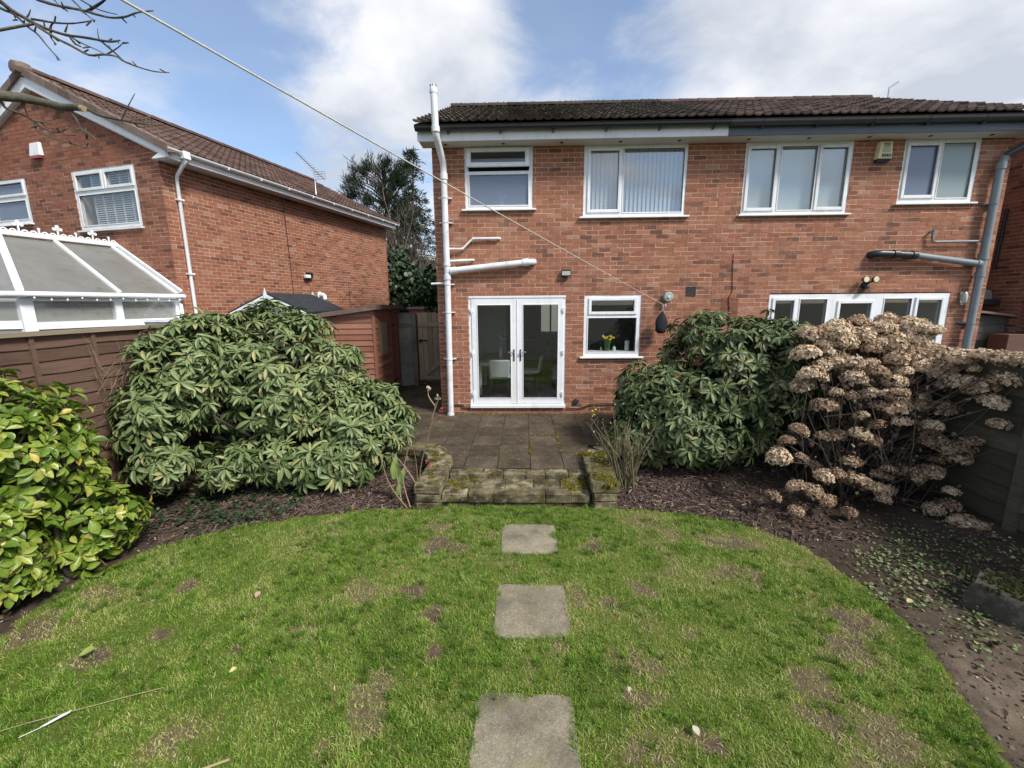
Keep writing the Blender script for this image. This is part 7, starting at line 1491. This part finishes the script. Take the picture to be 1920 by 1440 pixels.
# overhead apple tree: limbs traced in the garden air at 2 m from the viewer, trunk out of frame
at_ = thing('apple_tree', 'bare apple tree branches reaching in overhead at the top left', 'tree', (-3.85, 1.55, 0))
TK = Vector((-3.55, 1.75, 3.0))
MB().tube([(-3.9, 1.5, -0.1), (-3.86, 1.55, 0.6), (-3.78, 1.62, 1.6), (-3.66, 1.70, 2.5), tuple(TK)], [0.16, 0.13, 0.11, 0.09, 0.07], 12, 0.4).build('trunk', m_limb, at_, 60)
for (nm, r_, p) in BR:
    p = [Vector(q) for q in p]
    if nm in 'LAH':
        pre = [TK-Vector((0, 0, 0.05)), TK.lerp(p[0], 0.5)+Vector((0, 0, 0.12))]; rr = [r_*2.2, r_*1.6]
    else: pre = []; rr = []
    if nm not in 'LAH' and p[0].x < -2.45 and nm in 'la' and r_ > 0.0065 and len(p) > 6: pre = [TK, TK.lerp(p[0], 0.5)+Vector((0, 0, 0.06))]; rr = [r_*1.8, r_*1.3]
    q = p; n = len(q); end = 0.62 if nm == 'L' else 0.32
    P_ = spline([tuple(v) for v in q], 3, False); m_ = len(P_); rad = rr+[r_*(1-(1-end)*i/(m_-1))*random.uniform(0.9, 1.12) for i in range(m_)]
    mb = MB().tube([tuple(v) for v in pre]+P_, rad, 9 if r_ > 0.01 else 6, random.random())
    if r_ < 0.012:
        for i in range(2, m_-1, 3):
            if random.random() < 0.55:
                b = Vector(P_[i]); e = b+Vector((random.uniform(-.03, .03), random.uniform(-.02, .02), random.choice((-1, 1))*random.uniform(0.008, 0.026))); mb.tube([b, e], [0.0045, 0.0032], 5, random.random())
    mb.build('branch', m_limb, at_, 60)
pL = Vector(BR[0][2][-1]); MB().tube([pL+Vector((-0.02, 0.0, 0.0)), pL+Vector((0.015, -0.02, -0.012))], [0.014, 0.0135], 10, 0.5).build('cut_stub', mat('cut_wood', (0.36, 0.25, 0.15), 0.8, 0.2, 40), at_)

# mulch, seedlings, stones
def on_soil(n, x0, x1, y0, y1, mask=None):
    x = rng.uniform(x0, x1, n); y = rng.uniform(y0, y1, n); k = ~inside(x, y, LAWN) & ~in_patio(x, y)
    if mask is not None: k &= mask(x, y)
    x, y = x[k], y[k]; return np.stack([x, y, soil_h(x, y)], 1)
cv = np.array([(-.5, -.5, 0), (.5, -.5, 0), (.5, .5, 0), (-.5, .5, 0), (-.42, -.45, 1), (.42, -.4, 1), (.45, .42, 1), (-.4, .45, 1)], float); cf = np.array([(4, 5, 6, 7), (0, 1, 5, 4), (1, 2, 6, 5), (2, 3, 7, 6), (3, 0, 4, 7)])
P1 = on_soil(9500, -4.4, -1.2, 3.6, 5.7, lambda x, y: (y > 3.7+0.25*np.abs(x+1.4)*0) & (rng.uniform(0, 1, len(x)) < np.clip(1.25-np.abs(x+1.9)/2.3, 0.12, 1))); P2 = on_soil(8200, 1.02, 3.7, 3.8, 5.9, lambda x, y: rng.uniform(0, 1, len(x)) < np.clip(1.35-(x-1.0)/2.0, 0.06, 1))
P = np.concatenate([P1, P2]); n = len(P); P[:, 2] += rng.uniform(-0.002, 0.02, n); az = rng.uniform(0, PI, n); tl_ = rng.normal(0, 0.22, n)
d = np.stack([np.cos(az)*np.cos(tl_), np.sin(az)*np.cos(tl_), np.sin(tl_)], 1); up_ = np.tile([[0, 0, 1.0]], (n, 1))+rng.normal(0, 0.25, (n, 3)); L_ = rng.uniform(0.03, 0.11, n)
V, F = instance(cv, cf, rot_from(d, up_), P, np.stack([rng.uniform(0.006, 0.016, n), L_, rng.uniform(0.003, 0.008, n)], 1)); tn = np.clip(rng.beta(2, 2.6, n)+(rng.uniform(0, 1, n) < 0.04)*0.5, 0, 1)
o = link(bpy.data.objects.new('bark_mulch', np_mesh('bark_mulch', V, F, m_bark, np.repeat(tn, 5)))); tag(o, 'brown bark chip mulch spread over the planting beds', 'mulch', kind='stuff')
# seedling ground cover on the right, ivy under the left bush
hv = np.array([(0, 0, 0.06)]+[(math.cos(2*PI*k/6), math.sin(2*PI*k/6), 0) for k in range(6)], float); hf = np.array([(0, 1+k, 1+(k+1) % 6) for k in range(6)])
c = on_soil(520, 2.7, 4.75, 2.4, 4.2, lambda x, y: (x-y > -0.55)); c = c[rng.uniform(0, 1, len(c)) < np.clip(0.25+1.3*np.exp(-((c[:, 0]-3.5)**2+(c[:, 1]-3.25)**2)/0.35), 0, 1)]
rep = np.repeat(np.arange(len(c)), rng.randint(4, 12, len(c))); P = c[rep]+np.stack([rng.normal(0, 0.045, len(rep)), rng.normal(0, 0.045, len(rep)), rng.uniform(0.005, 0.035, len(rep))], 1); s_ = rng.uniform(0.005, 0.014, len(rep))
V, F = instance(hv, hf, rot_from(rng.normal(size=(len(P), 3))*np.array([1, 1, 0.2]), np.tile([[0, 0, 1.0]], (len(P), 1))+rng.normal(0, 0.35, (len(P), 3))), P, np.stack([s_, s_*1.15, s_], 1))
o = link(bpy.data.objects.new('ground_cover', np_mesh('ground_cover', V, F, m_weed, np.repeat(rng.uniform(0, 1, len(P)), 6)))); tag(o, 'small round-leaved seedlings covering the bare soil by the fence', 'ground cover', kind='stuff')
c = on_soil(230, -4.4, -2.6, 3.9, 5.2); rep = np.repeat(np.arange(len(c)), 5); P = c[rep]+np.stack([rng.normal(0, 0.05, len(rep)), rng.normal(0, 0.05, len(rep)), rng.uniform(0.02, 0.09, len(rep))], 1); s_ = rng.uniform(0.010, 0.026, len(rep))
V, F = instance(hv, hf, rot_from(rng.normal(size=(len(P), 3))*np.array([1, 1, 0.3]), np.tile([[0, 0, 1.0]], (len(P), 1))+rng.normal(0, 0.35, (len(P), 3))), P, np.stack([s_, s_, s_], 1))
o = link(bpy.data.objects.new('ivy_cover', np_mesh('ivy_cover', V, F, m_ivy, np.repeat(rng.uniform(0.1, 1, len(P)), 6)))); tag(o, 'dark ivy creeping over the soil under the pale-green rhododendron', 'ivy', kind='stuff')
P = np.concatenate([on_soil(1500, 2.2, 4.7, 1.2, 3.9), on_soil(300, -4.4, -2.6, 2.2, 4.4)]); n = len(P); P[:, 2] += 0.003; s_ = rng.uniform(0.004, 0.014, n)**1.0; V, F = instance(cv, cf, rot_from(rng.normal(size=(n, 3))*np.array([1, 1, 0.2]), np.tile([[0, 0, 1.0]], (n, 1))+rng.normal(0, 0.3, (n, 3))), P, np.stack([s_, s_*rng.uniform(0.7, 1.6, n), s_*0.6], 1))
o = link(bpy.data.objects.new('gravel', np_mesh('gravel', V, F, mat('soil_crumbs', [(0, (0.045, 0.035, 0.03)), (0.75, (0.16, 0.13, 0.11)), (0.93, (0.24, 0.21, 0.18)), (1, (0.6, 0.58, 0.54))], 0.9), np.repeat(rng.uniform(0, 1, n), 5)))); tag(o, 'soil crumbs and small stones on the bare earth strip', 'gravel', kind='stuff')
P = np.concatenate([on_soil(420, 2.0, 4.75, 1.2, 4.6), on_soil(500, -4.5, -1.3, 2.2, 5.2)]); n = len(P); s_ = rng.uniform(0.008, 0.024, n)*rng.uniform(0.4, 1, n); V, F = instance(hv, hf, rot_from(rng.normal(size=(n, 3)), np.tile([[0, 0, 1.0]], (n, 1))+rng.normal(0, 0.2, (n, 3))), P, np.stack([s_, s_*0.8, s_*9], 1))
o = link(bpy.data.objects.new('soil_clods', np_mesh('soil_clods', V, F, m_soil, np.repeat(rng.uniform(0.3, 0.95, n), 6), True))); tag(o, 'crumbly lumps of dark earth over the flower beds', 'soil', kind='stuff')
P = np.concatenate([on_soil(520, 1.1, 4.75, 1.6, 5.4), on_soil(360, -4.5, -1.3, 2.4, 5.0)]); n = len(P); P[:, 2] += 0.012; tvl, tfl = leaf_template([0.05, 0.35, 0.5, 0.4, 0.03], 0.45, -0.25); s_ = rng.uniform(0.02, 0.055, n)
V, F = instance(tvl, tfl, rot_from(rng.normal(size=(n, 3))*np.array([1, 1, 0.25]), np.tile([[0, 0, 1.0]], (n, 1))+rng.normal(0, 0.45, (n, 3))), P, np.stack([s_*0.8, s_, s_], 1))
o = link(bpy.data.objects.new('dead_leaves', np_mesh('dead_leaves', V, F, mat('dead_leaf', [(0, (0.055, 0.035, 0.025)), (0.7, (0.16, 0.10, 0.065)), (1, (0.34, 0.25, 0.15))], 0.85), np.repeat(rng.uniform(0, 1, n), len(tfl))))); tag(o, 'curled brown dead leaves strewn over the beds', 'dead leaves', kind='stuff')
stp = thing('tree_stump', 'low mossy tree stump in the soil at the right edge', 'stump', (3.62, 2.86, 0.0))
n = 22; vs = []
for z, rr in ((-0.03, 0.28), (0.06, 0.245), (0.18, 0.225), (0.215, 0.20)):
    for k in range(n): a = 2*PI*k/n; q = rr*(1+0.10*math.sin(5*a)+0.06*math.sin(9*a+1)); vs.append((3.62+q*math.cos(a), 2.86+q*math.sin(a), z+random.uniform(-.01, .01)))
MB().add(vs, [(i*n+k, i*n+(k+1) % n, (i+1)*n+(k+1) % n, (i+1)*n+k) for i in range(3) for k in range(n)]+[tuple(3*n+k for k in range(n))], 0.2).build('bark', m_limb, stp, 50)
moss_patch(stp, [(3.62+random.gauss(0, 0.09), 2.86+random.gauss(0, 0.09), 0.213, random.uniform(0.008, 0.02)) for _ in range(260)], m_moss_roof)
# things lying on the lawn
fe = thing('feather', 'white feather lying in the grass at the lower left', 'feather', (-2.63, 1.87, 0.03)); mb = MB(); mb.tube([(-2.72, 1.80, 0.03), (-2.64, 1.87, 0.035), (-2.58, 1.93, 0.045)], 0.0016, 5); mb.build('quill', m_upvc, fe)
MB().add([(-2.66, 1.85, 0.04), (-2.635, 1.855, 0.042), (-2.57, 1.925, 0.05), (-2.575, 1.945, 0.05), (-2.61, 1.92, 0.045)], [(0, 1, 2, 3, 4)]).build('vane', m_upvc, fe)
for (x, y, c_, az, lb, ln) in ((-1.86, 2.22, (0.52, 0.50, 0.20), 0.5, 'pale yellow fallen leaf on the left half of the lawn', 0.045), (0.93, 1.875, (0.42, 0.38, 0.32), 1.9, 'whitish fallen petal near the bottom of the lawn', 0.05), (-2.12, 2.90, (0.36, 0.24, 0.16), 1.6, 'curled brown fallen leaf in the grass on the left', 0.06), (2.93, 2.925, (0.46, 0.38, 0.20), 0.3, 'tan fallen leaf on the bare soil strip', 0.05), (-2.95, 2.33, (0.26, 0.30, 0.07), 0.4, 'yellow-green fallen leaf near the laurel shrub', 0.09), (0.62, 2.13, (0.40, 0.36, 0.28), 1.0, 'small bleached fallen leaf beside the nearest slab', 0.03)):
    tv3, tf3 = leaf_template([0.05, 0.35, 0.5, 0.4, 0.03], 0.35, -0.15); V, F = instance(tv3, tf3, rot_from(np.array([[math.cos(az), math.sin(az), 0.12]]), np.array([[0.1, -0.1, 1.0]])), np.array([[0.0, 0, 0]]), np.array([[ln*0.8, ln, ln]]))
    o = bpy.data.objects.new('fallen_leaf', np_mesh('fallen_leaf', V, F, mat('fallen_leaf_%d' % int(ln*1000+x*10), c_, 0.7, 0.15, 40), np.full(len(tf3), 0.5), True)); col.objects.link(o); o.location = (x, y, 0.035); tag(o, lb, 'leaf')
o = MB().tube([(-3.1, 1.72, 0.03), (-2.75, 1.88, 0.035), (-2.35, 2.05, 0.03), (-2.2, 2.12, 0.02)], 0.0022, 5, 0.9).build('dry_stalk', mat('straw', (0.34, 0.28, 0.16), 0.8)); tag(o, 'long dry straw-coloured stalk lying across the lower left lawn', 'stalk')
o = MB().tube([(-1.62, 1.66, 0.03), (-1.50, 1.71, 0.035)], 0.006, 6, 0.9).build('stick', bpy.data.materials['straw']); tag(o, 'short pale stick lying at the bottom of the lawn', 'stick')
o = MB().tube([(-2.35, 3.37, 0.03), (-2.2, 3.5, 0.045), (-2.0, 3.62, 0.035)], 0.0016, 5, 0.9).build('grass_stalk', bpy.data.materials['straw']); tag(o, 'thin pale grass stalk lying in the upper left lawn', 'stalk')

# ------------------------------------------------------------------ trees beyond the houses
def tree(name, label, base, trunk_pts, trunk_r, clumps, blade, material, branches=()):
    t = thing(name, label, 'tree', base, 'trees behind the houses')
    MB().tube(trunk_pts, trunk_r, 8, 0.2).build('trunk', m_twig, t, 60)
    for (p, r_) in branches: MB().tube(p, r_, 6, random.random()*0.5).build('branch', m_twig, t, 60)
    C = np.array([c[:3] for c in clumps]); A = np.array([c[3:6] for c in clumps]); sz = np.array([c[6] for c in clumps]); nb_ = blade['n']; n = len(C)
    rep = np.repeat(np.arange(n), nb_); d = rng.normal(size=(n*nb_, 3)); d /= np.linalg.norm(d, axis=1)[:, None]; d = d+A[rep]*blade['bias']
    v = np.array([(-.5, 0, 0), (.5, 0, 0), (.35, .6, .05), (-.35, .6, .05), (0, 1, 0)], float); f = np.array([(0, 1, 2), (0, 2, 3), (3, 2, 4)])
    L_ = sz[rep]*rng.uniform(0.6, 1.15, n*nb_); V, F = instance(v, f, rot_from(d, rng.normal(size=(n*nb_, 3))), C[rep]+rng.normal(0, 0.25, (n*nb_, 3))*sz[rep][:, None], np.stack([L_*blade['w'], L_, L_], 1))
    o = link(bpy.data.objects.new('crown', np_mesh('crown', V, F, material, np.repeat(np.clip(rng.normal(0.5, 0.22, n)[rep], 0, 1), 3))), t); o['kind'] = 'stuff'
    return t
cl = []; brs = []
for k in range(100):
    z = 4.2+5.5*random.random()**0.8; w_ = 1.55*(1-((z-7.0)/4.4)**2)+0.2; a = random.uniform(0, 2*PI); r_ = w_*math.sqrt(random.random())*1.1; x, y = -7.55+r_*math.cos(a)-0.12*(z-7), 24+r_*0.9*math.sin(a)
    brs.append(([(-7.3-0.04*(z-5), 24, z-0.9), ((x-7.3)/2, (24+y)/2, z-0.4), (x, y, z)], [0.05, 0.035, 0.02]))
    for q in range(random.randint(3, 6)): cl.append((x+random.gauss(0, 0.2), y+random.gauss(0, 0.2), z+random.gauss(0, 0.17), math.cos(a)*0.5, math.sin(a)*0.5, 1.0, random.uniform(0.30, 0.46)))
tree('pine_tree', 'dark bushy pine tree rising behind the left house end', (-7.1, 24, 0), [(-7.0, 24, -0.1), (-7.1, 24, 3), (-7.3, 24, 6), (-7.5, 24, 9.6)], [0.26, 0.22, 0.16, 0.04], cl, dict(n=22, w=0.085, bias=1.1), m_pine, brs)
cl = []; brs = []
for k in range(150):
    z = 2.6+8.6*random.random(); w_ = max(0.3, 2.9*(1-(z-2.0)/10.4)); a = random.uniform(0, 2*PI); n_ = int(2+w_*3.2)
    ex, ey = -6.7+w_*math.cos(a), 27+w_*math.sin(a); brs.append(([(-6.7, 27, z+0.25), (-6.7+w_*0.5*math.cos(a), 27+w_*0.5*math.sin(a), z+0.15), (ex, ey, z-0.1)], [0.035, 0.022, 0.01]))
    for q in range(n_):
        t = (q+0.6)/n_; cl.append((-6.7+w_*t*math.cos(a)+random.gauss(0, .08), 27+w_*t*math.sin(a)+random.gauss(0, .08), z+0.2-0.3*t, math.cos(a), math.sin(a), 0.1, random.uniform(0.22, 0.36)))
tree('cedar_tree', 'tall layered cedar tree just left of the white soil pipe', (-6.7, 27, 0), [(-6.7, 27, -0.1), (-6.7, 27, 4), (-6.7, 27, 8), (-6.47, 27, 11.4)], [0.24, 0.18, 0.10, 0.02], cl, dict(n=12, w=0.16, bias=0.9), m_pine, brs)
def bare_tree(name, label, base, h, spread, n, r0):
    t = thing(name, label, 'tree', base, 'trees behind the houses'); b = Vector(base); MB().tube([b-Vector((0, 0, .1)), b+Vector((0.1, 0, h*0.35)), b+Vector((0.05, 0, h*0.7))], [r0, r0*0.75, r0*0.4], 8, 0.4).build('trunk', m_twig, t, 60)
    for k in range(n):
        s_ = b+Vector((0.07, 0, h*random.uniform(0.15, 0.7))); e = s_+Vector((random.uniform(-1, 1)*spread, random.uniform(-1, 1)*spread*0.6, h*random.uniform(0.15, 0.5))); m1 = s_.lerp(e, 0.5)+Vector((0, 0, random.uniform(0, 0.3))); mb = MB().tube([s_, m1, e], [0.035, 0.022, 0.008], 5, random.random())
        for q in range(9):
            p = m1.lerp(e, random.random()) if random.random() < 0.7 else s_.lerp(m1, random.random()); ee = p+Vector((random.uniform(-.5, .5), random.uniform(-.4, .4), random.uniform(0.1, 0.8))); mb.tube([p, p.lerp(ee, 0.5)+Vector((random.uniform(-.06, .06), 0, 0.03)), ee], [0.011, 0.008, 0.004], 4, random.random(), False)
            for w_ in range(3): g = p.lerp(ee, random.uniform(0.3, 1)); mb.tube([g, g+Vector((random.uniform(-.25, .25), random.uniform(-.2, .2), random.uniform(0.05, 0.35)))], [0.006, 0.003], 4, random.random(), False)
        mb.build('branch', m_twig, t)
bare_tree('bare_tree', 'leafless brown tree standing in front of the pine', (-5.6, 19.5, 0), 6.4, 1.3, 26, 0.12); bare_tree('bare_tree', 'low leafless tree overhanging the ivy-clad hedge by the gate', (-3.7, 17.5, 0), 4.4, 1.0, 22, 0.10)
def hedge(name, label, base, lobes, n, sz):
    t = thing(name, label, 'hedge', base); P, Nn = lobe_points(lobes, n, 1.0, 0.1, 0.10); P2, N2 = lobe_points(lobes, n*0.6, 0.82, 0.1, 0.1); P = np.concatenate([P, P2]); Nn = np.concatenate([Nn, N2]); m_ = len(P); s_ = rng.uniform(sz*0.6, sz*1.3, m_)
    V, F = instance(hv, hf, rot_from(rng.normal(size=(m_, 3)), Nn+rng.normal(0, 0.6, (m_, 3))), P, np.stack([s_, s_, s_], 1)); o = link(bpy.data.objects.new('foliage', np_mesh('foliage', V, F, m_ivy, np.repeat(rng.uniform(0, 1, m_), 6))), t); o['kind'] = 'stuff'
    for c, r in lobes: MB().tube([(c[0], c[1], -0.1), (c[0], c[1], c[2])], [0.09, 0.05], 6).build('stem', m_twig, t)
hedge('ivy_hedge', 'dark ivy-covered evergreen hedge behind the side gate', (-4.3, 16.5, 0), [((-4.6, 16.5, 2.0), (0.9, 0.7, 1.9)), ((-3.5, 16.8, 1.7), (1.0, 0.7, 1.7)), ((-2.4, 17.0, 1.9), (0.9, 0.7, 1.8)), ((-5.2, 18.0, 2.2), (0.8, 0.8, 2.0))], 190, 0.075)
dh = thing('distant_house', 'sliver of a distant brick house between the left house and trees', 'house', (-8.6, 27, 0)); MB().box(-9.6, -6.9, 31, 35, 0, 4.6).build('wall', m_brick_dark, dh); MB().extrude([(-10, 4.6), (-6.6, 4.6), (-8.2, 6.0)], 30.8, 35.2).build('roof', m_tile_red, dh); MB().box(-7.6, -7.0, 30.96, 31.0, 2.6, 3.6).build('window', m_upvc, dh)
